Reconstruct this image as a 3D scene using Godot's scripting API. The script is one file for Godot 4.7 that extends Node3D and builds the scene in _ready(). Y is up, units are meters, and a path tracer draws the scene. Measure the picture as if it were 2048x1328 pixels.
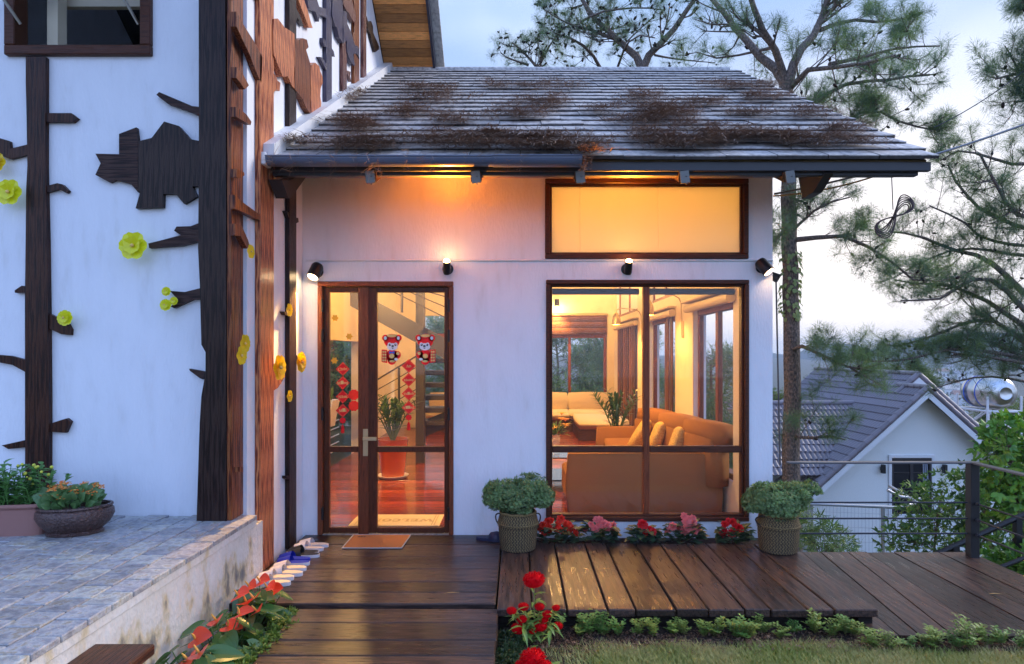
extends Node3D

const FL := 1300.0
const CX := 1036.0
const CY := 708.0
const EYE := 1.64
const XS := -1.96          # outer face of the tall house's side wall
const DF := 5.91           # facade of the lounge
var used := {}
var mats := {}
var texs := {}
var rng := RandomNumberGenerator.new()


# ---------------------------------------------------------------- geometry
class G:
	var v := PackedVector3Array()
	var n := PackedVector3Array()
	var c := PackedColorArray()
	var col := Color.WHITE
	var tinted := false
	func t3(a: Vector3, b: Vector3, d: Vector3, na: Vector3, nb: Vector3, nd: Vector3) -> void:
		v.append(a); v.append(d); v.append(b)
		n.append(na); n.append(nd); n.append(nb)
		if tinted:
			c.append(col); c.append(col); c.append(col)
	func tri(a: Vector3, b: Vector3, d: Vector3) -> void:
		var m := (b - a).cross(d - a).normalized()
		t3(a, b, d, m, m, m)
	func quad(a: Vector3, b: Vector3, d: Vector3, e: Vector3) -> void:
		tri(a, b, d)
		tri(a, d, e)
	func oquad(a: Vector3, b: Vector3, d: Vector3, e: Vector3, away: Vector3) -> void:
		var m := (b - a).cross(d - a)
		if m.dot((a + b + d + e) / 4.0 - away) < 0.0:
			quad(e, d, b, a)
		else:
			quad(a, b, d, e)
	func otri(a: Vector3, b: Vector3, d: Vector3, away: Vector3) -> void:
		var m := (b - a).cross(d - a)
		if m.dot((a + b + d) / 3.0 - away) < 0.0:
			tri(d, b, a)
		else:
			tri(a, b, d)
	func box(lo: Vector3, hi: Vector3, bev := 0.0) -> void:
		obox(Transform3D(Basis(), (lo + hi) / 2.0), hi - lo, bev)
	func obox(x: Transform3D, size: Vector3, bev := 0.0) -> void:
		var h := size.abs() / 2.0
		var o := x.origin
		var sg := [-1.0, 1.0]
		var pt := func(i: int, s: Vector3) -> Vector3:
			var q := Vector3.ZERO
			for j in 3:
				q[j] = s[j] * (h[j] - (0.0 if j == i else bev))
			return x * q
		for i in 3:
			var j := (i + 1) % 3
			var k := (i + 2) % 3
			for s in sg:
				var q := []
				for e in [[-1, -1], [1, -1], [1, 1], [-1, 1]]:
					var d := Vector3.ZERO
					d[i] = s; d[j] = e[0]; d[k] = e[1]
					q.append(pt.call(i, d))
				oquad(q[0], q[1], q[2], q[3], o)
			if bev > 0.0:
				for s in sg:
					for r in sg:
						var a := Vector3.ZERO
						a[i] = s; a[j] = r; a[k] = -1
						var b := a
						b[k] = 1
						oquad(pt.call(i, a), pt.call(i, b), pt.call(j, b), pt.call(j, a), o)
		if bev > 0.0:
			for a in sg:
				for b in sg:
					for d in sg:
						var s := Vector3(a, b, d)
						otri(pt.call(0, s), pt.call(1, s), pt.call(2, s), o)
	func tube(p: Array, r: Array, sides := 8, cap := true) -> void:
		var rings := []
		var nrm := []
		var up := Vector3(0.13, 0.31, 0.94)
		for i in p.size():
			var t: Vector3 = (p[mini(i + 1, p.size() - 1)] - p[maxi(i - 1, 0)]).normalized()
			var a := up - t * up.dot(t)
			if a.length() < 0.05:
				a = t.cross(Vector3(0.7, 0.1, 0.3))
			a = a.normalized()
			up = a
			var b := t.cross(a)
			var ring := []
			var nn := []
			for k in sides:
				var w := TAU * k / sides
				var d := a * cos(w) + b * sin(w)
				nn.append(d)
				ring.append(p[i] + d * r[i])
			rings.append(ring)
			nrm.append(nn)
		for i in p.size() - 1:
			for k in sides:
				var l := (k + 1) % sides
				t3(rings[i][k], rings[i][l], rings[i + 1][l], nrm[i][k], nrm[i][l], nrm[i + 1][l])
				t3(rings[i][k], rings[i + 1][l], rings[i + 1][k], nrm[i][k], nrm[i + 1][l], nrm[i + 1][k])
		if cap:
			for k in range(1, sides - 1):
				tri(rings[0][0], rings[0][k + 1], rings[0][k])
				tri(rings[-1][0], rings[-1][k], rings[-1][k + 1])
	func lathe(pr: Array, seg: int, x := Transform3D()) -> void:
		var sn := []
		for i in pr.size() - 1:
			var e: Vector2 = pr[i + 1] - pr[i]
			sn.append(Vector2(e.y, -e.x).normalized())
		for i in pr.size() - 1:
			var a: Vector2 = sn[i]
			var b: Vector2 = sn[i]
			if i > 0 and a.dot(sn[i - 1]) > 0.6:
				a = (a + sn[i - 1]).normalized()
			if i < sn.size() - 1 and b.dot(sn[i + 1]) > 0.6:
				b = (b + sn[i + 1]).normalized()
			for k in seg:
				var c0 := Vector2.from_angle(TAU * k / seg)
				var c1 := Vector2.from_angle(TAU * (k + 1) / seg)
				var q := []
				var m := []
				for z in [[pr[i], c0, a], [pr[i], c1, a], [pr[i + 1], c1, b], [pr[i + 1], c0, b]]:
					q.append(x * Vector3(z[0].x * z[1].x, z[0].y, -z[0].x * z[1].y))
					m.append((x.basis * Vector3(z[2].x * z[1].x, z[2].y, -z[2].x * z[1].y)).normalized())
				t3(q[0], q[1], q[2], m[0], m[1], m[2])
				t3(q[0], q[2], q[3], m[0], m[2], m[3])
	func ball(at: Vector3, r: Vector3, seg := 10, rings := 6) -> void:
		var pr := []
		for i in rings + 1:
			var a := -PI / 2 + PI * i / rings
			pr.append(Vector2(maxf(cos(a), 0.0), sin(a)))
		lathe(pr, seg, Transform3D(Basis.from_scale(r), at))
	func prism(poly: PackedVector2Array, o: Vector3, u: Vector3, w: Vector3, thick: Vector3) -> void:
		# poly in (u, w); front face at o + thick, back at o
		var ix := Geometry2D.triangulate_polygon(poly)
		var flip := u.cross(w).dot(thick) < 0.0
		for k in range(0, ix.size(), 3):
			var a := o + u * poly[ix[k]].x + w * poly[ix[k]].y
			var b := o + u * poly[ix[k + 1]].x + w * poly[ix[k + 1]].y
			var d := o + u * poly[ix[k + 2]].x + w * poly[ix[k + 2]].y
			var m := (b - a).cross(d - a)
			if m.dot(thick) < 0.0:
				var q := b
				b = d
				d = q
			tri(a + thick, b + thick, d + thick)
			tri(a, d, b)
		var area := 0.0
		for k in poly.size():
			area += poly[k].cross(poly[(k + 1) % poly.size()])
		for k in poly.size():
			var p := poly[k]
			var q := poly[(k + 1) % poly.size()]
			var a := o + u * p.x + w * p.y
			var b := o + u * q.x + w * q.y
			if (area > 0.0) != flip:
				quad(a, b, b + thick, a + thick)
			else:
				quad(b, a, a + thick, b + thick)
	func leaf(at: Vector3, dir: Vector3, up: Vector3, length: float, width: float, bend := 0.25, fold := 0.15, steps := 4, tip := 1.0) -> void:
		# a folded, arching blade with a midrib
		var side := dir.cross(up).normalized()
		var prev := []
		var nup := side.cross(dir).normalized()
		for i in steps + 1:
			var t := float(i) / steps
			var w := width * 0.5 * pow(sin(PI * clampf(pow(t, 0.75) * 0.93 + 0.05, 0.0, 1.0)), tip)
			if i == steps:
				w = 0.0
			var m := at + dir * (length * t) + nup * (length * bend * (t - 1.6 * t * t))
			var row := [m - side * w + nup * (w * fold * 2.0), m, m + side * w + nup * (w * fold * 2.0)]
			if i > 0:
				quad(prev[0], prev[1], row[1], row[0])
				quad(prev[1], prev[2], row[2], row[1])
			prev = row
	func mesh() -> ArrayMesh:
		var a := []
		a.resize(Mesh.ARRAY_MAX)
		a[Mesh.ARRAY_VERTEX] = v
		a[Mesh.ARRAY_NORMAL] = n
		if tinted:
			a[Mesh.ARRAY_COLOR] = c
		var m := ArrayMesh.new()
		m.add_surface_from_arrays(Mesh.PRIMITIVE_TRIANGLES, a)
		return m


# ---------------------------------------------------------------- scene helpers
func numbered(called: String) -> String:
	var k: int = used.get(called, 0)
	used[called] = k + 1
	return called if k == 0 else "%s_%03d" % [called, k]

func tag(o: Node3D, label: String, category: String, group := "") -> Node3D:
	o.set_meta("label", label)
	o.set_meta("category", category)
	if group:
		o.set_meta("group", group)
	return o

func thing(called: String, label: String, category: String, at := Vector3.ZERO, turn := 0.0, group := "") -> Node3D:
	var o := Node3D.new()
	o.name = numbered(called)
	add_child(o)
	o.position = at
	o.rotation.y = turn
	tag(o, label, category, group)
	return o

func put(called: String, m: Mesh, ma: Material, parent: Node = null, x := Transform3D()) -> MeshInstance3D:
	var o := MeshInstance3D.new()
	o.mesh = m
	o.material_override = ma
	o.transform = x
	o.name = numbered(called) if parent == null else called
	(self if parent == null else parent).add_child(o, true)
	return o

func obj(called: String, g: G, ma: Material, parent: Node = null, x := Transform3D()) -> MeshInstance3D:
	return put(called, g.mesh(), ma, parent, x)

func struct(called: String, g: G, ma: Material) -> MeshInstance3D:
	var o := obj(called, g, ma)
	o.set_meta("kind", "structure")
	return o

func stuff(o: Node) -> Node:
	o.set_meta("kind", "stuff")
	return o

func many(called: String, m: Mesh, ma: Material, xs: Array, cols: Array, parent: Node = null) -> MultiMeshInstance3D:
	var mm := MultiMesh.new()
	mm.transform_format = MultiMesh.TRANSFORM_3D
	mm.use_colors = cols.size() > 0
	mm.mesh = m
	mm.instance_count = xs.size()
	for i in xs.size():
		mm.set_instance_transform(i, xs[i])
		if cols.size():
			mm.set_instance_color(i, cols[i])
	var o := MultiMeshInstance3D.new()
	o.multimesh = mm
	o.material_override = ma
	o.name = numbered(called) if parent == null else called
	(self if parent == null else parent).add_child(o, true)
	stuff(o)
	return o

func box_obj(called: String, lo: Vector3, hi: Vector3, ma: Material, parent: Node = null, bev := 0.0) -> MeshInstance3D:
	# the mesh sits round its own centre so that grain stays with the piece
	var g := G.new()
	g.box(lo - (lo + hi) / 2.0, hi - (lo + hi) / 2.0, bev)
	return obj(called, g, ma, parent, Transform3D(Basis(), (lo + hi) / 2.0))

func P(x: float, y: float, d: float) -> Vector3:
	return Vector3((x - CX) * d / FL, EYE - (y - CY) * d / FL, -d)

func floor_at(x: float, y: float, level: float) -> Vector3:
	return P(x, y, (EYE - level) * FL / (y - CY))

func side_at(x: float, y: float, wall: float) -> Vector3:
	return P(x, y, wall * FL / (x - CX))

func ru(a: float, b: float) -> float:
	return rng.randf_range(a, b)

func rdir() -> Vector3:
	return Vector3(rng.randfn(), rng.randfn(), rng.randfn()).normalized()

func facing(dir: Vector3, up := Vector3.UP) -> Basis:
	# y axis along dir
	var y := dir.normalized()
	var x := y.cross(up)
	if x.length() < 0.01:
		x = y.cross(Vector3(1, 0.2, 0.3))
	x = x.normalized()
	return Basis(x, y, x.cross(y))


# ---------------------------------------------------------------- materials
func L(r: float, g: float, b: float) -> Color:
	return Color(r, g, b).linear_to_srgb()

func ntex(key: String, sd: int, freq: float, oct: int, ramp: Array, size := 512, kind := FastNoiseLite.TYPE_SIMPLEX_SMOOTH) -> NoiseTexture2D:
	if texs.has(key):
		return texs[key]
	var f := FastNoiseLite.new()
	f.seed = sd
	f.noise_type = kind
	f.frequency = freq
	f.fractal_octaves = oct
	f.fractal_gain = 0.55
	var t := NoiseTexture2D.new()
	t.width = size
	t.height = size
	t.seamless = true
	t.noise = f
	if ramp.size():
		var gr := Gradient.new()
		var off := PackedFloat32Array()
		var cl := PackedColorArray()
		for k in ramp:
			off.append(k[0])
			cl.append(k[1])
		gr.offsets = off
		gr.colors = cl
		t.color_ramp = gr
	texs[key] = t
	return t

func grey(v: float) -> Color:
	return Color(v, v, v)

func M(key: String, color: Color, rough := 0.8, o := {}) -> StandardMaterial3D:
	if mats.has(key):
		return mats[key]
	var m := StandardMaterial3D.new()
	m.resource_name = key
	m.albedo_color = color
	m.roughness = rough
	m.metallic = o.get("metal", 0.0)
	m.metallic_specular = o.get("spec", 0.5)
	if o.has("tex") or o.has("bump") or o.has("rtex"):
		m.uv1_triplanar = true
		m.uv1_world_triplanar = o.get("world", true)
		m.uv1_scale = o.get("scale", Vector3.ONE)
		m.uv1_offset = o.get("off", Vector3.ZERO)
	if o.has("tex"):
		m.albedo_texture = o.tex
	if o.has("rtex"):
		m.roughness_texture = o.rtex
	if o.has("bump"):
		m.heightmap_enabled = true
		m.heightmap_texture = o.bump
		m.heightmap_scale = o.get("bs", 0.3)
	if o.has("back"):
		m.backlight_enabled = true
		m.backlight = o.back
	if o.has("glow"):
		m.emission_enabled = true
		m.emission = o.glow
		m.emission_energy_multiplier = o.get("power", 1.0)
	if o.has("coat"):
		m.clearcoat_enabled = true
		m.clearcoat = o.coat
		m.clearcoat_roughness = o.get("coatr", 0.2)
	if o.has("rim"):
		m.rim_enabled = true
		m.rim = o.rim
	if o.get("vcol", false):
		m.vertex_color_use_as_albedo = true
	if o.get("two", false):
		m.cull_mode = BaseMaterial3D.CULL_DISABLED
	mats[key] = m
	return m

func glass(key: String, alpha := 0.06, rough := 0.02, color := Color(0.9, 0.95, 0.95)) -> StandardMaterial3D:
	if mats.has(key):
		return mats[key]
	var m := StandardMaterial3D.new()
	m.resource_name = key
	m.transparency = BaseMaterial3D.TRANSPARENCY_ALPHA
	m.albedo_color = Color(color, alpha)
	m.roughness = rough
	m.cull_mode = BaseMaterial3D.CULL_DISABLED
	m.metallic_specular = 0.36
	mats[key] = m
	return m

const ALONG := {"x": Vector3(0.55, 9, 9), "y": Vector3(9, 0.55, 9), "z": Vector3(9, 9, 0.55)}

func wood(key: String, color: Color, axis: String, rough := 0.45, variant := 0, look := "grain", bs := 0.25, extra := {}) -> StandardMaterial3D:
	var k := "%s_%s_%d" % [key, axis, variant]
	if mats.has(k):
		return mats[k]
	var t: NoiseTexture2D
	if look == "grain":
		t = ntex("grain", 11, 0.012, 5, [[0.0, grey(0.52)], [0.35, grey(0.74)], [0.5, grey(0.9)], [0.62, grey(0.78)], [1.0, grey(1.0)]])
	elif look == "varnish":
		t = ntex("varnish", 23, 0.009, 5, [[0.0, Color(0.32, 0.2, 0.16)], [0.36, Color(0.6, 0.42, 0.36)], [0.5, Color(0.86, 0.72, 0.66)], [0.64, Color(1, 0.94, 0.8)], [1.0, Color(0.8, 0.66, 0.6)]])
	else:
		t = ntex("worn", 37, 0.008, 5, [[0.0, Color(0.42, 0.38, 0.37)], [0.4, Color(0.6, 0.54, 0.5)], [0.52, Color(0.72, 0.62, 0.55)], [0.63, Color(0.98, 0.8, 0.62)], [0.72, Color(0.7, 0.62, 0.58)], [1.0, Color(1, 0.95, 0.9)]])
	var b := ntex("grainbump", 12, 0.02, 5, [])
	var o := {"tex": t, "bump": b, "spec": 0.34, "bs": bs, "scale": ALONG[axis] * (1.0 + 0.13 * (variant % 3)), "off": Vector3(0.37, 0.21, 0.53) * variant}
	o.merge(extra, true)
	var f := 1.0 + 0.11 * (((variant * 7) % 5) - 2)
	return M(k, Color(color.r * f, color.g * f, color.b * f), rough, o)


# ---------------------------------------------------------------- start
func _ready() -> void:
	rng.seed = 7
	var cam := Camera3D.new()
	cam.name = "camera"
	cam.position = Vector3(0, EYE, 0)
	cam.near = 0.05
	cam.far = 6000.0
	cam.projection = Camera3D.PROJECTION_FRUSTUM
	cam.size = cam.near * 1328.0 / FL
	cam.frustum_offset = Vector2(-12.0, 44.0) / FL * cam.near
	add_child(cam)
	cam.current = true
	var env := Environment.new()
	env.background_mode = Environment.BG_SKY
	env.tonemap_mode = Environment.TONE_MAPPER_LINEAR
	env.tonemap_exposure = 2.15
	env.sdfgi_enabled = true
	env.ssao_enabled = true
	env.ssil_enabled = true
	env.fog_enabled = true
	env.fog_density = 0.0006
	env.fog_light_color = Color(0.84, 0.91, 1.0)
	var sky := Sky.new()
	var pano := PanoramaSkyMaterial.new()
	pano.panorama = sky_texture()
	sky.sky_material = pano
	env.sky = sky
	var we := WorldEnvironment.new()
	we.name = "world"
	we.environment = env
	add_child(we)
	var sun := DirectionalLight3D.new()
	sun.name = "sun"
	sun.light_energy = 0.44
	sun.light_angular_distance = 20.0
	sun.light_color = Color(1.0, 0.95, 0.9)
	sun.shadow_enabled = true
	add_child(sun)
	sun.look_at_from_position(Vector3(60, 38, -22), Vector3.ZERO)
	materials()
	ground()
	terrace()
	tall_house()
	lounge()
	lounge_roof()
	decks()
	neighbour()
	railing()
	trees()
	interior()
	ornaments()
	door_things()
	wall_lights()
	plants()
	small_things()
	cables()
	print("nodes ", get_child_count())


func sky_texture() -> ImageTexture:
	var w := 512
	var h := 256
	var im := Image.create(w, h, false, Image.FORMAT_RGBF)
	var nz := FastNoiseLite.new()
	nz.seed = 5
	nz.frequency = 1.1
	nz.fractal_octaves = 5
	var sun := Vector3(0.46, 0.14, -0.88).normalized()
	for j in h:
		var e := PI / 2 - PI * (j + 0.5) / h
		for i in w:
			var az := TAU * (i + 0.5) / w
			var d := Vector3(sin(az) * cos(e), sin(e), -cos(az) * cos(e))
			var y := maxf(d.y, 0.0)
			var t := 1.0 - exp(-y * 2.7)
			var s := d.dot(sun)
			var horizon := Vector3(0.35, 0.43, 0.53)
			var zenith := Vector3(0.13, 0.24, 0.49)
			var c := horizon.lerp(zenith, t)
			var back := smoothstep(0.3, -0.9, -d.z)
			c = c * Vector3(1, 1, 1).lerp(Vector3(1.6, 1.62, 1.85), back)  # unseen rear sky raised and made bluer to light the facade
			var k := smoothstep(-0.15, 0.55, nz.get_noise_3d(d.x * 1.6, d.y * 4.2, d.z * 1.6))
			c = c.lerp(Vector3(0.5, 0.56, 0.65), k * 0.55 * (1.0 - 0.5 * back))
			var side := smoothstep(0.5, 0.98, s)
			c = c.lerp(Vector3(0.52, 0.515, 0.53), 0.85 * side * smoothstep(0.5, 0.08, y))
			var g := pow(maxf(s, 0.0), 40.0) * 0.5
			c += Vector3(0.4, 0.27, 0.16) * g
			im.set_pixel(i, j, Color(c.x, c.y, c.z))
	return ImageTexture.create_from_image(im)


func materials() -> void:
	var fine := ntex("fine", 3, 0.05, 4, [])
	var patch := ntex("patch", 4, 0.006, 5, [[0.0, Color(0.95, 0.945, 0.935)], [0.3, grey(0.983)], [0.6, grey(0.995)], [1.0, grey(1.0)]])
	M("plaster", L(0.8, 0.82, 0.88), 0.9, {"tex": patch, "bump": fine, "bs": 0.22, "scale": Vector3(1.7, 0.5, 1.7)})
	M("cream", L(0.78, 0.68, 0.5), 0.9, {"tex": patch, "scale": Vector3.ONE * 0.8})
	var stain := ntex("stain", 9, 0.007, 5, [[0.0, Color(0.52, 0.52, 0.54)], [0.16, Color(0.66, 0.63, 0.58)], [0.28, Color(0.9, 0.84, 0.71)], [0.44, Color(0.96, 0.94, 0.91)], [1.0, Color(1, 1, 1)]])
	M("stained", L(0.66, 0.66, 0.68), 0.9, {"tex": stain, "bump": fine, "bs": 0.6, "scale": Vector3(1.0, 0.55, 0.9)})
	M("cement", L(0.62, 0.62, 0.6), 0.9, {"tex": ntex("cem", 15, 0.02, 4, [[0.0, grey(0.6)], [0.5, grey(0.9)], [1.0, grey(1)]]), "scale": Vector3.ONE * 2})
	var earth := ntex("earth", 17, 0.03, 5, [[0.0, Color(0.4, 0.33, 0.3)], [0.5, Color(0.75, 0.66, 0.58)], [1.0, Color(1, 0.95, 0.9)]])
	M("soil", L(0.07, 0.045, 0.03), 1.0, {"tex": earth, "bump": earth, "bs": 2.0, "scale": Vector3.ONE * 2.5})
	M("lawn", L(0.09, 0.11, 0.03), 1.0, {"tex": earth, "bump": earth, "bs": 1.5, "scale": Vector3.ONE * 1.6})
	M("hill", L(0.05, 0.075, 0.05), 1.0, {"tex": ntex("woods", 21, 0.03, 5, [[0.0, grey(0.35)], [1.0, grey(1)]]), "scale": Vector3.ONE * 0.01})
	M("black_metal", L(0.012, 0.012, 0.014), 0.4, {"metal": 0.3})
	M("steel", L(0.62, 0.62, 0.62), 0.28, {"metal": 1.0})
	M("brass", L(0.5, 0.4, 0.24), 0.35, {"metal": 0.9})
	M("galvanised", L(0.5, 0.53, 0.57), 0.45, {"metal": 0.5})
	M("gutter", L(0.11, 0.13, 0.19), 0.3)
	M("fascia", L(0.028, 0.028, 0.034), 0.45)
	M("frosted", L(0.86, 0.78, 0.56), 0.6, {"back": L(1.0, 0.92, 0.7), "bump": fine, "bs": 0.2, "scale": Vector3.ONE * 8})
	glass("pane", 0.008)
	glass("pane_inner", 0.006).metallic_specular = 0.15
	M("white_paint", L(0.75, 0.76, 0.78), 0.5)
	M("yellow", L(0.85, 0.6, 0.01), 0.35, {"coat": 0.3, "back": L(0.6, 0.42, 0.0)})
	M("lime_yellow", L(0.78, 0.76, 0.01), 0.35, {"coat": 0.3, "back": L(0.4, 0.4, 0.0)})
	M("red_paper", L(0.66, 0.012, 0.015), 0.6, {"back": L(0.6, 0.01, 0.01)})
	M("gold", L(0.8, 0.52, 0.16), 0.5)
	M("dark_room", L(0.03, 0.022, 0.018), 0.9)


# a wall with rectangular holes: x along u, y along w, from o; t is the thickness towards the back
func wall(g: G, o: Vector3, u: Vector3, w: Vector3, t: Vector3, x0: float, x1: float, y0: float, y1: float, holes: Array) -> void:
	var xs := [x0, x1]
	var ys := [y0, y1]
	for h in holes:
		xs.append(h[0]); xs.append(h[1]); ys.append(h[2]); ys.append(h[3])
	xs.sort(); ys.sort()
	var at := func(x: float, y: float) -> Vector3: return o + u * x + w * y
	for i in xs.size() - 1:
		for j in ys.size() - 1:
			if xs[i + 1] - xs[i] < 1e-4 or ys[j + 1] - ys[j] < 1e-4:
				continue
			var mx: float = (xs[i] + xs[i + 1]) / 2
			var my: float = (ys[j] + ys[j + 1]) / 2
			if mx < x0 or mx > x1 or my < y0 or my > y1:
				continue
			var open := false
			for h in holes:
				open = open or (mx > h[0] and mx < h[1] and my > h[2] and my < h[3])
			if open:
				continue
			var a: Vector3 = at.call(xs[i], ys[j])
			var b: Vector3 = at.call(xs[i + 1], ys[j])
			var c: Vector3 = at.call(xs[i + 1], ys[j + 1])
			var d: Vector3 = at.call(xs[i], ys[j + 1])
			var mid := (a + c) / 2 + t / 2
			g.oquad(a, b, c, d, mid)
			g.oquad(a + t, b + t, c + t, d + t, mid)
	var rim := [[x0, x1, y0, y1, 1.0]]
	for h in holes:
		rim.append([h[0], h[1], h[2], h[3], -1.0])
	for r in rim:
		var q := [at.call(r[0], r[2]), at.call(r[1], r[2]), at.call(r[1], r[3]), at.call(r[0], r[3])]
		var m: Vector3 = (q[0] + q[2]) / 2 + t / 2
		for k in 4:
			var a: Vector3 = q[k]
			var b: Vector3 = q[(k + 1) % 4]
			var away: Vector3 = m if r[4] > 0 else (a + b) / 2 * 2.0 - m + t / 2
			g.oquad(a, b, b + t, a + t, away)


func height(x: float, d: float) -> float:
	var h := -0.15
	var lip := lerpf(4.1, 2.4, smoothstep(4.3, 5.6, d))
	h -= 4.9 * smoothstep(lip, lip + 2.6, x)
	h -= 5.0 * smoothstep(15.5, 34.0, d)
	h -= 26.0 * smoothstep(45.0, 220.0, Vector2(maxf(x, 0.0), d).length())
	h += 34.0 * smoothstep(320.0, 1400.0, d)
	return h


func ground() -> void:
	var xs := [-1500.0, -700.0, -300.0, -90.0, -30.0, -12.0, -6.0, -3.0, -1.5, 0.0, 1.5, 3.0, 3.8]
	for i in 16:
		xs.append(4.2 + i * 0.4)
	for k in [12.0, 16.0, 22.0, 30.0, 42.0, 60.0, 90.0, 140.0, 220.0, 340.0, 520.0, 800.0, 1150.0, 1500.0]:
		xs.append(k)
	var ds := [-900.0, -300.0, -60.0, -15.0, -5.0, 0.0, 1.5, 3.0, 4.0, 5.0, 6.5, 8.0, 10.0, 12.0, 14.0, 15.5, 17.0, 19.0, 21.0, 24.0, 28.0, 33.0, 40.0, 50.0, 65.0, 85.0, 120.0, 170.0, 240.0, 340.0, 480.0, 700.0, 900.0, 1150.0, 1400.0, 1700.0]
	var g := G.new()
	for i in xs.size() - 1:
		for j in ds.size() - 1:
			var q := []
			for e in [[0, 0], [1, 0], [1, 1], [0, 1]]:
				var x: float = xs[i + e[0]]
				var d: float = ds[j + e[1]]
				q.append(Vector3(x, height(x, d), -d))
			g.quad(q[0], q[1], q[2], q[3])
	struct("ground", g, mats["lawn"])
	# far wooded hills in the haze
	for k in [[1585.0, 1765.0, 684.0, 1150.0, 3], [1690.0, 2240.0, 660.0, 1000.0, 4], [1320.0, 1640.0, 700.0, 1300.0, 6]]:
		var hill := G.new()
		var nz := FastNoiseLite.new()
		nz.seed = k[4]
		nz.frequency = 0.006
		nz.fractal_octaves = 4
		var d0: float = k[3]
		var xa: float = (k[0] - CX) * d0 / FL
		var xb: float = (k[1] - CX) * d0 / FL
		var top: float = EYE + (CY - k[2]) * d0 / FL
		var pt := func(i: int, j: int) -> Vector3:
			var s := i / 48.0
			var r := j / 10.0
			var x := lerpf(xa, xb, s)
			var prof := pow(sin(PI * clampf(s, 0, 1)), 0.45) * sin(PI * r)
			var hh := -30.0 + (top + 30.0) * prof * (0.93 + 0.16 * nz.get_noise_2d(x, r * 200.0))
			return Vector3(x, hh, -(d0 + (r - 0.5) * 340.0))
		for i in 48:
			for j in 10:
				g = hill
				g.quad(pt.call(i, j), pt.call(i + 1, j), pt.call(i + 1, j + 1), pt.call(i, j + 1))
		struct("hill", hill, mats["hill"])
	# soil along the wall, the bed in front of the deck and beside the walkway
	var soil := G.new()
	soil.box(Vector3(-0.1, -0.26, -4.32), Vector3(2.4, -0.135, -3.98))
	soil.box(Vector3(2.4, -0.26, -4.02), Vector3(4.2, -0.137, -3.9))
	soil.box(Vector3(-0.1, -0.26, -3.979), Vector3(0.34, -0.137, -2.4))
	soil.box(Vector3(-1.9, -0.26, -4.25), Vector3(-1.43, -0.13, -2.2))
	soil.box(Vector3(-0.1, -0.26, -5.9), Vector3(2.3, -0.03, -5.64))
	struct("soil", soil, mats["soil"])


func terrace() -> void:
	var root := thing("terrace", "raised terrace of grey pavers with stained white wall beside the wooden walkway", "terrace")
	root.remove_meta("label"); root.remove_meta("category")
	root.set_meta("kind", "structure")
	var g := G.new()
	g.box(Vector3(-6.0, -0.3, -4.84), Vector3(-1.9, 0.40, -1.0))
	obj("retaining_wall", g, mats["stained"], root)
	g = G.new()
	g.box(Vector3(-6.0, 0.401, -4.69), Vector3(-1.885, 0.452, -1.0), 0.004)
	obj("plaster_band", g, mats["stained"], root)
	var tone := ntex("paver", 31, 0.012, 5, [[0.0, Color(0.7, 0.69, 0.7)], [0.42, Color(0.88, 0.88, 0.9)], [0.6, Color(1, 1, 1)], [0.78, Color(0.86, 0.8, 0.7)], [1.0, Color(0.92, 0.92, 0.95)]])
	var pm := []
	for k in 7:
		var v: float = [0.37, 0.42, 0.46, 0.4, 0.52, 0.33, 0.44][k]
		pm.append(M("paver_%d" % k, L(v, v * 1.0, v * (1.03 if k != 4 else 0.94)), 0.42, {"tex": tone, "bump": ntex("fine", 3, 0.05, 4, []), "bs": 0.35, "scale": Vector3.ONE * 1.7, "off": Vector3.ONE * 0.17 * k}))
	var lay := func(x0: float, x1: float, shift: float) -> void:
		var d := 4.67 - shift
		var first := true
		while d > 1.9:
			var len := 0.167 if not first or shift == 0.0 else 0.167
			var lift := ru(-0.002, 0.002)
			box_obj("paver", Vector3(x0 + 0.004, 0.453, -d + 0.0035 - 0.0), Vector3(x1 - 0.004, 0.484 + lift, -d + len - 0.0035), pm[rng.randi() % 7], root, 0.004)
			d -= 0.167
			first = false
	var x := -1.868
	lay.call(x - 0.155, x, 0.0)
	x -= 0.155
	for k in 13:
		lay.call(x - 0.158, x, 0.0835 if k % 2 == 0 else 0.0)
		x -= 0.158
	var bed := G.new()
	bed.box(Vector3(-6.0, 0.4525, -4.69), Vector3(-1.89, 0.470, -1.0))
	obj("mortar", bed, mats["cement"], root)


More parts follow.
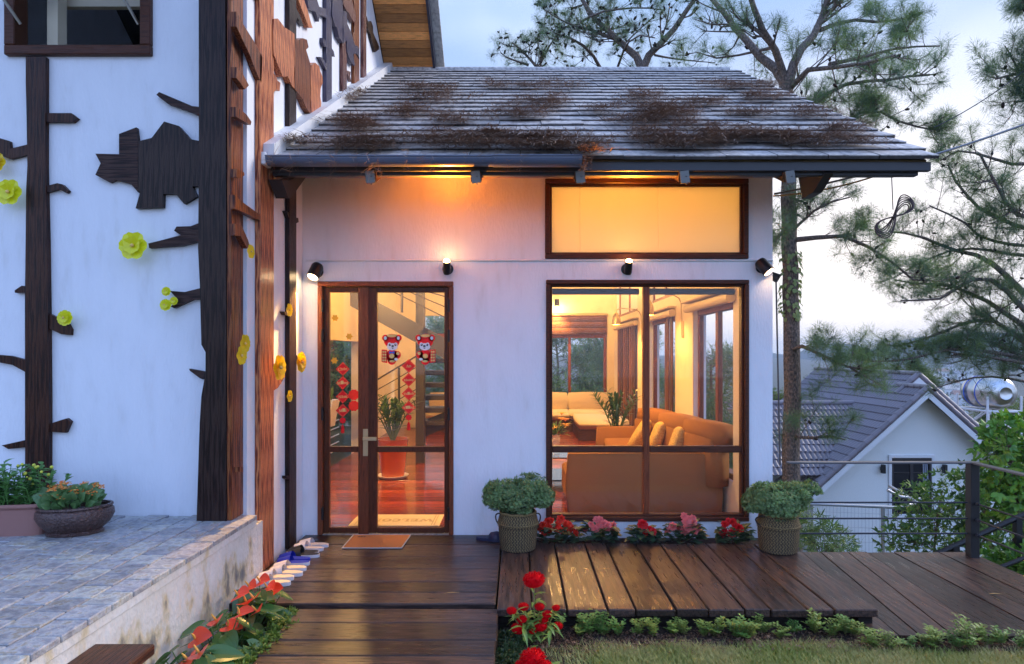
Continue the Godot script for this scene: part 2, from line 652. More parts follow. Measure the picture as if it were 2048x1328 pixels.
func tall_house() -> void:
	var h := thing("tall_house", "tall white house clad with timber cut-out trees, its small awning window open", "house")
	var g := G.new()
	wall(g, Vector3(0, 0, -4.70), Vector3.RIGHT, Vector3.UP, Vector3(0, 0, -0.16), -5.5, -1.96, 0.30, 6.3, [[-3.665, -2.67, 3.825, 4.86]])
	obj("front_wall", g, mats["plaster"], h)
	# side wall: whole storey in front, then only above the lounge roof
	g = G.new()
	var rf := func(d: float) -> float: return 3.125 + 0.5815 * (d - 4.95) - 0.12
	var poly := PackedVector2Array([Vector2(4.861, -0.1), Vector2(6.06, -0.1), Vector2(6.06, 2.9), Vector2(9.9, 2.9), Vector2(9.9, 5.54), Vector2(6.6, 7.95), Vector2(4.861, 6.75)])
	g.prism(poly, Vector3(-2.1, 0, 0), Vector3(0, 0, -1), Vector3.UP, Vector3(0.139, 0, 0))
	obj("side_wall", g, mats["plaster"], h)
	g = G.new()
	g.box(Vector3(-2.1, -0.1, -4.8605), Vector3(-1.961, 6.75, -4.8))
	g.box(Vector3(-5.5, 0.3, -8.9), Vector3(-2.745, 2.9, -8.75))
	g.box(Vector3(-5.5, 2.9, -9.9), Vector3(-2.1, 5.6, -9.75))
	g.box(Vector3(-5.65, 0.3, -9.9), Vector3(-5.505, 6.4, -4.7))
	g.box(Vector3(-2.9, 3.4, -14.75), Vector3(-1.95, 3.55, -9.901))
	obj("rear_wall", g, mats["plaster"], h)
	g = G.new()
	g.box(Vector3(-5.5, 2.9, -9.74), Vector3(-1.97, 3.05, -4.87))
	obj("upper_floor", g, mats["cream"], h)
	# roof: the rear slope's boarded overhang shows above the lounge
	var dark := wood("roof_slate", L(0.09, 0.085, 0.085), "x", 0.7, 0)
	g = G.new()
	var sof := func(d: float) -> float: return 6.41 - 0.743 * (d - 8.76)
	g.prism(PackedVector2Array([Vector2(6.6, sof.call(6.6) + 0.05), Vector2(10.3, sof.call(10.3) + 0.05), Vector2(10.3, sof.call(10.3) + 0.14), Vector2(6.6, sof.call(6.6) + 0.14), Vector2(3.9, sof.call(9.3) + 0.14), Vector2(3.9, sof.call(9.3) + 0.05)]), Vector3(-5.9, 0, 0), Vector3(0, 0, -1), Vector3.UP, Vector3(4.63, 0, 0))
	var rm := obj("roof", g, dark, h)
	var bw := []
	for k in 4:
		bw.append(wood("soffit_wood", L(0.9, 0.4, 0.12), "x", 0.5, k))
	var d := 7.4
	var k := 0
	var slope := Vector3(0, -0.743, -1).normalized()
	var nrm := Vector3(0, 1, -0.743).normalized()
	while d < 10.2:
		var gb := G.new()
		gb.obox(Transform3D(Basis(Vector3.RIGHT, nrm, Vector3.RIGHT.cross(nrm)), Vector3.ZERO), Vector3(0.715, 0.02, 0.118), 0.004)
		obj("soffit_board", gb, bw[k % 4], rm, Transform3D(Basis(), Vector3(-1.602, sof.call(d) + 0.03, -d)))
		d += 0.0985
		k += 1
	g = G.new()
	g.prism(PackedVector2Array([Vector2(6.6, sof.call(6.6) - 0.04), Vector2(10.3, sof.call(10.3) - 0.04), Vector2(10.3, sof.call(10.3) + 0.17), Vector2(6.6, sof.call(6.6) + 0.17)]), Vector3(-1.243, 0, 0), Vector3(0, 0, -1), Vector3.UP, Vector3(0.035, 0, 0))
	obj("barge_board", g, M("barge", L(0.012, 0.014, 0.035), 0.4), h)
	d = 7.6
	while d < 10.2:
		for e in [[-1.5, -1.09], [-1.9, -1.505]]:
			var gt := G.new()
			gt.obox(Transform3D(Basis(Vector3.RIGHT, nrm, Vector3.RIGHT.cross(nrm)).rotated(Vector3.RIGHT, -0.06), Vector3.ZERO), Vector3(e[1] - e[0], 0.035, 0.34), 0.006)
			obj("verge_tile", gt, mats["cement"], rm, Transform3D(Basis(), Vector3((e[0] + e[1]) / 2, sof.call(d) + 0.175, -d)))
		d += 0.215
	# awning window, held open by two gas struts
	var fr := wood("frame_wood", L(0.2, 0.058, 0.026), "x", 0.35, 0)
	g = G.new()
	for b in [[-3.69, -2.64, 3.79, 3.86], [-3.69, -2.64, 4.83, 4.9], [-3.69, -3.615, 3.8605, 4.8295], [-2.715, -2.64, 3.8605, 4.8295]]:
		g.box(Vector3(b[0], b[2], -4.80), Vector3(b[1], b[3], -4.66), 0.006)
	var win := obj("window", g, fr, h)
	g = G.new()
	g.box(Vector3(-3.55, 3.861, -5.0), Vector3(-3.47, 4.82, -4.9))
	g.box(Vector3(-3.6, 4.34, -5.1), Vector3(-2.6, 4.95, -5.05))
	obj("curtain_wall", g, mats["cream"], h)
	g = G.new()
	g.box(Vector3(-3.06, 3.06, -5.42), Vector3(-3.0, 4.1, -5.36))
	obj("cupboard", g, wood("frame_wood", L(0.2, 0.058, 0.026), "y", 0.35, 1), h)
	g = G.new()
	g.obox(Transform3D(Basis(Vector3.RIGHT, 0.95), Vector3(-3.165, 4.56, -4.28)), Vector3(0.93, 0.9, 0.045), 0.005)
	obj("sash", g, fr, h)
	for sx in [-3.59, -2.74]:
		g = G.new()
		g.tube([Vector3(sx, 4.02, -4.69), Vector3(sx - 0.05, 4.2, -4.52)], [0.011, 0.011], 8)
		g.tube([Vector3(sx - 0.05, 4.2, -4.52), Vector3(sx - 0.1, 4.38, -4.36)], [0.006, 0.006], 6)
		obj("strut", g, mats["steel"], win)


func lounge() -> void:
	var b := thing("lounge", "single-storey white lounge with lit glazed door and big framed window", "house")
	var s := DF / FL
	var X := func(px: float) -> float: return (px - CX) * s
	var Y := func(py: float) -> float: return EYE - (py - CY) * s
	var door := [X.call(639), X.call(905), -0.02, Y.call(566)]
	var low := [X.call(1096), X.call(1493), Y.call(1038), Y.call(564)]
	var high := [X.call(1094), X.call(1492), Y.call(514), Y.call(362)]
	var g := G.new()
	wall(g, Vector3(0, 0, -DF), Vector3.RIGHT, Vector3.UP, Vector3(0, 0, -0.15), XS, 2.315, -0.25, 3.56, [door, low, high])
	obj("facade_wall", g, mats["plaster"], b)
	# right wall with three tall windows and clerestory lights
	var win := [[6.5, 8.0, 0.35, 2.17], [8.9, 10.65, 0.35, 2.17], [11.7, 14.0, 0.35, 2.17], [8.9, 10.65, 2.45, 3.2], [11.7, 14.2, 2.42, 3.2]]
	g = G.new()
	wall(g, Vector3(2.315, 0, 0), Vector3(0, 0, -1), Vector3.UP, Vector3(-0.15, 0, 0), DF + 0.15, 14.6, -0.6, 3.4, win)
	g.prism(PackedVector2Array([Vector2(DF + 0.15, 3.4), Vector2(14.6, 3.4), Vector2(14.6, 3.45), Vector2(9.55, 5.65), Vector2(DF + 0.15, 3.63)]), Vector3(2.165, 0, 0), Vector3(0, 0, -1), Vector3.UP, Vector3(0.15, 0, 0))
	obj("side_wall", g, mats["plaster"], b)
	g = G.new()
	wall(g, Vector3(0, 0, -14.6), Vector3.RIGHT, Vector3.UP, Vector3(0, 0, -0.15), -2.9, 2.315, -0.6, 3.6, [[0.35, 2.0, 0.45, 2.5], [-2.2, -1.2, 0.45, 2.5]])
	g.box(Vector3(-2.9, -0.6, -8.99), Vector3(-2.745, 2.899, -6.06))
	g.box(Vector3(-2.9, -0.6, -14.6), Vector3(-2.745, 3.55, -11.3))
	g.box(Vector3(-2.9, 1.85, -11.3), Vector3(-2.745, 3.55, -8.99))
	g.box(Vector3(-2.9, -0.1, -6.06), Vector3(-2.101, 3.0, -5.95))
	g.box(Vector3(-2.9, 3.55, -14.6), Vector3(-2.745, 5.6, -9.9))
	obj("inner_wall", g, mats["cream"], b)
	# lining that gives the room its cream inner faces
	g = G.new()
	wall(g, Vector3(0, 0, -DF - 0.152), Vector3.RIGHT, Vector3.UP, Vector3(0, 0, -0.012), XS, 2.16, 0.0, 3.5, [door, low, high])
	wall(g, Vector3(2.163, 0, 0), Vector3(0, 0, -1), Vector3.UP, Vector3(-0.012, 0, 0), DF + 0.165, 14.59, 0.0, 3.5, win)
	obj("plaster_lining", g, mats["cream"], b)
	# floor of long boards
	g = G.new()
	g.box(Vector3(-2.744, -0.3, -14.59), Vector3(2.16, -0.032, -6.07))
	var fl := obj("floor", g, mats["dark_room"], b)
	var fw := []
	for k in 5:
		fw.append(wood("floor_wood", L(0.36, 0.062, 0.018), "x", 0.22, k, "grain", 0.05, {"coat": 0.4, "coatr": 0.1}))
	var d := 6.065
	var k := 0
	while d < 14.5:
		box_obj("floor_board", Vector3(-2.74, -0.03, -d - 0.117), Vector3(2.15, -0.004 + ru(-0.001, 0.001), -d - 0.002), fw[(k * 3) % 5], fl, 0.003)
		d += 0.119
		k += 1
	# upper frosted window
	var fr := wood("frame_wood", L(0.2, 0.058, 0.026), "x", 0.35, 0)
	var frv := wood("frame_wood", L(0.2, 0.058, 0.026), "y", 0.35, 2)
	var frame := func(called: String, px0: float, px1: float, py0: float, py1: float, wdt: float) -> MeshInstance3D:
		var a: float = X.call(px0)
		var c: float = X.call(px1)
		var e: float = Y.call(py1)
		var f: float = Y.call(py0)
		var q := G.new()
		q.box(Vector3(a, f - wdt, -DF - 0.1), Vector3(c, f, -DF + 0.025), 0.006)
		q.box(Vector3(a, e, -DF - 0.1), Vector3(c, e + wdt, -DF + 0.025), 0.006)
		q.box(Vector3(a, e + wdt + 0.0005, -DF - 0.1), Vector3(a + wdt, f - wdt - 0.0005, -DF + 0.024), 0.006)
		q.box(Vector3(c - wdt, e + wdt + 0.0005, -DF - 0.1), Vector3(c, f - wdt - 0.0005, -DF + 0.024), 0.006)
		var i := 0.018
		q.box(Vector3(a + wdt, f - wdt - i, -DF - 0.09), Vector3(c - wdt, f - wdt - 0.0004, -DF - 0.012), 0.004)
		q.box(Vector3(a + wdt, e + wdt + 0.0004, -DF - 0.09), Vector3(c - wdt, e + wdt + i, -DF - 0.012), 0.004)
		q.box(Vector3(a + wdt + 0.0004, e + wdt + i, -DF - 0.09), Vector3(a + wdt + i, f - wdt - i, -DF - 0.013), 0.004)
		q.box(Vector3(c - wdt - i, e + wdt + i, -DF - 0.09), Vector3(c - wdt - 0.0004, f - wdt - i, -DF - 0.013), 0.004)
		return obj(called, q, fr, b)
	var up: MeshInstance3D = frame.call("clerestory_window", 1090, 1496, 358, 518, 0.045)
	for e in [[1101, 1160.6], [1161, 1318.6], [1319, 1484]]:
		g = G.new()
		g.box(Vector3(X.call(e[0]), Y.call(508), -DF - 0.05), Vector3(X.call(e[1]), Y.call(367), -DF - 0.042))
		obj("frosted_pane", g, mats["frosted"], up)
	var lo: MeshInstance3D = frame.call("picture_window", 1092, 1497, 560, 1042, 0.04)
	g = G.new()
	g.box(Vector3(X.call(1287.5), Y.call(1029), -DF - 0.085), Vector3(X.call(1300), Y.call(573), -DF - 0.015), 0.005)
	obj("mullion", g, frv, lo)
	for e in [[1105, 1287], [1300.5, 1484]]:
		g = G.new()
		g.box(Vector3(X.call(e[0]), Y.call(906), -DF - 0.08), Vector3(X.call(e[1]), Y.call(893), -DF - 0.02), 0.005)
		obj("transom", g, fr, lo)
		g = G.new()
		g.box(Vector3(X.call(e[0]), Y.call(893), -DF - 0.06), Vector3(X.call(e[1]), Y.call(573), -DF - 0.052))
		obj("pane", g, mats["pane"], lo)
		g = G.new()
		g.box(Vector3(X.call(e[0]), Y.call(1029), -DF - 0.06), Vector3(X.call(e[1]), Y.call(906), -DF - 0.052))
		obj("pane", g, mats["pane"], lo)
		g = G.new()
		g.tube([Vector3(X.call(e[0] + 2), Y.call(579), -DF - 0.19), Vector3(X.call(e[1] - 2), Y.call(579), -DF - 0.19)], [0.03, 0.03], 12)
		obj("roller_blind", g, M("blind_grey", L(0.09, 0.1, 0.12), 0.7), lo)
	# glazed double door, narrow leaf on the left
	g = G.new()
	var zf := -DF + 0.02
	g.box(Vector3(X.call(636), Y.call(573), -DF - 0.12), Vector3(X.call(907), Y.call(563), zf), 0.006)
	g.box(Vector3(X.call(636), -0.004, -DF - 0.12), Vector3(X.call(645.5), Y.call(573.2), zf), 0.006)
	g.box(Vector3(X.call(898), -0.004, -DF - 0.12), Vector3(X.call(907), Y.call(573.2), zf), 0.006)
	var dr := obj("door", g, frv, b)
	for e in [[646, 657, 715, 734, "narrow_leaf"], [734.6, 753, 888, 897.5, "wide_leaf"]]:
		g = G.new()
		var z0 := -DF - 0.07
		var z1 := -DF - 0.018
		g.box(Vector3(X.call(e[0]), 0.006, z0), Vector3(X.call(e[1]), Y.call(573.8), z1), 0.006)
		g.box(Vector3(X.call(e[2]), 0.006, z0), Vector3(X.call(e[3]), Y.call(573.8), z1), 0.006)
		g.box(Vector3(X.call(e[1]) + 0.0004, Y.call(584), z0), Vector3(X.call(e[2]) - 0.0004, Y.call(574), z1 - 0.001), 0.004)
		g.box(Vector3(X.call(e[1]) + 0.0004, Y.call(905), z0), Vector3(X.call(e[2]) - 0.0004, Y.call(894), z1 - 0.001), 0.004)
		g.box(Vector3(X.call(e[1]) + 0.0004, 0.006, z0), Vector3(X.call(e[2]) - 0.0004, Y.call(1057), z1 - 0.001), 0.004)
		obj(e[4], g, wood("door_wood", L(0.24, 0.068, 0.03), "y", 0.33, 0), dr)
		for r in [[894, 584], [1057, 905]]:
			g = G.new()
			g.box(Vector3(X.call(e[1]), Y.call(r[0]), -DF - 0.048), Vector3(X.call(e[2]), Y.call(r[1]), -DF - 0.041))
			obj("pane", g, mats["pane"], dr)
	g = G.new()
	g.box(Vector3(X.call(719), Y.call(737 + 170), -DF - 0.0175), Vector3(X.call(724), Y.call(720), -DF - 0.003), 0.004)
	g.box(Vector3(X.call(716), -0.002, -DF - 0.0175), Vector3(X.call(737), Y.call(573.8), -DF - 0.004), 0.005)
	obj("meeting_stile", g, wood("door_wood", L(0.24, 0.068, 0.03), "y", 0.33, 1), dr)
	g = G.new()
	g.box(Vector3(X.call(726), Y.call(912), -DF - 0.003), Vector3(X.call(736), Y.call(858), -DF + 0.004), 0.002)
	g.tube([Vector3(X.call(731), Y.call(876), -DF), Vector3(X.call(731), Y.call(876), -DF + 0.05)], [0.009, 0.009], 10)
	g.box(Vector3(X.call(728), Y.call(880), -DF + 0.042), Vector3(X.call(756), Y.call(872.5), -DF + 0.058), 0.004)
	g.tube([Vector3(X.call(731), Y.call(893), -DF), Vector3(X.call(731), Y.call(893), -DF + 0.012)], [0.008, 0.008], 10)
	obj("handle", g, mats["brass"], dr)
	for px in [645.6, 897.6]:
		for py in [612, 672, 828, 1027]:
			g = G.new()
			var c := Vector3(X.call(px), Y.call(py), -DF + 0.012)
			g.tube([c - Vector3(0, 0.055, 0), c + Vector3(0, 0.055, 0)], [0.013, 0.013], 10)
			g.ball(c + Vector3(0, 0.06, 0), Vector3.ONE * 0.008, 6, 4)
			obj("hinge", g, mats["black_metal"], dr)
	g = G.new()
	g.box(Vector3(X.call(630), -0.05, -DF - 0.15), Vector3(X.call(912), -0.005, -DF + 0.012), 0.004)
	obj("threshold", g, mats["cement"], b)
	# thin conduit along the wall
	g = G.new()
	g.tube([Vector3(X.call(613), Y.call(521), -DF + 0.009), Vector3(X.call(1545), Y.call(521), -DF + 0.009)], [0.009, 0.009], 6)
	obj("conduit", g, mats["white_paint"], b)
	# windows of the long side and the back: frames and panes
	var wf := wood("frame_wood", L(0.2, 0.058, 0.026), "y", 0.35, 2)
	for w in win:
		g = G.new()
		var posts := [w[0], w[0] + 0.06, (w[0] + w[1]) / 2 - 0.045, (w[0] + w[1]) / 2 + 0.045, w[1] - 0.06, w[1]]
		for i in 3:
			g.box(Vector3(2.215, w[2], -posts[i * 2 + 1]), Vector3(2.27, w[3], -posts[i * 2]), 0.004)
		for y in [w[2], w[3] - 0.06]:
			g.box(Vector3(2.192, y, -w[1] + 0.06), Vector3(2.288, y + 0.06, -w[0] - 0.06), 0.004)
		var o := obj("side_window", g, wf, b)
		for i in 2:
			var p := G.new()
			p.box(Vector3(2.235, w[2] + 0.06, -posts[i * 2 + 2]), Vector3(2.243, w[3] - 0.06, -posts[i * 2 + 1]))
			obj("pane", p, mats["frosted"] if w[2] > 2.0 else mats["pane_inner"], o)
	for w in [[0.35, 2.0], [-2.2, -1.2]]:
		g = G.new()
		for x in [w[0], w[0] + 0.78, w[1] - 0.07]:
			if x < w[1] - 0.06:
				g.box(Vector3(x, 0.45, -14.7), Vector3(x + 0.06, 2.5, -14.62), 0.004)
		g.box(Vector3(w[0] + 0.06, 2.0, -14.69), Vector3(w[1] - 0.07, 2.1, -14.63), 0.004)
		var o := obj("rear_window", g, wf, b)
		var p := G.new()
		p.box(Vector3(w[0] + 0.06, 0.45, -14.665), Vector3(w[1] - 0.07, 2.5, -14.658))
		obj("pane", p, mats["pane_inner"], o)


func lounge_roof() -> void:
	var b := thing("shake_roof", "long pitched roof of grey shakes littered with pine needles", "roof")
	var rp := func(d: float) -> float: return 3.125 + 0.5815 * (d - 4.95)
	var g := G.new()
	var us := -0.1
	var bk := func(d: float) -> float: return 5.8 - 0.45 * (d - 9.55)
	g.prism(PackedVector2Array([Vector2(5.0, rp.call(5.0) + us), Vector2(9.55, 5.8 + us), Vector2(15.2, bk.call(15.2) + us), Vector2(15.2, bk.call(15.2) - 0.02), Vector2(9.55, 5.78), Vector2(5.0, rp.call(5.0) - 0.02)]), Vector3(-1.958, 0, 0), Vector3(0, 0, -1), Vector3.UP, Vector3(5.1, 0, 0))
	obj("roof_deck", g, wood("ceiling_wood", L(0.72, 0.5, 0.25), "x", 0.6, 0), b)
	var slope := Vector3(0, 0.5815, -1).normalized()
	var nrm := Vector3(0, 1, 0.5815).normalized()
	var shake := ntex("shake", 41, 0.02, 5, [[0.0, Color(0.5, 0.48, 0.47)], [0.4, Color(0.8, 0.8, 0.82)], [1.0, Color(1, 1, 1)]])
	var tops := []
	var butt := M("shake_butt_shade", L(0.085, 0.075, 0.07), 0.9, {"tex": shake, "scale": Vector3(2, 2, 2)})  # shade under the overlapping courses is put into this dark butt colour
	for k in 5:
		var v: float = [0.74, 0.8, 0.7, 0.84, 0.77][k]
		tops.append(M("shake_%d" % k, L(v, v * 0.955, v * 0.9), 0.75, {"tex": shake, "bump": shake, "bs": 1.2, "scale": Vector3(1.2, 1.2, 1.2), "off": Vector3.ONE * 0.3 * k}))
	var rows := 22
	var step := 5.36 / rows
	for r in rows:
		var shift := 0.0 if r % 2 == 0 else 0.195
		var x := -1.93 - shift
		while x < 3.16:
			var x1 := minf(x + 0.39, 3.22 + ru(-0.02, 0.02))
			var x0 := maxf(x, -1.95)
			x += 0.39
			if x1 - x0 < 0.05:
				continue
			var m := ArrayMesh.new()
			var wdt := x1 - x0 - 0.004
			var l := step + 0.06
			var t := G.new()
			var u := G.new()
			var segs := 4
			var e0 := []
			for i in segs + 1:
				e0.append(ru(-0.006, 0.006))
			for i in segs:
				var a := -wdt / 2 + wdt * i / segs
				var c := -wdt / 2 + wdt * (i + 1) / segs
				var lo0 := Vector3(a, 0.03 + e0[i] * 0.5, 0.0 + e0[i])
				var lo1 := Vector3(c, 0.03 + e0[i + 1] * 0.5, 0.0 + e0[i + 1])
				t.quad(lo0, lo1, Vector3(c, 0.004, -l), Vector3(a, 0.004, -l))
				t.quad(lo0 - Vector3(0, 0.008, 0), lo1 - Vector3(0, 0.008, 0), lo1, lo0)
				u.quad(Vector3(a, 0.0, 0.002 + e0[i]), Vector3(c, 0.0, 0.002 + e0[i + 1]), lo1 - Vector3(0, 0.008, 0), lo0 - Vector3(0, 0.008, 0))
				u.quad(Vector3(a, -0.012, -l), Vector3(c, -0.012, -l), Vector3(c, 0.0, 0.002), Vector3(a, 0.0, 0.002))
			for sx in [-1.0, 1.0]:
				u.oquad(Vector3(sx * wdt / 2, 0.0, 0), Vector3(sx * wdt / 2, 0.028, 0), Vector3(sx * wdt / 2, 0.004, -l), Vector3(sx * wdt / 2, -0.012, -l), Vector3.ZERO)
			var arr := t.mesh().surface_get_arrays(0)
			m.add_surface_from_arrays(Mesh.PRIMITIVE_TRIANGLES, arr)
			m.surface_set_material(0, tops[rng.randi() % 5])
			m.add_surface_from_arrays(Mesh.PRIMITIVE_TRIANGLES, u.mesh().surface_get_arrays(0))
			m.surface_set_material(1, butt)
			var o := MeshInstance3D.new()
			o.mesh = m
			o.name = "roof_tile"
			var p := Vector3((x0 + x1) / 2, 3.125, -4.95) + slope * (step * r) + nrm * ru(-0.003, 0.003)
			o.transform = Transform3D(Basis(Vector3.RIGHT, nrm, -slope), p)
			b.add_child(o, true)
	g = G.new()
	g.tube([Vector3(-1.95, 5.8, -9.56), Vector3(3.1, 5.8, -9.56)], [0.06, 0.06], 10)
	obj("ridge_cap", g, tops[1], b)
	g = G.new()
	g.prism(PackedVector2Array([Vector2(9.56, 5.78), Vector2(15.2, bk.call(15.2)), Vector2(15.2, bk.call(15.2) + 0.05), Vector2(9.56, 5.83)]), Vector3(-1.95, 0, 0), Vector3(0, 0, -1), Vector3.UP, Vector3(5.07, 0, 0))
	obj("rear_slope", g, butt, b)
	# raised white flashing where the roof meets the tall house
	g = G.new()
	g.prism(PackedVector2Array([Vector2(4.9, rp.call(4.9) - 0.02), Vector2(9.7, rp.call(9.7) - 0.02), Vector2(9.7, rp.call(9.7) + 0.13), Vector2(4.9, rp.call(4.9) + 0.13)]), Vector3(-1.958, 0, 0), Vector3(0, 0, -1), Vector3.UP, Vector3(0.12, 0, 0))
	g.box(P(511, 328, 4.86), P(531, 303, 4.86) + Vector3(0, 0, -0.12), 0.006)
	obj("flashing", g, mats["white_paint"], b)
	# fascia boards, gutter pieces, rafter tails
	g = G.new()
	g.box(Vector3(-1.9, 3.045, -5.03), Vector3(3.17, 3.115, -4.985), 0.004)
	g.box(Vector3(-1.9, 3.022, -5.09), Vector3(3.1, 3.07, -5.032), 0.003)
	obj("fascia_board", g, mats["fascia"], b)
	g = G.new()
	g.box(Vector3(-1.9, 3.05, -5.2), Vector3(3.0, 3.085, -5.092))
	obj("eave_batten", g, wood("frame_wood", L(0.2, 0.058, 0.026), "x", 0.35, 1), b)
	var gut := func(x0: float, x1: float, r: float, dz: float) -> void:
		var q := G.new()
		var prof := []
		for i in 13:
			prof.append(Vector2(cos(PI + PI * i / 12.0) * r, sin(PI + PI * i / 12.0) * r))
		for i in 12:
			for s in [0.0, 0.004]:
				var f: float = 1.0 - s / r
				var a := Vector3(0, prof[i].y * f, -prof[i].x * f)
				var c := Vector3(0, prof[i + 1].y * f, -prof[i + 1].x * f)
				q.oquad(a, a + Vector3(x1 - x0, 0, 0), c + Vector3(x1 - x0, 0, 0), c, Vector3((x1 - x0) / 2, 0, 0) if s == 0.0 else (a + c) * 2)
		q.tube([Vector3(0, 0, r), Vector3(x1 - x0, 0, r)], [0.007, 0.007], 6)
		q.tube([Vector3(0, 0, -r), Vector3(x1 - x0, 0, -r)], [0.007, 0.007], 6)
		for e in [0.002, x1 - x0 - 0.002]:
			for i in 12:
				q.otri(Vector3(e, 0, 0), Vector3(e, prof[i].y, -prof[i].x), Vector3(e, prof[i + 1].y, -prof[i + 1].x), Vector3((x1 - x0) / 2, 0, 0))
		obj("gutter", q, mats["gutter"], b, Transform3D(Basis(), Vector3(x0, 3.118, dz)))
	gut.call(-1.885, -0.185, 0.062, -4.905)
	gut.call(-0.19, 0.478, 0.068, -4.9)
	for px in [742.0, 952.0, 1160.0, 1368.0, 1578.0]:
		var x: float = (px - CX) * 5.0 / FL
		g = G.new()
		g.prism(PackedVector2Array([Vector2(5.0, 2.96), Vector2(5.0, 3.04), Vector2(6.0, 3.55), Vector2(6.0, 3.42)]), Vector3(x - 0.04, 0, 0), Vector3(0, 0, -1), Vector3.UP, Vector3(0.08, 0, 0))
		obj("rafter", g, wood("rafter_wood", L(0.3, 0.12, 0.04), "z", 0.5, 0), b)
		g = G.new()
		g.obox(Transform3D(Basis(Vector3.BACK, 0.12), Vector3(x, 2.995, -4.975)), Vector3(0.07, 0.095, 0.012), 0.002)
		for sy in [-0.03, 0.03]:
			g.ball(Vector3(x + 0.01, 2.97 + sy, -4.967), Vector3.ONE * 0.006, 6, 4)
		obj("bracket_plate", g, M("plate_grey", L(0.16, 0.16, 0.15), 0.55, {"metal": 0.2}), b)
	g = G.new()
	g.prism(PackedVector2Array([Vector2(4.95, 2.97), Vector2(5.1, 2.86), Vector2(5.16, 2.88), Vector2(5.6, 3.2), Vector2(5.1, 3.0)]), Vector3(-1.9, 0, 0), Vector3(0, 0, -1), Vector3.UP, Vector3(0.1, 0, 0))
	obj("knee_brace", g, mats["fascia"], b)
	g = G.new()
	g.prism(PackedVector2Array([Vector2(5.0, 3.03), Vector2(5.5, 3.2), Vector2(5.4, 2.93), Vector2(5.2, 2.93)]), Vector3(2.36, 0, 0), Vector3(0, 0, -1), Vector3.UP, Vector3(0.07, 0, 0))
	obj("knee_brace", g, mats["fascia"], b)
	# drifts of fallen pine needles
	var tuft := []
	for k in 4:
		var q := G.new()
		q.tinted = true
		for i in 26:
			var a := ru(0, TAU)
			var p := Vector3(ru(-0.09, 0.09), ru(0.0, 0.05), ru(-0.06, 0.06))
			var l := ru(0.09, 0.2)
			var dd := Vector3(cos(a), ru(-0.35, 0.35), sin(a) * 0.8) * l
			var sd := dd.cross(Vector3.UP).normalized() * 0.0022
			var m := p + dd * 0.5 + Vector3(0, ru(0.0, 0.035), 0)
			var sh := ru(0.6, 1.25)
			q.col = Color(0.3 * sh, 0.185 * sh, 0.12 * sh)
			if rng.randf() < 0.25:
				q.col = Color(0.4 * sh, 0.31 * sh, 0.26 * sh)
			q.quad(p - sd, p + sd, m + sd, m - sd)
			q.tri(m - sd, m + sd, p + dd)
		tuft.append(q.mesh())
	var nm := M("dry_needles", Color.WHITE, 0.9, {"vcol": true, "two": true})
	var spots := []
	for q in [[660, 205, 26, 14], [700, 255, 60, 14], [745, 268, 50, 10], [840, 186, 40, 8], [900, 188, 30, 8], [870, 208, 60, 10], [820, 236, 60, 12], [990, 178, 26, 8], [1050, 182, 40, 7], [1120, 180, 40, 12], [1085, 216, 70, 16], [1030, 240, 70, 12], [905, 252, 70, 10], [760, 300, 60, 12], [880, 290, 70, 16], [980, 288, 70, 18], [1070, 290, 70, 16], [1150, 300, 70, 16], [690, 300, 60, 8], [1215, 232, 40, 8], [1290, 205, 50, 16], [1330, 235, 70, 22], [1285, 250, 60, 18], [1400, 215, 60, 10], [1470, 185, 50, 8], [1430, 178, 40, 6], [1520, 180, 40, 8], [1520, 205, 50, 14], [1500, 238, 60, 10], [1320, 285, 70, 22], [1400, 265, 60, 12], [1430, 295, 70, 14], [1500, 285, 70, 20], [1580, 290, 60, 18], [1620, 240, 50, 12], [1680, 275, 60, 12], [1710, 300, 50, 10], [1640, 300, 60, 10], [1350, 305, 80, 10], [930, 308, 100, 7], [700, 312, 70, 6], [1180, 318, 22, 14], [600, 300, 40, 6], [1060, 312, 100, 6]]:
		spots.append(q)
	var xs := [[], [], [], []]
	for q in spots:
		var cnt := int(q[2] * q[3] * 0.034) + 4
		for i in cnt:
			var px: float = q[0] + rng.randfn() * q[2] * 0.52
			var py: float = q[1] + rng.randfn() * q[3] * 0.4
			py = clampf(py, 150.0, 322.0)
			var dd := 1.3934 / (0.5815 - (708.0 - py) / 1300.0)
			dd = minf(dd, 9.4)
			var p := P(px, py, dd)
			p.x = clampf(p.x, -1.82, 3.05)
			p = Vector3(p.x, rp.call(dd) + 0.045 + ru(0, 0.035), -dd)
			xs[rng.randi() % 4].append(Transform3D(Basis(Vector3.RIGHT, 0.5).rotated(nrm, ru(0, TAU)).scaled(Vector3(1, 0.33, 1) * ru(0.8, 1.5)), p))
	for i in 20:
		var px := 560.0 + i * 36 + ru(-16, 16)
		if i > 14:
			px = ru(1166, 1195)
		xs[rng.randi() % 4].append(Transform3D(Basis(Vector3.BACK, ru(1.1, 1.9)).scaled(Vector3.ONE * ru(0.45, 0.8)), P(px, ru(312, 330), 4.86)))
	for k in 4:
		var o := many("pine_needle_litter", tuft[k], nm, xs[k], [])
		o.name = "pine_needle_litter" if k == 0 else "pine_needle_litter_%03d" % k


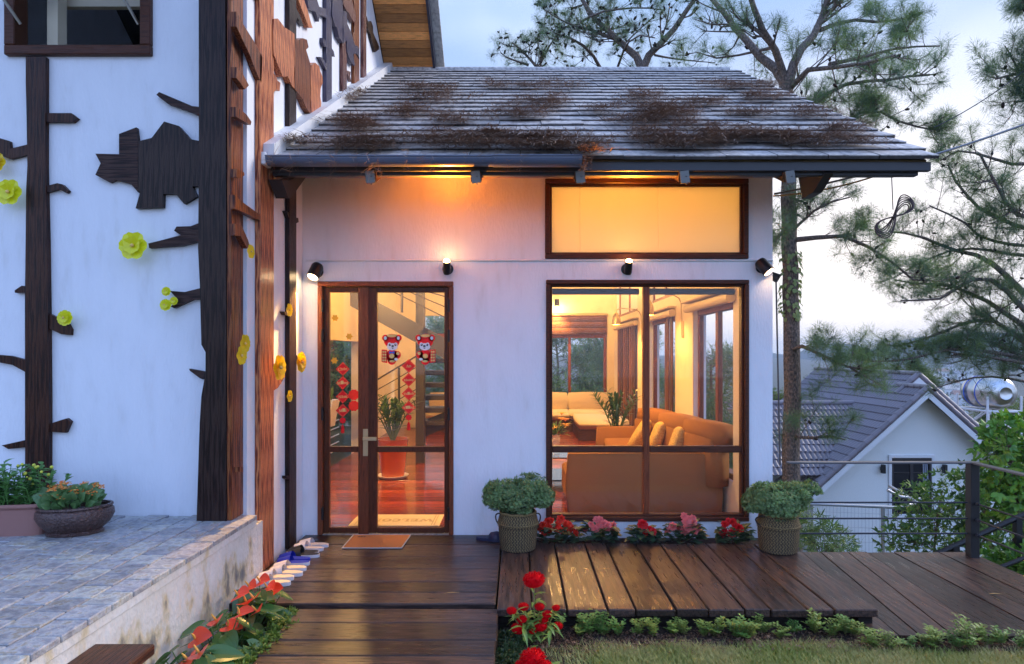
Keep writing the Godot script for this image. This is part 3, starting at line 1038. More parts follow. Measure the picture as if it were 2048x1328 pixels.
func decks() -> void:
	var wm := {}
	for ax in ["x", "z"]:
		wm[ax] = []
		for k in 7:
			var v: float = [0.05, 0.065, 0.042, 0.075, 0.055, 0.06, 0.048][k]
			wm[ax].append(wood("deck_wood%d" % k, L(v * 2.0, v * 1.58, v * 1.6), ax, 0.42, k, "worn", 0.06, {"spec": 0.42, "rtex": ntex("wet", 51, 0.008, 4, [[0.0, grey(0.45)], [0.5, grey(0.9)], [1.0, grey(1.0)]])}))
	var root := thing("entrance_landing", "dark plank landing in front of the glazed door", "deck")
	var seams := [5.9, 5.6, 5.27, 4.958, 4.686, 4.48, 4.272]
	for k in 6:
		box_obj("plank", Vector3(-1.93, -0.055, -seams[k] + 0.004), Vector3(-0.148, ru(-0.002, 0.001), -seams[k + 1] - 0.004), wm.x[(k * 3) % 7], root, 0.006)
	var g := G.new()
	g.box(Vector3(-1.8, -0.25, -5.85), Vector3(-0.2, -0.056, -4.36))
	obj("joist", g, mats["dark_room"], root)
	root = thing("plank_walkway", "plank walkway leading from the lawn to the entrance landing", "walkway")
	seams = [4.243, 4.02, 3.77, 3.573, 3.36, 3.12, 2.9, 2.66, 2.4]
	for k in 8:
		box_obj("plank", Vector3(-1.43 + ru(-0.008, 0.008), -0.075, -seams[k] + 0.004), Vector3(-0.128 + ru(-0.006, 0.006), -0.018 + ru(-0.003, 0.003), -seams[k + 1] - 0.004), wm.x[(k * 2 + 3) % 7], root, 0.007)
	g = G.new()
	for x in [-1.3, -0.3]:
		g.box(Vector3(x - 0.05, -0.25, -4.2), Vector3(x + 0.05, -0.077, -2.5))
	obj("joist", g, mats["dark_room"], root)
	root = thing("window_deck", "dark plank deck below the big window", "deck")
	var xs := [-0.14, 0.09, 0.315, 0.577, 0.757, 1.017, 1.225, 1.46, 1.625, 1.865, 2.035, 2.32]
	for k in xs.size() - 1:
		box_obj("plank", Vector3(xs[k] + 0.005, -0.05 + ru(-0.003, 0.003), -5.632 + ru(-0.01, 0.01)), Vector3(xs[k + 1] - 0.005, ru(-0.003, 0.003), -4.17 + ru(-0.008, 0.008)), wm.z[(k * 5 + 1) % 7], root, 0.006)
	g = G.new()
	g.box(Vector3(-0.13, -0.21, -5.6), Vector3(-0.06, -0.056, -4.22))
	g.box(Vector3(-0.05, -0.2, -4.3), Vector3(2.2, -0.056, -4.24))
	g.box(Vector3(2.2, -0.25, -5.6), Vector3(2.29, -0.056, -4.2))
	obj("joist", g, wood("joist_wood", L(0.035, 0.022, 0.018), "x", 0.6, 0), root)
	root = thing("side_deck", "weathered plank deck one step lower, inside the wire railing", "deck")
	var back := [2.30, 2.50, 2.66, 2.90, 3.07, 3.30, 3.50, 3.70, 3.98]
	var front := [2.22, 2.36, 2.49, 2.69, 2.92, 3.30, 3.49, 3.69, 3.98]
	for k in 8:
		var q := G.new()
		var dx := 0.005
		var py := PackedVector2Array([Vector2(back[k] + dx, 5.72 + ru(-0.015, 0.015)), Vector2(back[k + 1] - dx, 5.72), Vector2(front[k + 1] - dx, 4.02), Vector2(front[k] + dx, 4.02 + ru(-0.01, 0.01))])
		var c := Vector2((back[k] + front[k]) / 2, 4.8)
		for i in 4:
			py[i] -= c
		q.prism(py, Vector3.ZERO, Vector3.RIGHT, Vector3(0, 0, -1), Vector3(0, 0.05, 0))
		obj("plank", q, wm.z[(k * 3 + 2) % 7], root, Transform3D(Basis(), Vector3(c.x, -0.152 + ru(-0.003, 0.003), -c.y)))
	g = G.new()
	g.box(Vector3(2.3, -0.5, -5.6), Vector3(3.9, -0.153, -5.5))
	g.box(Vector3(2.3, -0.5, -4.2), Vector3(3.9, -0.153, -4.1))
	obj("joist", g, wood("joist_wood", L(0.035, 0.022, 0.018), "x", 0.6, 0), root)


func neighbour() -> void:
	var h := thing("neighbour_house", "white gabled house with purple-brown ribbed tile roof down the slope", "house")
	var lp := func(x: float) -> float: return 0.506 - 0.9 * (13.74 - x)
	var g := G.new()
	g.prism(PackedVector2Array([Vector2(10.15, -6.5), Vector2(17.35, -6.5), Vector2(17.35, lp.call(10.13)), Vector2(13.74, lp.call(13.74) - 0.12), Vector2(10.15, lp.call(10.15) - 0.12)]), Vector3(0, 0, -22.6), Vector3.RIGHT, Vector3.UP, Vector3(0, 0, 0.25))
	g.box(Vector3(10.15, -6.5, -30.0), Vector3(10.35, lp.call(10.15) - 0.15, -22.61))
	g.box(Vector3(7.0, -6.5, -24.6), Vector3(10.14, -2.5, -24.4))
	obj("wall", g, M("neighbour_wall", L(0.8, 0.82, 0.8), 0.85), h)
	var tm := []
	for k in 3:
		var v: float = [0.19, 0.215, 0.17][k]
		tm.append(M("ribbed_tile_%d" % k, L(v * 1.03, v * 0.88, v * 1.0), 0.38, {"coat": 0.2}))
	var roof := G.new()
	roof.prism(PackedVector2Array([Vector2(9.72, lp.call(9.72) - 0.1), Vector2(14.2, lp.call(14.2) - 0.1), Vector2(14.2, lp.call(14.2) - 0.06), Vector2(9.72, lp.call(9.72) - 0.06)]), Vector3(0, 0, -31.0), Vector3.RIGHT, Vector3.UP, Vector3(0, 0, 7.9))
	var rf := obj("roof", roof, M("underlay", L(0.07, 0.05, 0.05), 0.9), h)
	var rib := func(p: Vector3, run: Vector3, down: Vector3, up: Vector3, length: float, l: float) -> G:
		var q := G.new()
		var n := int(length / 0.17)
		var prof := [0.0, 0.035, 0.05, 0.035]
		for i in n * 4:
			var a: Vector3 = run * (length * i / (n * 4.0)) + up * prof[i % 4]
			var b: Vector3 = run * (length * (i + 1) / (n * 4.0)) + up * prof[(i + 1) % 4]
			q.oquad(a + up * -0.02, b + up * -0.02, b + down * l + up * 0.02, a + down * l + up * 0.02, -up * 5)
			q.oquad(a + down * l + up * 0.02, b + down * l + up * 0.02, b + down * l - up * 0.03, a + down * l - up * 0.03, a - down)
		return q
	var down := Vector3(-1, -0.9, 0).normalized()
	var up := Vector3(-0.9, 1, 0).normalized()
	var k := 0
	var x := 14.2
	while x > 9.7:
		var d0 := 21.75 if x < 13.8 else 23.0
		var o: G = rib.call(Vector3.ZERO, Vector3(0, 0, -1), down, up, 31.0 - d0, 0.37)
		obj("tile_course", o, tm[k % 3], rf, Transform3D(Basis(), Vector3(x, lp.call(x), -d0)))
		x -= 0.25
		k += 1
	# right-hand slopes, seen along their verges only
	for e in [[13.74, 21.75, 23.2], [14.2, 23.0, 31.0]]:
		g = G.new()
		var yt: float = lp.call(e[0])
		g.prism(PackedVector2Array([Vector2(e[0], yt - 0.06), Vector2(e[0] + 4.2, yt - 3.84), Vector2(e[0] + 4.2, yt - 3.76), Vector2(e[0], yt + 0.03)]), Vector3(0, 0, -e[2]), Vector3.RIGHT, Vector3.UP, Vector3(0, 0, e[2] - e[1]))
		obj("right_slope", g, tm[0], rf)
		g = G.new()
		g.prism(PackedVector2Array([Vector2(e[0] - 4.05 if e[1] < 22 else e[0] - 0.6, yt - (3.75 if e[1] < 22 else 0.64)), Vector2(e[0], yt - 0.11), Vector2(e[0] + 4.15, yt - 3.85), Vector2(e[0] + 4.15, yt - 4.08), Vector2(e[0], yt - 0.33), Vector2(e[0] - 4.05 if e[1] < 22 else e[0] - 0.6, yt - (3.98 if e[1] < 22 else 0.87))]), Vector3(0, 0, -e[1] - 0.05), Vector3.RIGHT, Vector3.UP, Vector3(0, 0, 0.045))
		obj("barge_board", g, mats["white_paint"], h)
		for sx in [-1.0, 1.0]:
			var t := 0.0
			while t < (5.5 if sx > 0 or e[1] < 22 else 0.8):
				var dir := Vector3(sx, -0.9, 0).normalized()
				g = G.new()
				g.tube([Vector3.ZERO, dir * 0.36], [0.085, 0.1], 8)
				obj("verge_tile", g, tm[k % 3], rf, Transform3D(Basis(), Vector3(e[0], yt + 0.02, -e[1] - 0.05) + dir * t))
				t += 0.35
				k += 1
		var t2 := 0.0
		while t2 < e[2] - e[1]:
			g = G.new()
			g.tube([Vector3.ZERO, Vector3(0, 0.015, -0.36)], [0.1, 0.085], 8)
			obj("ridge_tile", g, tm[k % 3], rf, Transform3D(Basis(), Vector3(e[0], yt + 0.02, -e[1] - t2)))
			t2 += 0.35
			k += 1
	# lower cross wing on the left
	var d := 25.0
	var cy := -0.28
	while d > 22.4:
		var xr := 13.74 - (0.506 - cy) / 0.9 + 0.1
		var dn := Vector3(0, -0.8, 1).normalized()
		var o: G = rib.call(Vector3.ZERO, Vector3.RIGHT, dn, Vector3(0, 1, 0.8).normalized(), xr - 7.0, 0.36)
		obj("tile_course", o, tm[k % 3], rf, Transform3D(Basis(), Vector3(7.0, cy, -d)))
		d -= 0.28
		cy -= 0.224
		k += 1
	g = G.new()
	g.tube([Vector3(7, -0.24, -25), Vector3(12.9, -0.24, -25)], [0.1, 0.1], 8)
	obj("ridge_cap", g, tm[1], rf)
	# window with white surround
	g = G.new()
	for b in [[12.72, 14.31, -1.93, -1.82], [12.72, 14.31, -3.98, -3.87], [12.72, 12.83, -3.869, -1.931], [14.2, 14.31, -3.869, -1.931]]:
		g.box(Vector3(b[0], b[2], -22.36), Vector3(b[1], b[3], -22.29), 0.01)
	var w := obj("window", g, mats["white_paint"], h)
	g = G.new()
	for b in [[12.831, 14.199, -2.03, -1.932], [12.831, 12.9, -3.868, -2.031], [14.13, 14.199, -3.868, -2.031], [13.46, 13.57, -3.868, -2.031]]:
		g.box(Vector3(b[0], b[2], -22.345), Vector3(b[1], b[3], -22.31))
	for y in [-2.45, -3.0]:
		g.box(Vector3(12.901, y, -22.343), Vector3(13.459, y + 0.03, -22.32))
		g.box(Vector3(13.571, y, -22.343), Vector3(14.129, y + 0.03, -22.32))
	obj("sash", g, M("dark_sash", L(0.02, 0.016, 0.02), 0.4), w)
	g = G.new()
	g.box(Vector3(12.9, -3.86, -22.349), Vector3(14.13, -2.03, -22.346))
	obj("pane", g, M("dark_pane", L(0.012, 0.013, 0.02), 0.08), w)
	g = G.new()
	for i in 3:
		g.tube([Vector3(13.92 + i * 0.06, -2.1, -22.33), Vector3(13.95 + i * 0.08, -3.3, -22.33)], [0.02, 0.03], 6)
	obj("curtain", g, M("grey_curtain", L(0.3, 0.33, 0.42), 0.9), w)
	for px in [1767.0, 1890.0]:
		var l := thing("wall_lamp", "small black box lamp on the white gable, %s the window" % ("left of" if px < 1800 else "right of"), "wall lamp", P(px, 938, 22.2))
		g = G.new()
		g.box(Vector3(-0.06, -0.15, -0.08), Vector3(0.06, 0.15, 0.06), 0.015)
		obj("housing", g, mats["black_metal"], l)
		g = G.new()
		g.box(Vector3(-0.05, -0.05, -0.13), Vector3(0.05, 0.05, -0.081))
		obj("bracket", g, mats["black_metal"], l)
	# galvanised pipe fence with wire mesh on the lower path
	var f := thing("pipe_fence", "galvanised pipe fence with wire mesh below the wire railing", "fence")
	var a := P(1560, 1005, 9.0)
	var b2 := P(1795, 1015, 9.0)
	g = G.new()
	g.tube([a, b2, b2 + Vector3(0.4, 0.02, -0.2), b2 + Vector3(0.4, 0.12, -0.9)], [0.022, 0.022, 0.022, 0.022], 8)
	g.tube([P(1775, 980, 9.4), P(1800, 993, 9.4), P(1858, 1000, 9.4)], [0.02, 0.02, 0.02], 8)
	obj("top_pipe", g, mats["galvanised"], f)
	for px in [1766.0, 1590.0]:
		g = G.new()
		g.tube([P(px, 1014, 9.0), P(px, 1014, 9.0) - Vector3(0, 1.6, 0)], [0.028, 0.028], 8)
		obj("post", g, mats["galvanised"], f)
	g = G.new()
	for i in 34:
		var p := a.lerp(b2, i / 33.0)
		g.tube([p, p - Vector3(0, 1.5, 0)], [0.0022, 0.0022], 3, false)
	for i in 6:
		g.tube([a - Vector3(0, 0.2 * i + 0.1, 0), b2 - Vector3(0, 0.2 * i + 0.1, 0)], [0.003, 0.003], 3, false)
	stuff(obj("wire_mesh", g, mats["galvanised"], f))
	# water tank on its stand
	var t := thing("water_tank", "stainless steel water tank lying on a white frame behind the gabled house", "water tank", Vector3(18.8, 0.12, -26), 0.0)
	var ax := Vector3(-0.06, 0, 1.0).normalized()
	var bs := Basis(ax.cross(Vector3.UP), ax, Vector3.UP).orthonormalized()
	g = G.new()
	g.lathe([Vector2(0.0, -1.02), Vector2(0.2, -1.01), Vector2(0.42, -0.95), Vector2(0.56, -0.84), Vector2(0.62, -0.7), Vector2(0.62, -0.3), Vector2(0.635, -0.28), Vector2(0.62, -0.26), Vector2(0.62, 0.2), Vector2(0.635, 0.22), Vector2(0.62, 0.24), Vector2(0.62, 0.7), Vector2(0.56, 0.84), Vector2(0.42, 0.95), Vector2(0.27, 1.0)], 32, Transform3D(facing(ax), Vector3.ZERO))
	obj("tank_body", g, mats["steel"], t)
	g = G.new()
	g.lathe([Vector2(0.27, 0.99), Vector2(0.27, 1.03), Vector2(0.24, 1.05), Vector2(0.2, 1.02), Vector2(0.0, 1.03)], 24, Transform3D(facing(ax), Vector3.ZERO))
	obj("hatch", g, mats["steel"], t)
	for y in [-0.55, 0.15]:
		g = G.new()
		g.lathe([Vector2(0.628, y), Vector2(0.645, y + 0.01), Vector2(0.645, y + 0.05), Vector2(0.628, y + 0.06)], 28, Transform3D(facing(ax), Vector3.ZERO))
		obj("strap", g, M("blue_strap", L(0.03, 0.12, 0.6), 0.5), t)
	g = G.new()
	var sd := ax.cross(Vector3.UP)
	var cs := [ax * 0.95 + sd * 0.62, ax * 0.95 - sd * 0.62, ax * -0.95 - sd * 0.62, ax * -0.95 + sd * 0.62]
	for i in 4:
		var p: Vector3 = cs[i]
		var q: Vector3 = cs[(i + 1) % 4]
		g.tube([p + Vector3(0, -0.1, 0), p + Vector3(0, -6.5, 0)], [0.045, 0.045], 6)
		g.tube([p + Vector3(0, -0.7, 0), q + Vector3(0, -0.7, 0)], [0.05, 0.05], 6)
		g.tube([p + Vector3(0, -0.7, 0), q + Vector3(0, -1.7, 0)], [0.03, 0.03], 6)
		g.tube([q + Vector3(0, -0.7, 0), p + Vector3(0, -1.7, 0)], [0.03, 0.03], 6)
	obj("stand", g, mats["white_paint"], t)
	# small houses of the far town
	var order := ["leftmost", "second", "third", "fourth", "fifth", "sixth", "seventh", "eighth", "ninth", "tenth", "eleventh", "rightmost"]
	for i in 12:
		var px := 1862.0 + i * 7.0
		var dd := 330.0 + 41.0 * ((i * 7) % 12)
		var xx := (px - CX) * dd / FL
		var base := height(xx, dd)
		var s := ru(0.8, 1.4)
		var n := thing("town_house", "pale house of the far town beside the water tank, %s of the twelve" % order[i], "house", Vector3(xx, base - 2, -dd), ru(-0.6, 0.6), "houses of the far town")
		g = G.new()
		g.box(Vector3(-5 * s, 0, -4 * s), Vector3(5 * s, 9 * s, 4 * s))
		obj("wall", g, mats["white_paint"], n)
		g = G.new()
		g.prism(PackedVector2Array([Vector2(-4.6 * s, 9.01 * s), Vector2(4.6 * s, 9.01 * s), Vector2(0, 11.5 * s)]), Vector3(-5.4 * s, 0, 0), Vector3.BACK, Vector3.UP, Vector3(10.8 * s, 0, 0))
		obj("roof", g, M("town_roof_%d" % (i % 3), [L(0.25, 0.12, 0.09), L(0.3, 0.32, 0.36), L(0.15, 0.2, 0.32)][i % 3], 0.7), n)
		for j in 3:
			g = G.new()
			g.box(Vector3((-3.6 + j * 2.8) * s, 5 * s, 4.01 * s), Vector3((-2.2 + j * 2.8) * s, 7 * s, 4.1 * s))
			obj("window", g, mats["dark_room"], n)


func railing() -> void:
	var r := thing("wire_railing", "black steel railing with four thin wires round the side deck", "railing")
	var pc := Vector3(3.905, 0, -5.585)
	for e in [[pc, 0.70], [Vector3(3.905, 0, -3.4), 0.70]]:
		var g := G.new()
		var p: Vector3 = e[0]
		g.box(p + Vector3(-0.038, -0.11, -0.038), p + Vector3(0.038, e[1], 0.038), 0.004)
		obj("post", g, M("post_black", L(0.009, 0.008, 0.01), 0.5), r)
	var g := G.new()
	g.box(Vector3(2.32, 0.7005, -5.62), Vector3(3.95, 0.715, -5.55), 0.003)
	g.box(Vector3(3.87, 0.7007, -5.549), Vector3(3.94, 0.7152, -3.3), 0.003)
	obj("top_rail", g, M("rail_grey", L(0.12, 0.125, 0.14), 0.3, {"metal": 0.4}), r)
	for y in [0.364, 0.227, 0.098]:
		g = G.new()
		g.tube([Vector3(2.3, y, -5.585), Vector3(3.86, y, -5.585)], [0.0075, 0.0075], 8)
		obj("wire", g, M("wire_dark", L(0.03, 0.035, 0.05), 0.4, {"metal": 0.4}), r)
		g = G.new()
		g.tube([Vector3(3.905, y, -5.53), Vector3(3.905, y, -3.3)], [0.0075, 0.0075], 8)
		g.tube([Vector3(3.905, y, -5.535), Vector3(3.905, y, -5.50)], [0.014, 0.014], 8)
		obj("wire", g, mats["wire_dark"], r)
	var s := thing("stair_handrail", "dark handrail slanting down the bank behind the railing post", "handrail")
	g = G.new()
	g.tube([P(1870, 1110, 6.6), P(2060, 1024, 6.6)], [0.03, 0.03], 4)
	obj("rail", g, mats["post_black"], s)
	for px in [1910.0, 2035.0]:
		g = G.new()
		var p := P(px, 1110 - (px - 1870) * 0.45, 6.6)
		g.box(p + Vector3(-0.03, -1.4, -0.03), p + Vector3(0.03, 0, 0.03))
		obj("post", g, mats["post_black"], s)
	s = thing("stair_handrail", "lower dark handrail at the foot of the bright green tree", "handrail")
	g = G.new()
	g.tube([P(1995, 1137, 6.2), P(2090, 1100, 6.2)], [0.022, 0.022], 4)
	g.tube([P(1998, 1137, 6.2), P(1998, 1137, 6.2) - Vector3(0, 1.2, 0)], [0.022, 0.022], 4)
	obj("rail", g, mats["post_black"], s)


# ---------------------------------------------------------------- trees
func needle_tuft(n: int, length: float, wd: float) -> ArrayMesh:
	var g := G.new()
	for i in n:
		var d := rdir()
		d.y = absf(d.y) * 0.9 + ru(-0.12, 0.35)
		d = d.normalized()
		var l := length * ru(0.75, 1.15)
		var s := d.cross(rdir()).normalized() * wd
		var p := Vector3(0, ru(-0.05, 0.04), 0)
		var m := p + d * l * 0.55 + Vector3(0, 0.004, 0)
		g.tri(p - s * 0.6, p + s * 0.6, m + s)
		g.tri(m - s, m + s, p + d * l - Vector3(0, l * 0.1, 0))
	return g.mesh()


class Pine:
	var wood := G.new()
	var twig := G.new()
	var tufts := []
	var cones := []

func twigs(t: Pine, p: Vector3, dir: Vector3, l: float, r: float, lvl: int, lush: float) -> void:
	var mid := p + dir * l * 0.5 + Vector3(ru(-0.06, 0.06), ru(-0.05, 0.08), ru(-0.06, 0.06)) * l
	var d2 := (dir + Vector3(ru(-0.3, 0.3), ru(0.05, 0.5), ru(-0.3, 0.3))).normalized()
	var end := mid + d2 * l * 0.5
	t.twig.tube([p, mid, end], [r, r * 0.75, r * 0.45], 4 if lvl == 0 else 3, false)
	if lvl == 0:
		var n := int(3 + l * 3.2)
		for i in n:
			var k := ru(0.25, 1.0)
			var q := p.lerp(mid, k * 2.0) if k < 0.5 else mid.lerp(end, k * 2.0 - 1.0)
			var d3 := (d2 * ru(0.4, 1.0) + rdir() * 0.85 + Vector3(0, 0.28, 0)).normalized()
			twigs(t, q, d3, l * ru(0.28, 0.5), r * 0.5, 1, lush)
		if rng.randf() < 0.35:
			t.cones.append(Transform3D(facing(rdir()), mid))
	var nt := 1 + int(lush * ru(0.5, 1.4))
	for i in nt:
		var q := end.lerp(mid, ru(0.0, 0.75)) if i > 0 else end
		t.tufts.append(Transform3D(facing((d2 + rdir() * 0.35).normalized()).scaled(Vector3.ONE * ru(0.75, 1.15)), q))

func limb(t: Pine, pts: Array, r0: float, r1: float, from: float, per_m: float, reach: float, lush: float) -> void:
	# a smooth limb with side twigs
	var c := Curve3D.new()
	for i in pts.size():
		var a: Vector3 = pts[maxi(i - 1, 0)]
		var b: Vector3 = pts[mini(i + 1, pts.size() - 1)]
		var h := (b - a) / 6.0
		c.add_point(pts[i], -h, h)
	var len := c.get_baked_length()
	var n := maxi(4, int(len / 0.35))
	var pp := []
	var rr := []
	for i in n + 1:
		var wob := Vector3(ru(-1, 1), ru(-1, 1), ru(-1, 1)) * minf(0.02, r0 * 0.25)
		pp.append(c.sample_baked(len * i / n) + wob)
		rr.append(lerpf(r0, r1, pow(float(i) / n, 0.8)))
	t.wood.tube(pp, rr, 7 if r0 > 0.05 else 5)
	for i in int(len * per_m):
		var k := lerpf(from, 1.0, rng.randf())
		var q := c.sample_baked(len * k)
		var tan := (c.sample_baked(minf(len, len * k + 0.1)) - c.sample_baked(maxf(0, len * k - 0.1))).normalized()
		var dir := (tan * ru(0.2, 0.9) + rdir() * 0.9 + Vector3(0, 0.15, 0)).normalized()
		twigs(t, q, dir, reach * ru(0.5, 1.1) * (1.15 - 0.45 * k), maxf(0.007, r1 * 0.6), 0, lush)

func finish(t: Pine, root: Node3D, bark: Material, cols: Array, meshes: Array, nmat: Material) -> void:
	obj("trunk", t.wood, bark, root)
	if t.twig.v.size():
		stuff(obj("twig", t.twig, bark, root))
	var sets := []
	var cc := []
	for m in meshes:
		sets.append([])
		cc.append([])
	for x in t.tufts:
		var i := rng.randi() % meshes.size()
		sets[i].append(x)
		var c: Color = cols[rng.randi() % cols.size()]
		var f := ru(0.7, 1.3)
		cc[i].append(Color(c.r * f, c.g * f, c.b * f))
	for i in meshes.size():
		many("crown", meshes[i], nmat, sets[i], cc[i], root)
	if t.cones.size():
		var g := G.new()
		g.ball(Vector3(0, -0.03, 0), Vector3(0.022, 0.042, 0.022), 6, 5)
		many("pine_cone", g.mesh(), M("cone", L(0.03, 0.018, 0.014), 0.9), t.cones, [], root)


func trees() -> void:
	var bark := M("bark", L(0.46, 0.37, 0.32), 0.95, {"tex": ntex("bark", 61, 0.03, 5, [[0.0, grey(0.28)], [0.45, grey(0.6)], [1.0, Color(1, 0.93, 0.88)]]), "bump": ntex("bark", 61, 0.03, 5, []), "bs": 4.0, "scale": Vector3(2.2, 1.0, 2.2)})
	var nmat := M("needles", Color.WHITE, 0.6, {"vcol": true, "back": Color(0.9, 0.95, 0.7), "two": true})
	var tf := [needle_tuft(38, 0.17, 0.0021), needle_tuft(34, 0.19, 0.0021), needle_tuft(42, 0.15, 0.0021)]
	var dk := [Color(0.115, 0.18, 0.155), Color(0.145, 0.23, 0.155), Color(0.155, 0.245, 0.115), Color(0.2, 0.27, 0.1)]
	var yg := [Color(0.16, 0.22, 0.06), Color(0.1, 0.16, 0.06), Color(0.18, 0.22, 0.06), Color(0.09, 0.14, 0.07)]
	# the tall pine beside the lounge
	var r := thing("tall_pine", "tall pine with bare trunk standing right of the lounge, ivy on its trunk", "pine tree")
	var t := Pine.new()
	var D := 10.0
	limb(t, [P(1586, 1320, D), P(1583, 950, D), P(1582, 700, D), P(1577, 450, D), P(1575, 300, D), P(1574, 170, D)], 0.15, 0.105, 0.99, 0.0, 1, 1.2)
	limb(t, [P(1574, 175, D), P(1552, 141, D + 0.1), P(1528, 118, D + 0.3), P(1481, 69, D + 0.5), P(1440, 20, D + 0.8), P(1400, -40, D + 1)], 0.085, 0.03, 0.15, 4.8, 0.75, 1.6)
	limb(t, [P(1575, 190, D), P(1560, 130, D), P(1540, 85, D - 0.3), P(1513, 33, D - 0.5), P(1490, -40, D - 0.6)], 0.07, 0.035, 0.25, 4.8, 0.75, 1.8)
	limb(t, [P(1574, 175, D), P(1588, 120, D), P(1625, 72, D + 0.2), P(1652, 20, D + 0.3), P(1665, -50, D + 0.3)], 0.08, 0.04, 0.2, 5.3, 0.8, 1.9)
	limb(t, [P(1576, 178, D), P(1595, 155, D - 0.2), P(1622, 138, D - 0.4), P(1667, 135, D - 0.6), P(1720, 128, D - 0.9), P(1790, 110, D - 1)], 0.05, 0.018, 0.15, 7.5, 0.8, 2.0)
	limb(t, [P(1640, 60, D + 0.3), P(1700, 40, D + 0.5), P(1760, 45, D + 0.6), P(1840, 30, D + 0.7)], 0.04, 0.014, 0.0, 6.9, 0.6, 1.8)
	limb(t, [P(1660, 130, D - 0.5), P(1740, 110, D - 0.2), P(1800, 95, D), P(1880, 92, D)], 0.035, 0.012, 0.0, 8.0, 0.62, 2.5)
	limb(t, [P(1577, 320, D), P(1605, 240, D + 0.8), P(1634, 202, D + 1), P(1691, 169, D + 1), P(1770, 160, D + 1), P(1860, 150, D + 1)], 0.06, 0.018, 0.35, 8.6, 0.7, 2.4)
	limb(t, [P(1577, 330, D), P(1640, 300, D + 0.8), P(1708, 232, D + 1.2), P(1757, 222, D + 1.2), P(1800, 245, D + 1.2), P(1880, 262, D + 1.2)], 0.05, 0.014, 0.45, 9.2, 0.6, 2.4)
	limb(t, [P(1545, 95, D), P(1500, 105, D + 0.5), P(1440, 118, D + 0.8), P(1390, 105, D + 0.9)], 0.03, 0.01, 0.1, 5.8, 0.55, 1.2)
	limb(t, [P(1580, 700, D), P(1600, 690, D - 0.3), P(1640, 708, D - 0.5), P(1700, 735, D - 0.7), P(1745, 742, D - 0.8)], 0.04, 0.012, 0.15, 12.6, 0.6, 3.0)
	limb(t, [P(1582, 860, D), P(1610, 880, D - 0.3), P(1650, 870, D - 0.4), P(1690, 880, D - 0.4)], 0.035, 0.012, 0.0, 10.3, 0.55, 2.5)
	limb(t, [P(1577, 480, D), P(1610, 476, D - 0.2), P(1660, 474, D - 0.3), P(1705, 475, D - 0.3), P(1762, 508, D - 0.4), P(1830, 560, D - 0.4), P(1880, 562, D - 0.4)], 0.045, 0.012, 0.1, 9.8, 0.6, 2.5)
	limb(t, [P(1576, 470, D), P(1630, 420, D - 0.4), P(1670, 400, D - 0.5), P(1700, 395, D - 0.6)], 0.03, 0.01, 0.1, 10.3, 0.55, 2.5)
	limb(t, [P(1577, 440, D), P(1560, 470, D - 0.5), P(1548, 490, D - 0.9)], 0.03, 0.012, 0.0, 10.3, 0.5, 2.8)
	limb(t, [P(1576, 400, D), P(1612, 405, D), P(1616, 430, D)], 0.025, 0.012, 0.3, 2.3, 0.3, 1.2)
	limb(t, [P(1574, 360, D), P(1600, 345, D), P(1640, 340, D + 0.3)], 0.03, 0.01, 0.2, 6.9, 0.45, 1.8)
	limb(t, [P(1575, 245, D), P(1540, 260, D + 0.6), P(1500, 250, D + 1)], 0.025, 0.008, 0.2, 3.4, 0.5, 1.2)
	finish(t, r, bark, dk, tf, nmat)
	var ivy := G.new()
	for i in 130:
		var y := ru(500, 640)
		var a := ru(-0.5, PI + 0.5)
		var c := P(1580, y, D)
		var o := Vector3(cos(a), 0, sin(a))
		ivy.leaf(c + o * 0.14, (Vector3(ru(-0.6, 0.6), -1, 0) + o * 0.7).normalized(), o, ru(0.06, 0.1), 0.06, 0.2, 0.1, 3)
	stuff(obj("ivy", ivy, M("ivy", L(0.2, 0.26, 0.09), 0.6, {"back": L(0.2, 0.26, 0.09)}), r))
	# the pine behind the roof
	r = thing("forked_pine", "pine behind the ridge of the lounge with its trunk forked in two", "pine tree")
	t = Pine.new()
	D = 15.5
	limb(t, [P(1283, 960, D), P(1283, 500, D), P(1284, 140, D)], 0.19, 0.14, 0.99, 0.0, 1, 1.5)
	limb(t, [P(1284, 142, D), P(1275, 118, D), P(1240, 85, D + 0.2), P(1200, 50, D + 0.4), P(1168, 8, D + 0.6), P(1150, -60, D + 0.6)], 0.1, 0.035, 0.15, 6.1, 1.0, 2.2)
	limb(t, [P(1284, 142, D), P(1295, 115, D), P(1340, 65, D - 0.2), P(1370, 25, D - 0.4), P(1410, -30, D - 0.4)], 0.1, 0.04, 0.15, 5.4, 1.0, 2.2)
	limb(t, [P(1230, 78, D + 0.3), P(1180, 60, D + 0.6), P(1120, 40, D + 1), P(1085, 15, D + 1.2)], 0.05, 0.015, 0.1, 8.1, 0.95, 2.4)
	limb(t, [P(1215, 160, D + 1.5), P(1190, 118, D + 1), P(1160, 85, D + 0.8), P(1110, 66, D + 0.6)], 0.06, 0.02, 0.2, 6.8, 0.9, 2.2)
	limb(t, [P(1230, 150, D + 1), P(1250, 95, D), P(1275, 70, D - 0.5), P(1310, 75, D - 0.8)], 0.04, 0.014, 0.2, 5.4, 0.8, 1.8)
	limb(t, [P(1160, 45, D + 0.5), P(1200, 25, D), P(1270, 15, D), P(1330, 20, D)], 0.035, 0.012, 0.1, 5.4, 0.8, 2.0)
	limb(t, [P(1120, 180, D + 2), P(1075, 135, D + 2), P(1058, 115, D + 2), P(1025, 85, D + 2)], 0.07, 0.02, 0.3, 9.5, 0.8, 1.5)
	limb(t, [P(1076, 137, D + 2), P(1095, 100, D + 2), P(1110, 78, D + 2), P(1125, 50, D + 2)], 0.04, 0.015, 0.2, 8.1, 0.8, 1.8)
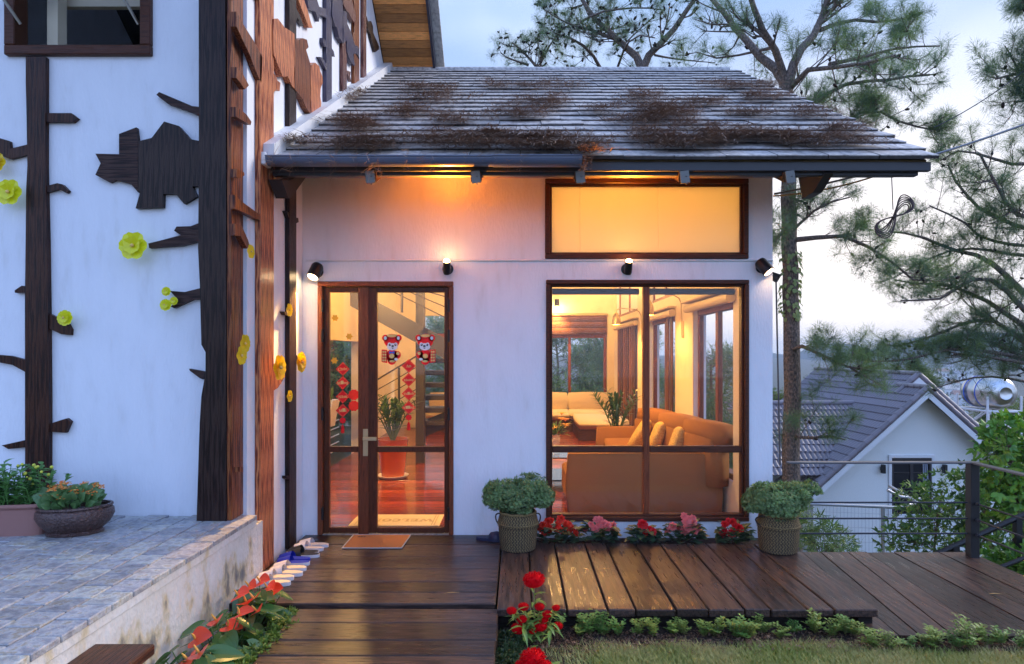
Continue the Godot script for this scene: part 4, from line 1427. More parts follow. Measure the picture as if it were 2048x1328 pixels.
	limb(t, [P(1058, 130, D + 2), P(1020, 118, D + 2), P(1000, 105, D + 2)], 0.04, 0.012, 0.1, 8.1, 0.6, 1.4)
	limb(t, [P(1310, 110, D), P(1370, 120, D + 0.5), P(1430, 125, D + 0.8)], 0.03, 0.01, 0.2, 4.1, 0.7, 1.4)
	for i in 420:
		var k := t.tufts[rng.randi() % t.tufts.size()] as Transform3D
		t.cones.append(Transform3D(facing(rdir()).scaled(Vector3.ONE * ru(0.9, 1.5)), k.origin))
	finish(t, r, bark, dk, tf, nmat)
	# the great pine off to the right; its boughs come in over the neighbour's roof
	r = thing("spreading_pine", "large pine at the right edge, crooked boughs reaching in above the water tank", "pine tree")
	t = Pine.new()
	D = 12.5
	limb(t, [P(2230, 1350, D), P(2225, 900, D), P(2205, 600, D), P(2190, 300, D), P(2160, -100, D)], 0.26, 0.16, 0.99, 0, 1, 1)
	limb(t, [P(2200, 560, D), P(2100, 440, D - 0.3), P(2046, 437, D - 0.5), P(2005, 395, D - 0.6), P(1980, 345, D - 0.7), P(1960, 310, D - 0.8)], 0.08, 0.02, 0.4, 6, 0.8, 1.5)
	limb(t, [P(2200, 580, D), P(2100, 470, D + 0.2), P(2036, 452, D + 0.2), P(1950, 412, D + 0.3), P(1924, 376, D + 0.3), P(1895, 330, D + 0.3)], 0.08, 0.018, 0.4, 6, 0.8, 1.6)
	limb(t, [P(2200, 600, D), P(2110, 500, D), P(2048, 492, D), P(1967, 476, D - 0.2), P(1920, 440, D - 0.3), P(1860, 410, D - 0.3)], 0.06, 0.014, 0.4, 6, 0.75, 1.3)
	limb(t, [P(2202, 620, D), P(2110, 520, D), P(2046, 512, D), P(1975, 500, D), P(1900, 502, D), P(1828, 532, D + 0.2), P(1790, 555, D + 0.3)], 0.06, 0.012, 0.45, 5.5, 0.6, 1.3)
	limb(t, [P(2204, 660, D), P(2110, 620, D), P(2046, 585, D), P(1983, 525, D), P(1930, 505, D), P(1884, 492, D), P(1830, 470, D), P(1775, 464, D)], 0.1, 0.015, 0.4, 5.5, 0.7, 1.4)
	limb(t, [P(2204, 690, D), P(2100, 660, D - 0.4), P(2046, 618, D - 0.4), P(2000, 566, D - 0.4), P(1947, 560, D - 0.4), P(1900, 585, D - 0.4), P(1864, 600, D - 0.4), P(1800, 600, D - 0.4)], 0.09, 0.014, 0.45, 6.0, 0.7, 1.7)
	limb(t, [P(2204, 720, D), P(2100, 690, D), P(2046, 651, D), P(1967, 598, D), P(1900, 572, D), P(1850, 568, D), P(1790, 560, D)], 0.09, 0.014, 0.45, 5, 0.65, 1.4)
	limb(t, [P(2204, 740, D), P(2110, 720, D), P(2048, 685, D), P(1994, 642, D), P(1960, 630, D)], 0.09, 0.03, 0.35, 10, 0.9, 2.2)
	limb(t, [P(1994, 642, D), P(1931, 644, D), P(1895, 662, D), P(1853, 675, D), P(1810, 690, D), P(1759, 691, D)], 0.045, 0.01, 0.1, 9.0, 0.5, 1.7)
	limb(t, [P(2206, 760, D), P(2100, 740, D - 0.5), P(2043, 726, D - 0.5), P(1955, 712, D - 0.5), P(1908, 708, D - 0.5)], 0.06, 0.02, 0.4, 5, 0.7, 1.8)
	limb(t, [P(2206, 770, D), P(2090, 750, D - 0.2), P(2037, 712, D - 0.2), P(1974, 679, D - 0.2), P(1950, 682, D - 0.2), P(1930, 708, D - 0.2)], 0.07, 0.025, 0.4, 8, 0.8, 2.0)
	limb(t, [P(2206, 790, D), P(2090, 775, D), P(2030, 758, D), P(1941, 755, D), P(1900, 768, D), P(1874, 776, D)], 0.05, 0.01, 0.5, 2.5, 0.5, 1.2)
	limb(t, [P(2190, 400, D), P(2100, 330, D), P(2040, 330, D), P(1990, 320, D), P(1930, 300, D), P(1880, 320, D)], 0.06, 0.014, 0.4, 7, 0.75, 1.9)
	limb(t, [P(2043, 716, D - 0.3), P(1960, 702, D - 0.4), P(1895, 698, D - 0.5), P(1830, 716, D - 0.6), P(1770, 724, D - 0.6), P(1710, 716, D - 0.6)], 0.045, 0.012, 0.15, 11.0, 0.42, 2.0)
	finish(t, r, bark, [dk[1], dk[2], dk[3], yg[0], yg[1], dk[0]], tf, nmat)
	# nearest sprays at the top right corner
	r = thing("overhanging_pine", "close pine sprays hanging in at the upper right corner of the sky", "pine tree")
	t = Pine.new()
	D = 8.0
	limb(t, [P(2500, 900, D), P(2480, 300, D), P(2450, -200, D)], 0.2, 0.12, 0.99, 0, 1, 1)
	limb(t, [P(2480, 300, D), P(2250, 200, D), P(2100, 150, D), P(2040, 145, D), P(1990, 160, D)], 0.05, 0.012, 0.72, 9, 0.5, 1.6)
	limb(t, [P(2480, 350, D), P(2250, 260, D), P(2120, 200, D), P(2050, 195, D), P(2030, 205, D)], 0.04, 0.012, 0.75, 8, 0.4, 1.6)
	limb(t, [P(2470, 200, D), P(2250, 60, D), P(2100, 10, D), P(2040, 5, D)], 0.04, 0.012, 0.75, 7, 0.4, 1.6)
	limb(t, [P(2040, 145, D), P(2020, 110, D), P(2010, 90, D)], 0.015, 0.007, 0.0, 9, 0.35, 1.6)
	finish(t, r, bark, dk, tf, nmat)
	# rounder young pines below, whose tops show over the neighbour's ridge
	for e in [[1650.0, 756.0, 33.0, 1.3, 3], [1740.0, 732.0, 36.0, 1.9, 5], [1825.0, 722.0, 40.0, 1.5, 6], [2040.0, 790.0, 34.0, 3.2, 8], [1545.0, 775.0, 35.0, 1.6, 9]]:
		dense_tree(P(e[0], e[1], e[2]), e[3], 1.0, "young_pine", "bushy yellow-green pine top behind the gabled house, at %s" % {1650.0: "the tall pine's trunk", 1740.0: "the ridge's far end", 1825.0: "the gable's apex", 2040.0: "the right of the water tank", 1545.0: "the lounge's outer corner"}[e[0]], yg, bark, nmat)
	# trees seen through the lounge windows
	var gd := [Color(0.14, 0.23, 0.12), Color(0.18, 0.28, 0.13), Color(0.11, 0.18, 0.115), Color(0.22, 0.29, 0.12)]
	for e in [[-2.2, 3.0, 27.0, 2.6, "left"], [1.6, 2.6, 27.0, 2.6, "middle"], [4.6, 2.9, 29.0, 2.6, "right"], [-4.7, 2.3, 16.5, 1.9, "door"], [4.9, 1.75, 16.5, 1.15, "side"]]:
		var lb: String = {"left": "dark green tree behind the lounge, left of the rear window", "middle": "dark green tree filling the lounge's rear window", "right": "dark green tree behind the rear corner of the lounge", "door": "leafy green tree seen through the narrow door leaf", "side": "green tree outside the lounge's long side windows", "slope": "green treetop on the bank beyond the long side windows"}[e[4]]
		dense_tree(Vector3(e[0], e[1], -e[2]), e[3], 1.5, "garden_tree", lb, gd, bark, nmat)


func dense_tree(top: Vector3, w: float, tall: float, called: String, label: String, cols: Array, bark: Material, nmat: Material) -> void:
	var base := height(top.x, -top.z)
	var r := thing(called, label, "tree", Vector3(top.x, base, top.z))
	var h := top.y - base
	var t := Pine.new()
	limb(t, [Vector3.ZERO, Vector3(0.1, h * 0.5, 0), Vector3(0, h * 0.96, 0)], 0.05 * w + 0.05, 0.03, 0.99, 0, 1, 1)
	var n := int((70 if called == "young_pine" else 46) * w)
	var crown := minf(h * 0.9, w * 2.6)
	var s := 0.9 + w * 0.28
	for i in n:
		var k := pow(rng.randf(), 0.8)
		var y := h - crown * k
		var rad := w * (0.3 + 0.75 * sin(PI * clampf(k * 0.75 + 0.12, 0, 1))) * ru(0.55, 1.1)
		var a := ru(0, TAU)
		var tip := Vector3(cos(a) * rad, y + ru(-0.1, 0.25) * w, sin(a) * rad)
		var st := Vector3(0, y - 0.25 * rad, 0)
		t.twig.tube([st, tip], [0.02, 0.008], 3, false)
		for j in 11:
			var q := st.lerp(tip, ru(0.4, 1.05)) + rdir() * 0.2 * s
			t.tufts.append(Transform3D(facing((tip - st).normalized() + rdir() * 0.6 + Vector3(0, 0.5, 0)).scaled(Vector3.ONE * s * ru(1.0, 1.7)), q))
	var big := [needle_tuft(22, 0.2, 0.0075), needle_tuft(22, 0.22, 0.0075)]
	finish(t, r, bark, cols, big, nmat)


# ---------------------------------------------------------------- inside the lounge
func lamp(o: Node3D, at: Vector3, r: float, color: Color, energy: float, glow := 6.0) -> void:
	var g := G.new()
	g.ball(Vector3.ZERO, Vector3.ONE * r, 12, 8)
	obj("bulb", g, M("bulb_glow_%s" % color.to_html(), color, 0.5, {"glow": color, "power": glow}), o, Transform3D(Basis(), at))
	var l := OmniLight3D.new()
	l.name = "bulb_light"
	l.light_color = color
	l.light_energy = energy
	l.light_size = r
	l.omni_range = 14.0
	l.omni_attenuation = 2.0
	l.shadow_enabled = true
	o.add_child(l, true)
	l.position = at


func spot(o: Node3D, at: Vector3, dir: Vector3, color: Color, energy: float, angle: float) -> void:
	var l := SpotLight3D.new()
	l.name = "spot_light"
	l.light_color = color
	l.light_energy = energy
	l.light_size = 0.02
	l.spot_range = 12.0
	l.spot_attenuation = 2.0
	l.spot_angle = angle
	l.spot_angle_attenuation = 1.0
	l.shadow_enabled = true
	o.add_child(l, true)
	l.transform = Transform3D(Basis.looking_at(dir, Vector3(0.1, 0.2, 0.97)), at)


func cushion(g: G, x: Transform3D, size: Vector3, e := 0.45) -> void:
	# rounded box of the given size
	var n := 8
	for f in 3:
		for s in [-1.0, 1.0]:
			var pt := func(i: int, j: int) -> Array:
				var q := Vector3.ZERO
				q[f] = s
				q[(f + 1) % 3] = -1.0 + 2.0 * i / n
				q[(f + 2) % 3] = -1.0 + 2.0 * j / n
				var sp := q.normalized()
				var c := q.lerp(sp * 1.25, e)
				return [x * (c * size / 2.0), (x.basis * (q.lerp(sp, 0.75) / size)).normalized()]
			for i in n:
				for j in n:
					var a: Array = pt.call(i, j)
					var b: Array = pt.call(i + 1, j)
					var c: Array = pt.call(i + 1, j + 1)
					var d: Array = pt.call(i, j + 1)
					if s > 0:
						g.t3(a[0], b[0], c[0], a[1], b[1], c[1])
						g.t3(a[0], c[0], d[0], a[1], c[1], d[1])
					else:
						g.t3(c[0], b[0], a[0], c[1], b[1], a[1])
						g.t3(d[0], c[0], a[0], d[1], c[1], a[1])


func interior() -> void:
	var warm := Color(1.0, 0.79, 0.48)
	for e in [[Vector3(0.45, 3.45, -8.3), 4.1, "pendant lamp with a glowing bulb above the sofa, behind the frosted window"], [Vector3(0.9, 3.35, -12.2), 3.9, "pendant lamp with a glowing bulb towards the rear window of the lounge"], [Vector3(-2.0, 2.72, -8.0), 1.9, "ceiling lamp with a glowing bulb inside, above the glazed door"]]:
		var o := thing("pendant_lamp", e[2], "lamp", e[0])
		lamp(o, Vector3.ZERO, 0.06, warm, e[1], 5.0)
		var g := G.new()
		g.lathe([Vector2(0.05, 0.1), Vector2(0.02, 0.1), Vector2(0.012, 0.14), Vector2(0.012, 0.2)], 12)
		obj("socket", g, mats["black_metal"], o)
		if e[1] > 3:
			g = G.new()
			g.lathe([Vector2(0.24, -0.32), Vector2(0.2, -0.085)], 28)
			for i in 3:
				g.tube([Vector3(0, 0.09, 0), Vector3(cos(i * 2.1) * 0.2, -0.09, sin(i * 2.1) * 0.2)], [0.003, 0.003], 4)
			obj("lamp_shade", g, M("added_shade_cloth", L(0.75, 0.68, 0.52), 0.9, {"back": L(0.8, 0.72, 0.55)}), o)  # unseen shade, added to keep direct bulb light off the deck
		g = G.new()
		g.tube([Vector3(0, 0.2, 0), Vector3(0, 0.2 + (1.3 if e[1] > 3 else 0.02), 0)], [0.004, 0.004], 5)
		obj("cord", g, mats["black_metal"], o)
	# spot on the back wall
	var w := thing("wall_spot", "small black spot throwing a cone of light down the rear wall", "wall lamp", Vector3(0.86, 2.8, -14.35))
	var g := G.new()
	g.tube([Vector3(0, 0.05, 0), Vector3(0, -0.1, 0)], [0.05, 0.055], 14)
	g.box(Vector3(-0.03, -0.03, -0.22), Vector3(0.03, 0.03, -0.04))
	obj("housing", g, mats["black_metal"], w)
	lamp(w, Vector3(0, -0.13, 0), 0.035, Color(1, 0.78, 0.48), 0.4, 5.0)
	spot(w, Vector3(0, -0.18, 0), Vector3(0, -1, -0.25), Color(1, 0.76, 0.45), 2.2, 50)
	# goose-neck lamps on the piers
	for e in [[8.45, "goose-neck wall lamp on the pier between the two long side windows", 0.0], [11.2, "brass goose-neck wall lamp with bell shade on the farther pier", 1.0]]:
		var d: float = e[0]
		w = thing("gooseneck_lamp", e[1], "wall lamp", Vector3(2.15, 1.95, -d))
		g = G.new()
		g.box(Vector3(-0.02, -0.1, -0.04), Vector3(0.0, 0.12, 0.04), 0.004)
		obj("bracket", g, mats["brass"], w)
		g = G.new()
		g.tube([Vector3(-0.015, 0.0, 0), Vector3(-0.03, 0.35, 0.0), Vector3(-0.06, 0.42, 0), Vector3(-0.14, 0.46, 0), Vector3(-0.36, 0.48, -0.05), Vector3(-0.43, 0.46, -0.06), Vector3(-0.45, 0.4, -0.06)], [0.008, 0.008, 0.008, 0.008, 0.008, 0.008, 0.008], 8)
		obj("arm", g, mats["brass"], w)
		g = G.new()
		g.lathe([Vector2(0.02, 0.41), Vector2(0.05, 0.37), Vector2(0.075, 0.3), Vector2(0.085, 0.2), Vector2(0.08, 0.2), Vector2(0.07, 0.3), Vector2(0.045, 0.36)], 18, Transform3D(Basis(), Vector3(-0.45, 0, -0.06)))
		obj("lamp_shade", g, mats["brass"], w)
		lamp(w, Vector3(-0.45, 0.24, -0.06), 0.03, Color(1, 0.7, 0.36), 0.8, 5.0)
	# blinds in their boxes above the side windows
	var bl := M("blind_cream", L(0.62, 0.52, 0.36), 0.8)
	for e in [[6.42, 8.1, "first"], [8.85, 10.7, "second"], [11.6, 14.1, "third"]]:
		w = thing("rolled_blind", "rolled cream blind under its cornice over the %s long side window" % e[2], "blind", Vector3(2.1, 2.22, -e[0]))
		g = G.new()
		g.tube([Vector3(0, -0.02, 0), Vector3(0, -0.02, e[0] - e[1])], [0.05, 0.05], 14)
		obj("roll", g, bl, w)
		g = G.new()
		g.box(Vector3(-0.07, 0.045, e[0] - e[1] - 0.03), Vector3(0.045, 0.075, 0.03), 0.008)
		obj("cornice", g, bl, w)
	for e in [[8.92, 2, "second"], [11.75, 9, "third"]]:
		w = thing("wooden_blind", "brown vertical slats hanging in the %s long side window" % e[2], "blind", Vector3(2.12, 0.3, -e[0]))
		for i in e[1]:
			box_obj("slat", Vector3(-0.01, 0.0, -0.12 - i * 0.24), Vector3(0.012, 1.86, -i * 0.24), wood("slat_wood", L(0.2, 0.08, 0.035), "y", 0.6, i % 3), w, 0.003)
	w = thing("bamboo_blind", "brown bamboo blind drawn up under the head of the rear window", "blind", Vector3(1.17, 2.08, -14.55))
	for i in 9:
		box_obj("slat", Vector3(-0.82, 0.046 * i, -0.01), Vector3(0.82, 0.046 * i + 0.043, 0.012), wood("slat_wood", L(0.2, 0.08, 0.035), "x", 0.6, i % 3), w)
	g = G.new()
	g.box(Vector3(-0.84, 0.415, -0.02), Vector3(0.84, 0.47, 0.05), 0.01)
	obj("head_rail", g, mats["brass"], w)
	# orange sofa along window and side wall
	var felt := M("sofa_felt", L(0.38, 0.17, 0.06), 0.95, {"tex": ntex("felt", 71, 0.05, 4, [[0.0, grey(0.75)], [1.0, grey(1)]]), "scale": Vector3.ONE * 6, "spec": 0.2})
	var s := thing("corner_sofa", "orange felt corner sofa with its back to the big window", "sofa")
	g = G.new()
	g.box(Vector3(0.52, 0.05, -7.75), Vector3(2.1, 0.36, -6.86), 0.03)
	g.box(Vector3(1.2, 0.05, -9.3), Vector3(2.1, 0.36, -7.751), 0.03)
	obj("base", g, felt, s)
	g = G.new()
	cushion(g, Transform3D(Basis(), Vector3(1.31, 0.3, -6.76)), Vector3(1.6, 0.62, 0.2), 0.09)
	obj("backrest", g, felt, s)
	for e in [[Vector3(1.0, 0.39, -7.3), Vector3(0.85, 0.15, 0.9)], [Vector3(1.62, 0.39, -7.3), Vector3(0.4, 0.15, 0.9)], [Vector3(1.56, 0.39, -8.45), Vector3(0.72, 0.15, 1.38)]]:
		g = G.new()
		cushion(g, Transform3D(Basis(), e[0]), e[1], 0.15)
		obj("seat", g, felt, s)
	g = G.new()
	cushion(g, Transform3D(Basis(), Vector3(1.55, 0.32, -9.3)), Vector3(0.85, 0.56, 0.22), 0.12)
	obj("armrest", g, felt, s)
	var lean := Basis(Vector3.UP, 0.17)
	for i in 3:
		g = G.new()
		var z := -6.95 - i * 0.75
		var x := 1.98 - i * 0.12
		cushion(g, Transform3D(lean.rotated(Vector3.BACK, 0.0), Vector3(x, 0.53, z)), Vector3(0.22, 0.5, 0.75), 0.2)
		obj("back_cushion", g, felt, s)
		g = G.new()
		var p := Vector3(x + 0.06, 0.8, z)
		cushion(g, Transform3D(lean, p), Vector3(0.27, 0.24, 0.78), 0.35)
		obj("head_roll", g, felt, s)
	var pm := M("pillow_gold", L(0.78, 0.6, 0.26), 0.85, {"tex": ntex("pattern", 73, 0.03, 4, [[0.0, Color(0.45, 0.33, 0.2)], [0.4, Color(0.95, 0.9, 0.75)], [0.55, Color(1, 1, 0.9)], [0.62, Color(0.7, 0.5, 0.3)], [1.0, Color(1, 0.95, 0.8)]]), "scale": Vector3.ONE * 4})
	for e in [[1285.0, 868.0, 8.3, 0.55, "leftmost"], [1318.0, 876.0, 7.9, 0.35, "middle"], [1357.0, 888.0, 7.4, 0.3, "rightmost, nearest"]]:
		g = G.new()
		cushion(g, Transform3D(Basis(Vector3.UP, -0.45) * Basis(Vector3.BACK, -e[3]), P(e[0], e[1], e[2])), Vector3(0.15, 0.38, 0.4), 0.35)
		tag(obj("pillow", g, pm), "patterned gold pillow on the orange sofa, %s of the three" % e[4], "pillow", "gold pillows on the orange sofa")
	# black glass coffee table with lilies
	var t := thing("coffee_table", "black glass coffee table in front of the orange sofa", "table", Vector3(0.25, 0, -8.2))
	var gl := M("black_glass", L(0.01, 0.01, 0.012), 0.04)
	g = G.new()
	g.box(Vector3(-0.7, 0.39, -0.5), Vector3(0.5, 0.405, 0.45), 0.003)
	obj("tabletop", g, gl, t)
	g = G.new()
	g.box(Vector3(-0.62, 0.1, -0.42), Vector3(0.42, 0.12, 0.36), 0.003)
	obj("shelf", g, gl, t)
	for sx in [-0.66, 0.46]:
		for sz in [-0.44, 0.4]:
			g = G.new()
			g.tube([Vector3(sx, 0, sz), Vector3(sx, 0.389, sz)], [0.025, 0.025], 10)
			obj("leg", g, mats["steel"], t)
	var v := thing("lily_vase", "glass vase of yellow and orange lilies on the black coffee table", "vase", Vector3(0.47, 0.406, -8.1))
	g = G.new()
	g.lathe([Vector2(0.0, 0.0), Vector2(0.045, 0.0), Vector2(0.05, 0.1), Vector2(0.06, 0.24)], 16)
	obj("vase_body", g, glass("vase_glass", 0.15), v)
	g = G.new()
	for i in 40:
		var d := Vector3(ru(-1, 1), ru(0.2, 1.2), ru(-1, 1)).normalized()
		g.leaf(Vector3(0, 0.2, 0) + d * ru(0.02, 0.12), d, Vector3.UP, ru(0.1, 0.2), 0.035, 0.3)
	obj("foliage", g, M("leaf_mid", L(0.06, 0.13, 0.03), 0.45, {"back": L(0.06, 0.12, 0.02)}), v)
	for i in 9:
		g = G.new()
		var c := Vector3(ru(-0.13, 0.13), ru(0.28, 0.5), ru(-0.1, 0.12))
		for k in 6:
			var a := TAU * k / 6 + ru(-0.1, 0.1)
			g.leaf(c, Vector3(cos(a), 0.7, sin(a)).normalized(), Vector3.UP, 0.085, 0.035, 0.45)
		obj("flower", g, M("lily_%d" % (i % 2), [L(0.8, 0.5, 0.12), L(0.8, 0.26, 0.12)][i % 2], 0.5, {"back": L(0.6, 0.35, 0.1)}), v)
	# beige bench along the back window
	s = thing("window_bench", "beige cushioned corner bench under the rear window", "bench")
	var cream := M("bench_cloth", L(0.62, 0.5, 0.34), 0.9, {"rim": 0.3})
	g = G.new()
	g.box(Vector3(-2.0, 0, -14.5), Vector3(2.1, 0.26, -13.7))
	g.box(Vector3(1.15, 0, -13.699), Vector3(2.1, 0.2, -12.3))
	obj("base", g, wood("slat_wood", L(0.12, 0.05, 0.025), "x", 0.5, 4), s)
	for i in 4:
		g = G.new()
		cushion(g, Transform3D(Basis(), Vector3(-1.45 + i * 1.02, 0.34, -14.05)), Vector3(1.0, 0.18, 0.8), 0.12)
		obj("seat", g, cream, s)
		g = G.new()
		cushion(g, Transform3D(Basis(Vector3.RIGHT, -0.1), Vector3(-1.45 + i * 1.02, 0.6, -14.4)), Vector3(1.0, 0.38, 0.18), 0.2)
		obj("back_cushion", g, cream, s)
	g = G.new()
	cushion(g, Transform3D(Basis(), Vector3(1.63, 0.3, -13.0)), Vector3(0.95, 0.18, 1.5), 0.12)
	obj("seat", g, cream, s)
	# plants inside
	var pl := thing("zz_plant", "dark leafy house plant between the bench and the orange sofa", "plant", Vector3(1.56, 0, -10.3))
	pot_lathe(pl, [Vector2(0, 0), Vector2(0.15, 0), Vector2(0.19, 0.3), Vector2(0.2, 0.32), Vector2(0.18, 0.32), Vector2(0.17, 0.28), Vector2(0, 0.28)], M("pot_dark", L(0.1, 0.06, 0.05), 0.4))
	frond_plant(pl, Vector3(0, 0.28, 0), 15, 0.8, 0.42)
	pl = thing("red_pot_plant", "leafy plant in a glossy orange-red pot on a white saucer inside the door", "plant", Vector3(-1.66, 0, -8.63))
	pot_lathe(pl, [Vector2(0, 0.03), Vector2(0.15, 0.03), Vector2(0.2, 0.5), Vector2(0.22, 0.52), Vector2(0.2, 0.52), Vector2(0.18, 0.46), Vector2(0, 0.46)], M("pot_red", L(0.5, 0.09, 0.02), 0.15, {"coat": 0.6}))
	g = G.new()
	g.lathe([Vector2(0.0, 0.0), Vector2(0.17, 0.0), Vector2(0.21, 0.04), Vector2(0.195, 0.04), Vector2(0.16, 0.015), Vector2(0, 0.015)], 28)
	obj("saucer", g, mats["white_paint"], pl)
	frond_plant(pl, Vector3(0, 0.46, 0), 16, 0.62, 0.34)
	# stairs of dark steel seen through the door
	var st := thing("steel_stairs", "open dark steel stairs with slim railings behind the glazed door", "stairs")
	var sm := M("stair_steel", L(0.05, 0.042, 0.04), 0.45)
	g = G.new()
	g.box(Vector3(-1.54, -0.02, -9.9), Vector3(-1.41, 3.4, -9.77), 0.004)
	obj("column", g, sm, st)
	g = G.new()
	var a0 := P(700, 575, 9.3)
	var a1 := P(905, 690, 9.3)
	g.prism(PackedVector2Array([Vector2(a0.x, a0.y), Vector2(a1.x, a1.y + 0.04), Vector2(a1.x, a1.y - 0.26), Vector2(a0.x, a0.y - 0.26)]), Vector3(0, 0, -9.36), Vector3.RIGHT, Vector3.UP, Vector3(0, 0, 0.06))
	obj("stringer", g, sm, st)
	for i in 7:
		var y := 1.72 - i * 0.19
		g = G.new()
		g.box(Vector3(-1.45, y - 0.03, -10.6 + i * 0.05), Vector3(-0.4, y + 0.04, -10.2 + i * 0.05), 0.004)
		obj("tread", g, sm, st)
	g = G.new()
	g.prism(PackedVector2Array([Vector2(-1.42, 0.62), Vector2(-0.9, 0.85), Vector2(-0.9, 0.62), Vector2(-1.42, 0.36)]), Vector3(0, 0, -10.1), Vector3.RIGHT, Vector3.UP, Vector3(0, 0, 0.05))
	obj("stringer", g, sm, st)
	g = G.new()
	for i in 5:
		g.tube([P(745, 765 + i * 20, 9.9), P(798, 733 + i * 22, 9.9), P(845, 705 + i * 22, 9.9)], [0.013, 0.013, 0.013] if i == 0 else [0.007, 0.007, 0.007], 6)
	g.tube([P(798, 735, 9.9), P(798, 850, 9.9)], [0.02, 0.02], 6)
	for i in 3:
		g.tube([P(775 + i * 30, 578, 9.2), P(900, 640 - i * 22, 9.2)], [0.008, 0.008], 5)
	g.tube([P(804, 560, 9.2), P(804, 625, 9.2)], [0.02, 0.02], 6)
	g.box(P(838, 660, 9.25), P(846, 555, 9.2))
	obj("railing", g, sm, st)
	# white planter box and rails outside the side opening
	var pb := thing("planter_box", "white planter box with purple flowers on the balcony, seen through the narrow door leaf", "planter", Vector3(-3.35, 0.5, -10.2))
	g = G.new()
	g.prism(PackedVector2Array([Vector2(-0.5, 0), Vector2(0.42, 0), Vector2(0.5, 0.42), Vector2(-0.5, 0.42)]), Vector3(0, 0, -0.2), Vector3.RIGHT, Vector3.UP, Vector3(0, 0, 0.4))
	obj("box", g, mats["white_paint"], pb)
	g = G.new()
	for i in 60:
		g.leaf(Vector3(ru(-0.45, 0.45), 0.42, ru(-0.15, 0.15)), Vector3(ru(-0.5, 0.5), 1, ru(-0.5, 0.5)).normalized(), Vector3.BACK, ru(0.12, 0.24), 0.05, 0.2)
	obj("foliage", g, mats["leaf_mid"], pb)
	g = G.new()
	for i in 26:
		g.ball(Vector3(ru(-0.45, 0.45), ru(0.55, 0.7), ru(-0.15, 0.18)), Vector3.ONE * 0.022, 6, 4)
	stuff(obj("flower", g, M("purple", L(0.3, 0.16, 0.6), 0.6), pb))
	var br := thing("balcony_rail", "white balcony rail below the planter box, seen through the narrow door leaf", "railing")
	for i in 6:
		g = G.new()
		g.tube([Vector3(-3.2, -0.05 + i * 0.13, -11.6), Vector3(-3.2, -0.05 + i * 0.13, -8.99)], [0.012, 0.012], 6)
		obj("rail", g, mats["white_paint"], br)
	# mat with WELCOME just inside
	var m := thing("welcome_mat", "beige mat with WELCOME on it, lying inside the glazed door", "door mat", Vector3(-1.17, -0.002, -6.38))
	box_obj("mat", Vector3(-0.45, 0.0, -0.23), Vector3(0.42, 0.012, 0.2), M("beige_mat", L(0.62, 0.5, 0.26), 0.95), m, 0.005)
	g = G.new()
	for k in [0.34, 0.365]:
		g.box(Vector3(k, 0.0125, -0.21), Vector3(k + 0.008, 0.014, 0.18))
		g.box(Vector3(-k - 0.03, 0.0125, -0.21), Vector3(-k - 0.022, 0.014, 0.18))
	obj("border", g, M("mat_print", L(0.4, 0.3, 0.14), 0.95), m)
	var tx := text_mesh("WELCOME", 0.1, 0.002, "Droid Serif", 700)
	put("lettering", tx, mats["mat_print"], m, Transform3D(Basis(Vector3.UP, PI) * Basis(Vector3.RIGHT, -PI / 2), Vector3(-0.02, 0.0135, 0.0)))


func text_mesh(s: String, h: float, depth: float, font := "Droid Sans", weight := 400) -> TextMesh:
	var f := SystemFont.new()
	f.font_names = PackedStringArray([font])
	f.font_weight = weight
	var t := TextMesh.new()
	t.font = f
	t.text = s
	t.font_size = 48
	t.pixel_size = h / 36.0
	t.depth = depth
	t.curve_step = 1.5
	return t


func pot_lathe(o: Node3D, pr: Array, ma: Material, sx := Vector3.ONE) -> void:
	var g := G.new()
	g.lathe(pr, 36, Transform3D(Basis.from_scale(sx), Vector3.ZERO))
	obj("pot", g, ma, o)


func frond_plant(o: Node3D, at: Vector3, n: int, h: float, spread: float) -> void:
	var g := G.new()
	var st := G.new()
	for i in n:
		var a := TAU * i / n + ru(-0.3, 0.3)
		var tip := at + Vector3(cos(a) * spread * ru(0.3, 1.0), h * ru(0.65, 1.0), sin(a) * spread * ru(0.3, 1.0))
		var mid := at.lerp(tip, 0.5) + Vector3(0, h * 0.12, 0)
		st.tube([at, mid, tip], [0.012, 0.009, 0.004], 5)
		for k in 11:
			var t := 0.3 + 0.7 * k / 10.0
			var p := at.lerp(mid, t * 2) if t < 0.5 else mid.lerp(tip, t * 2 - 1)
			var dir := (tip - at).normalized()
			var sd := dir.cross(Vector3(cos(a + 1.4), 0.1, sin(a + 1.4))).normalized() * (1.0 if k % 2 == 0 else -1.0)
			g.leaf(p, (sd * 0.8 + dir * 0.7 + Vector3(0, 0.1, 0)).normalized(), Vector3.UP, ru(0.1, 0.15), 0.055, 0.2, 0.12, 3)
	obj("stem", st, M("stem_green", L(0.08, 0.16, 0.04), 0.5), o)
	obj("foliage", g, M("leaf_dark", L(0.03, 0.085, 0.025), 0.3, {"back": L(0.03, 0.07, 0.02)}), o)


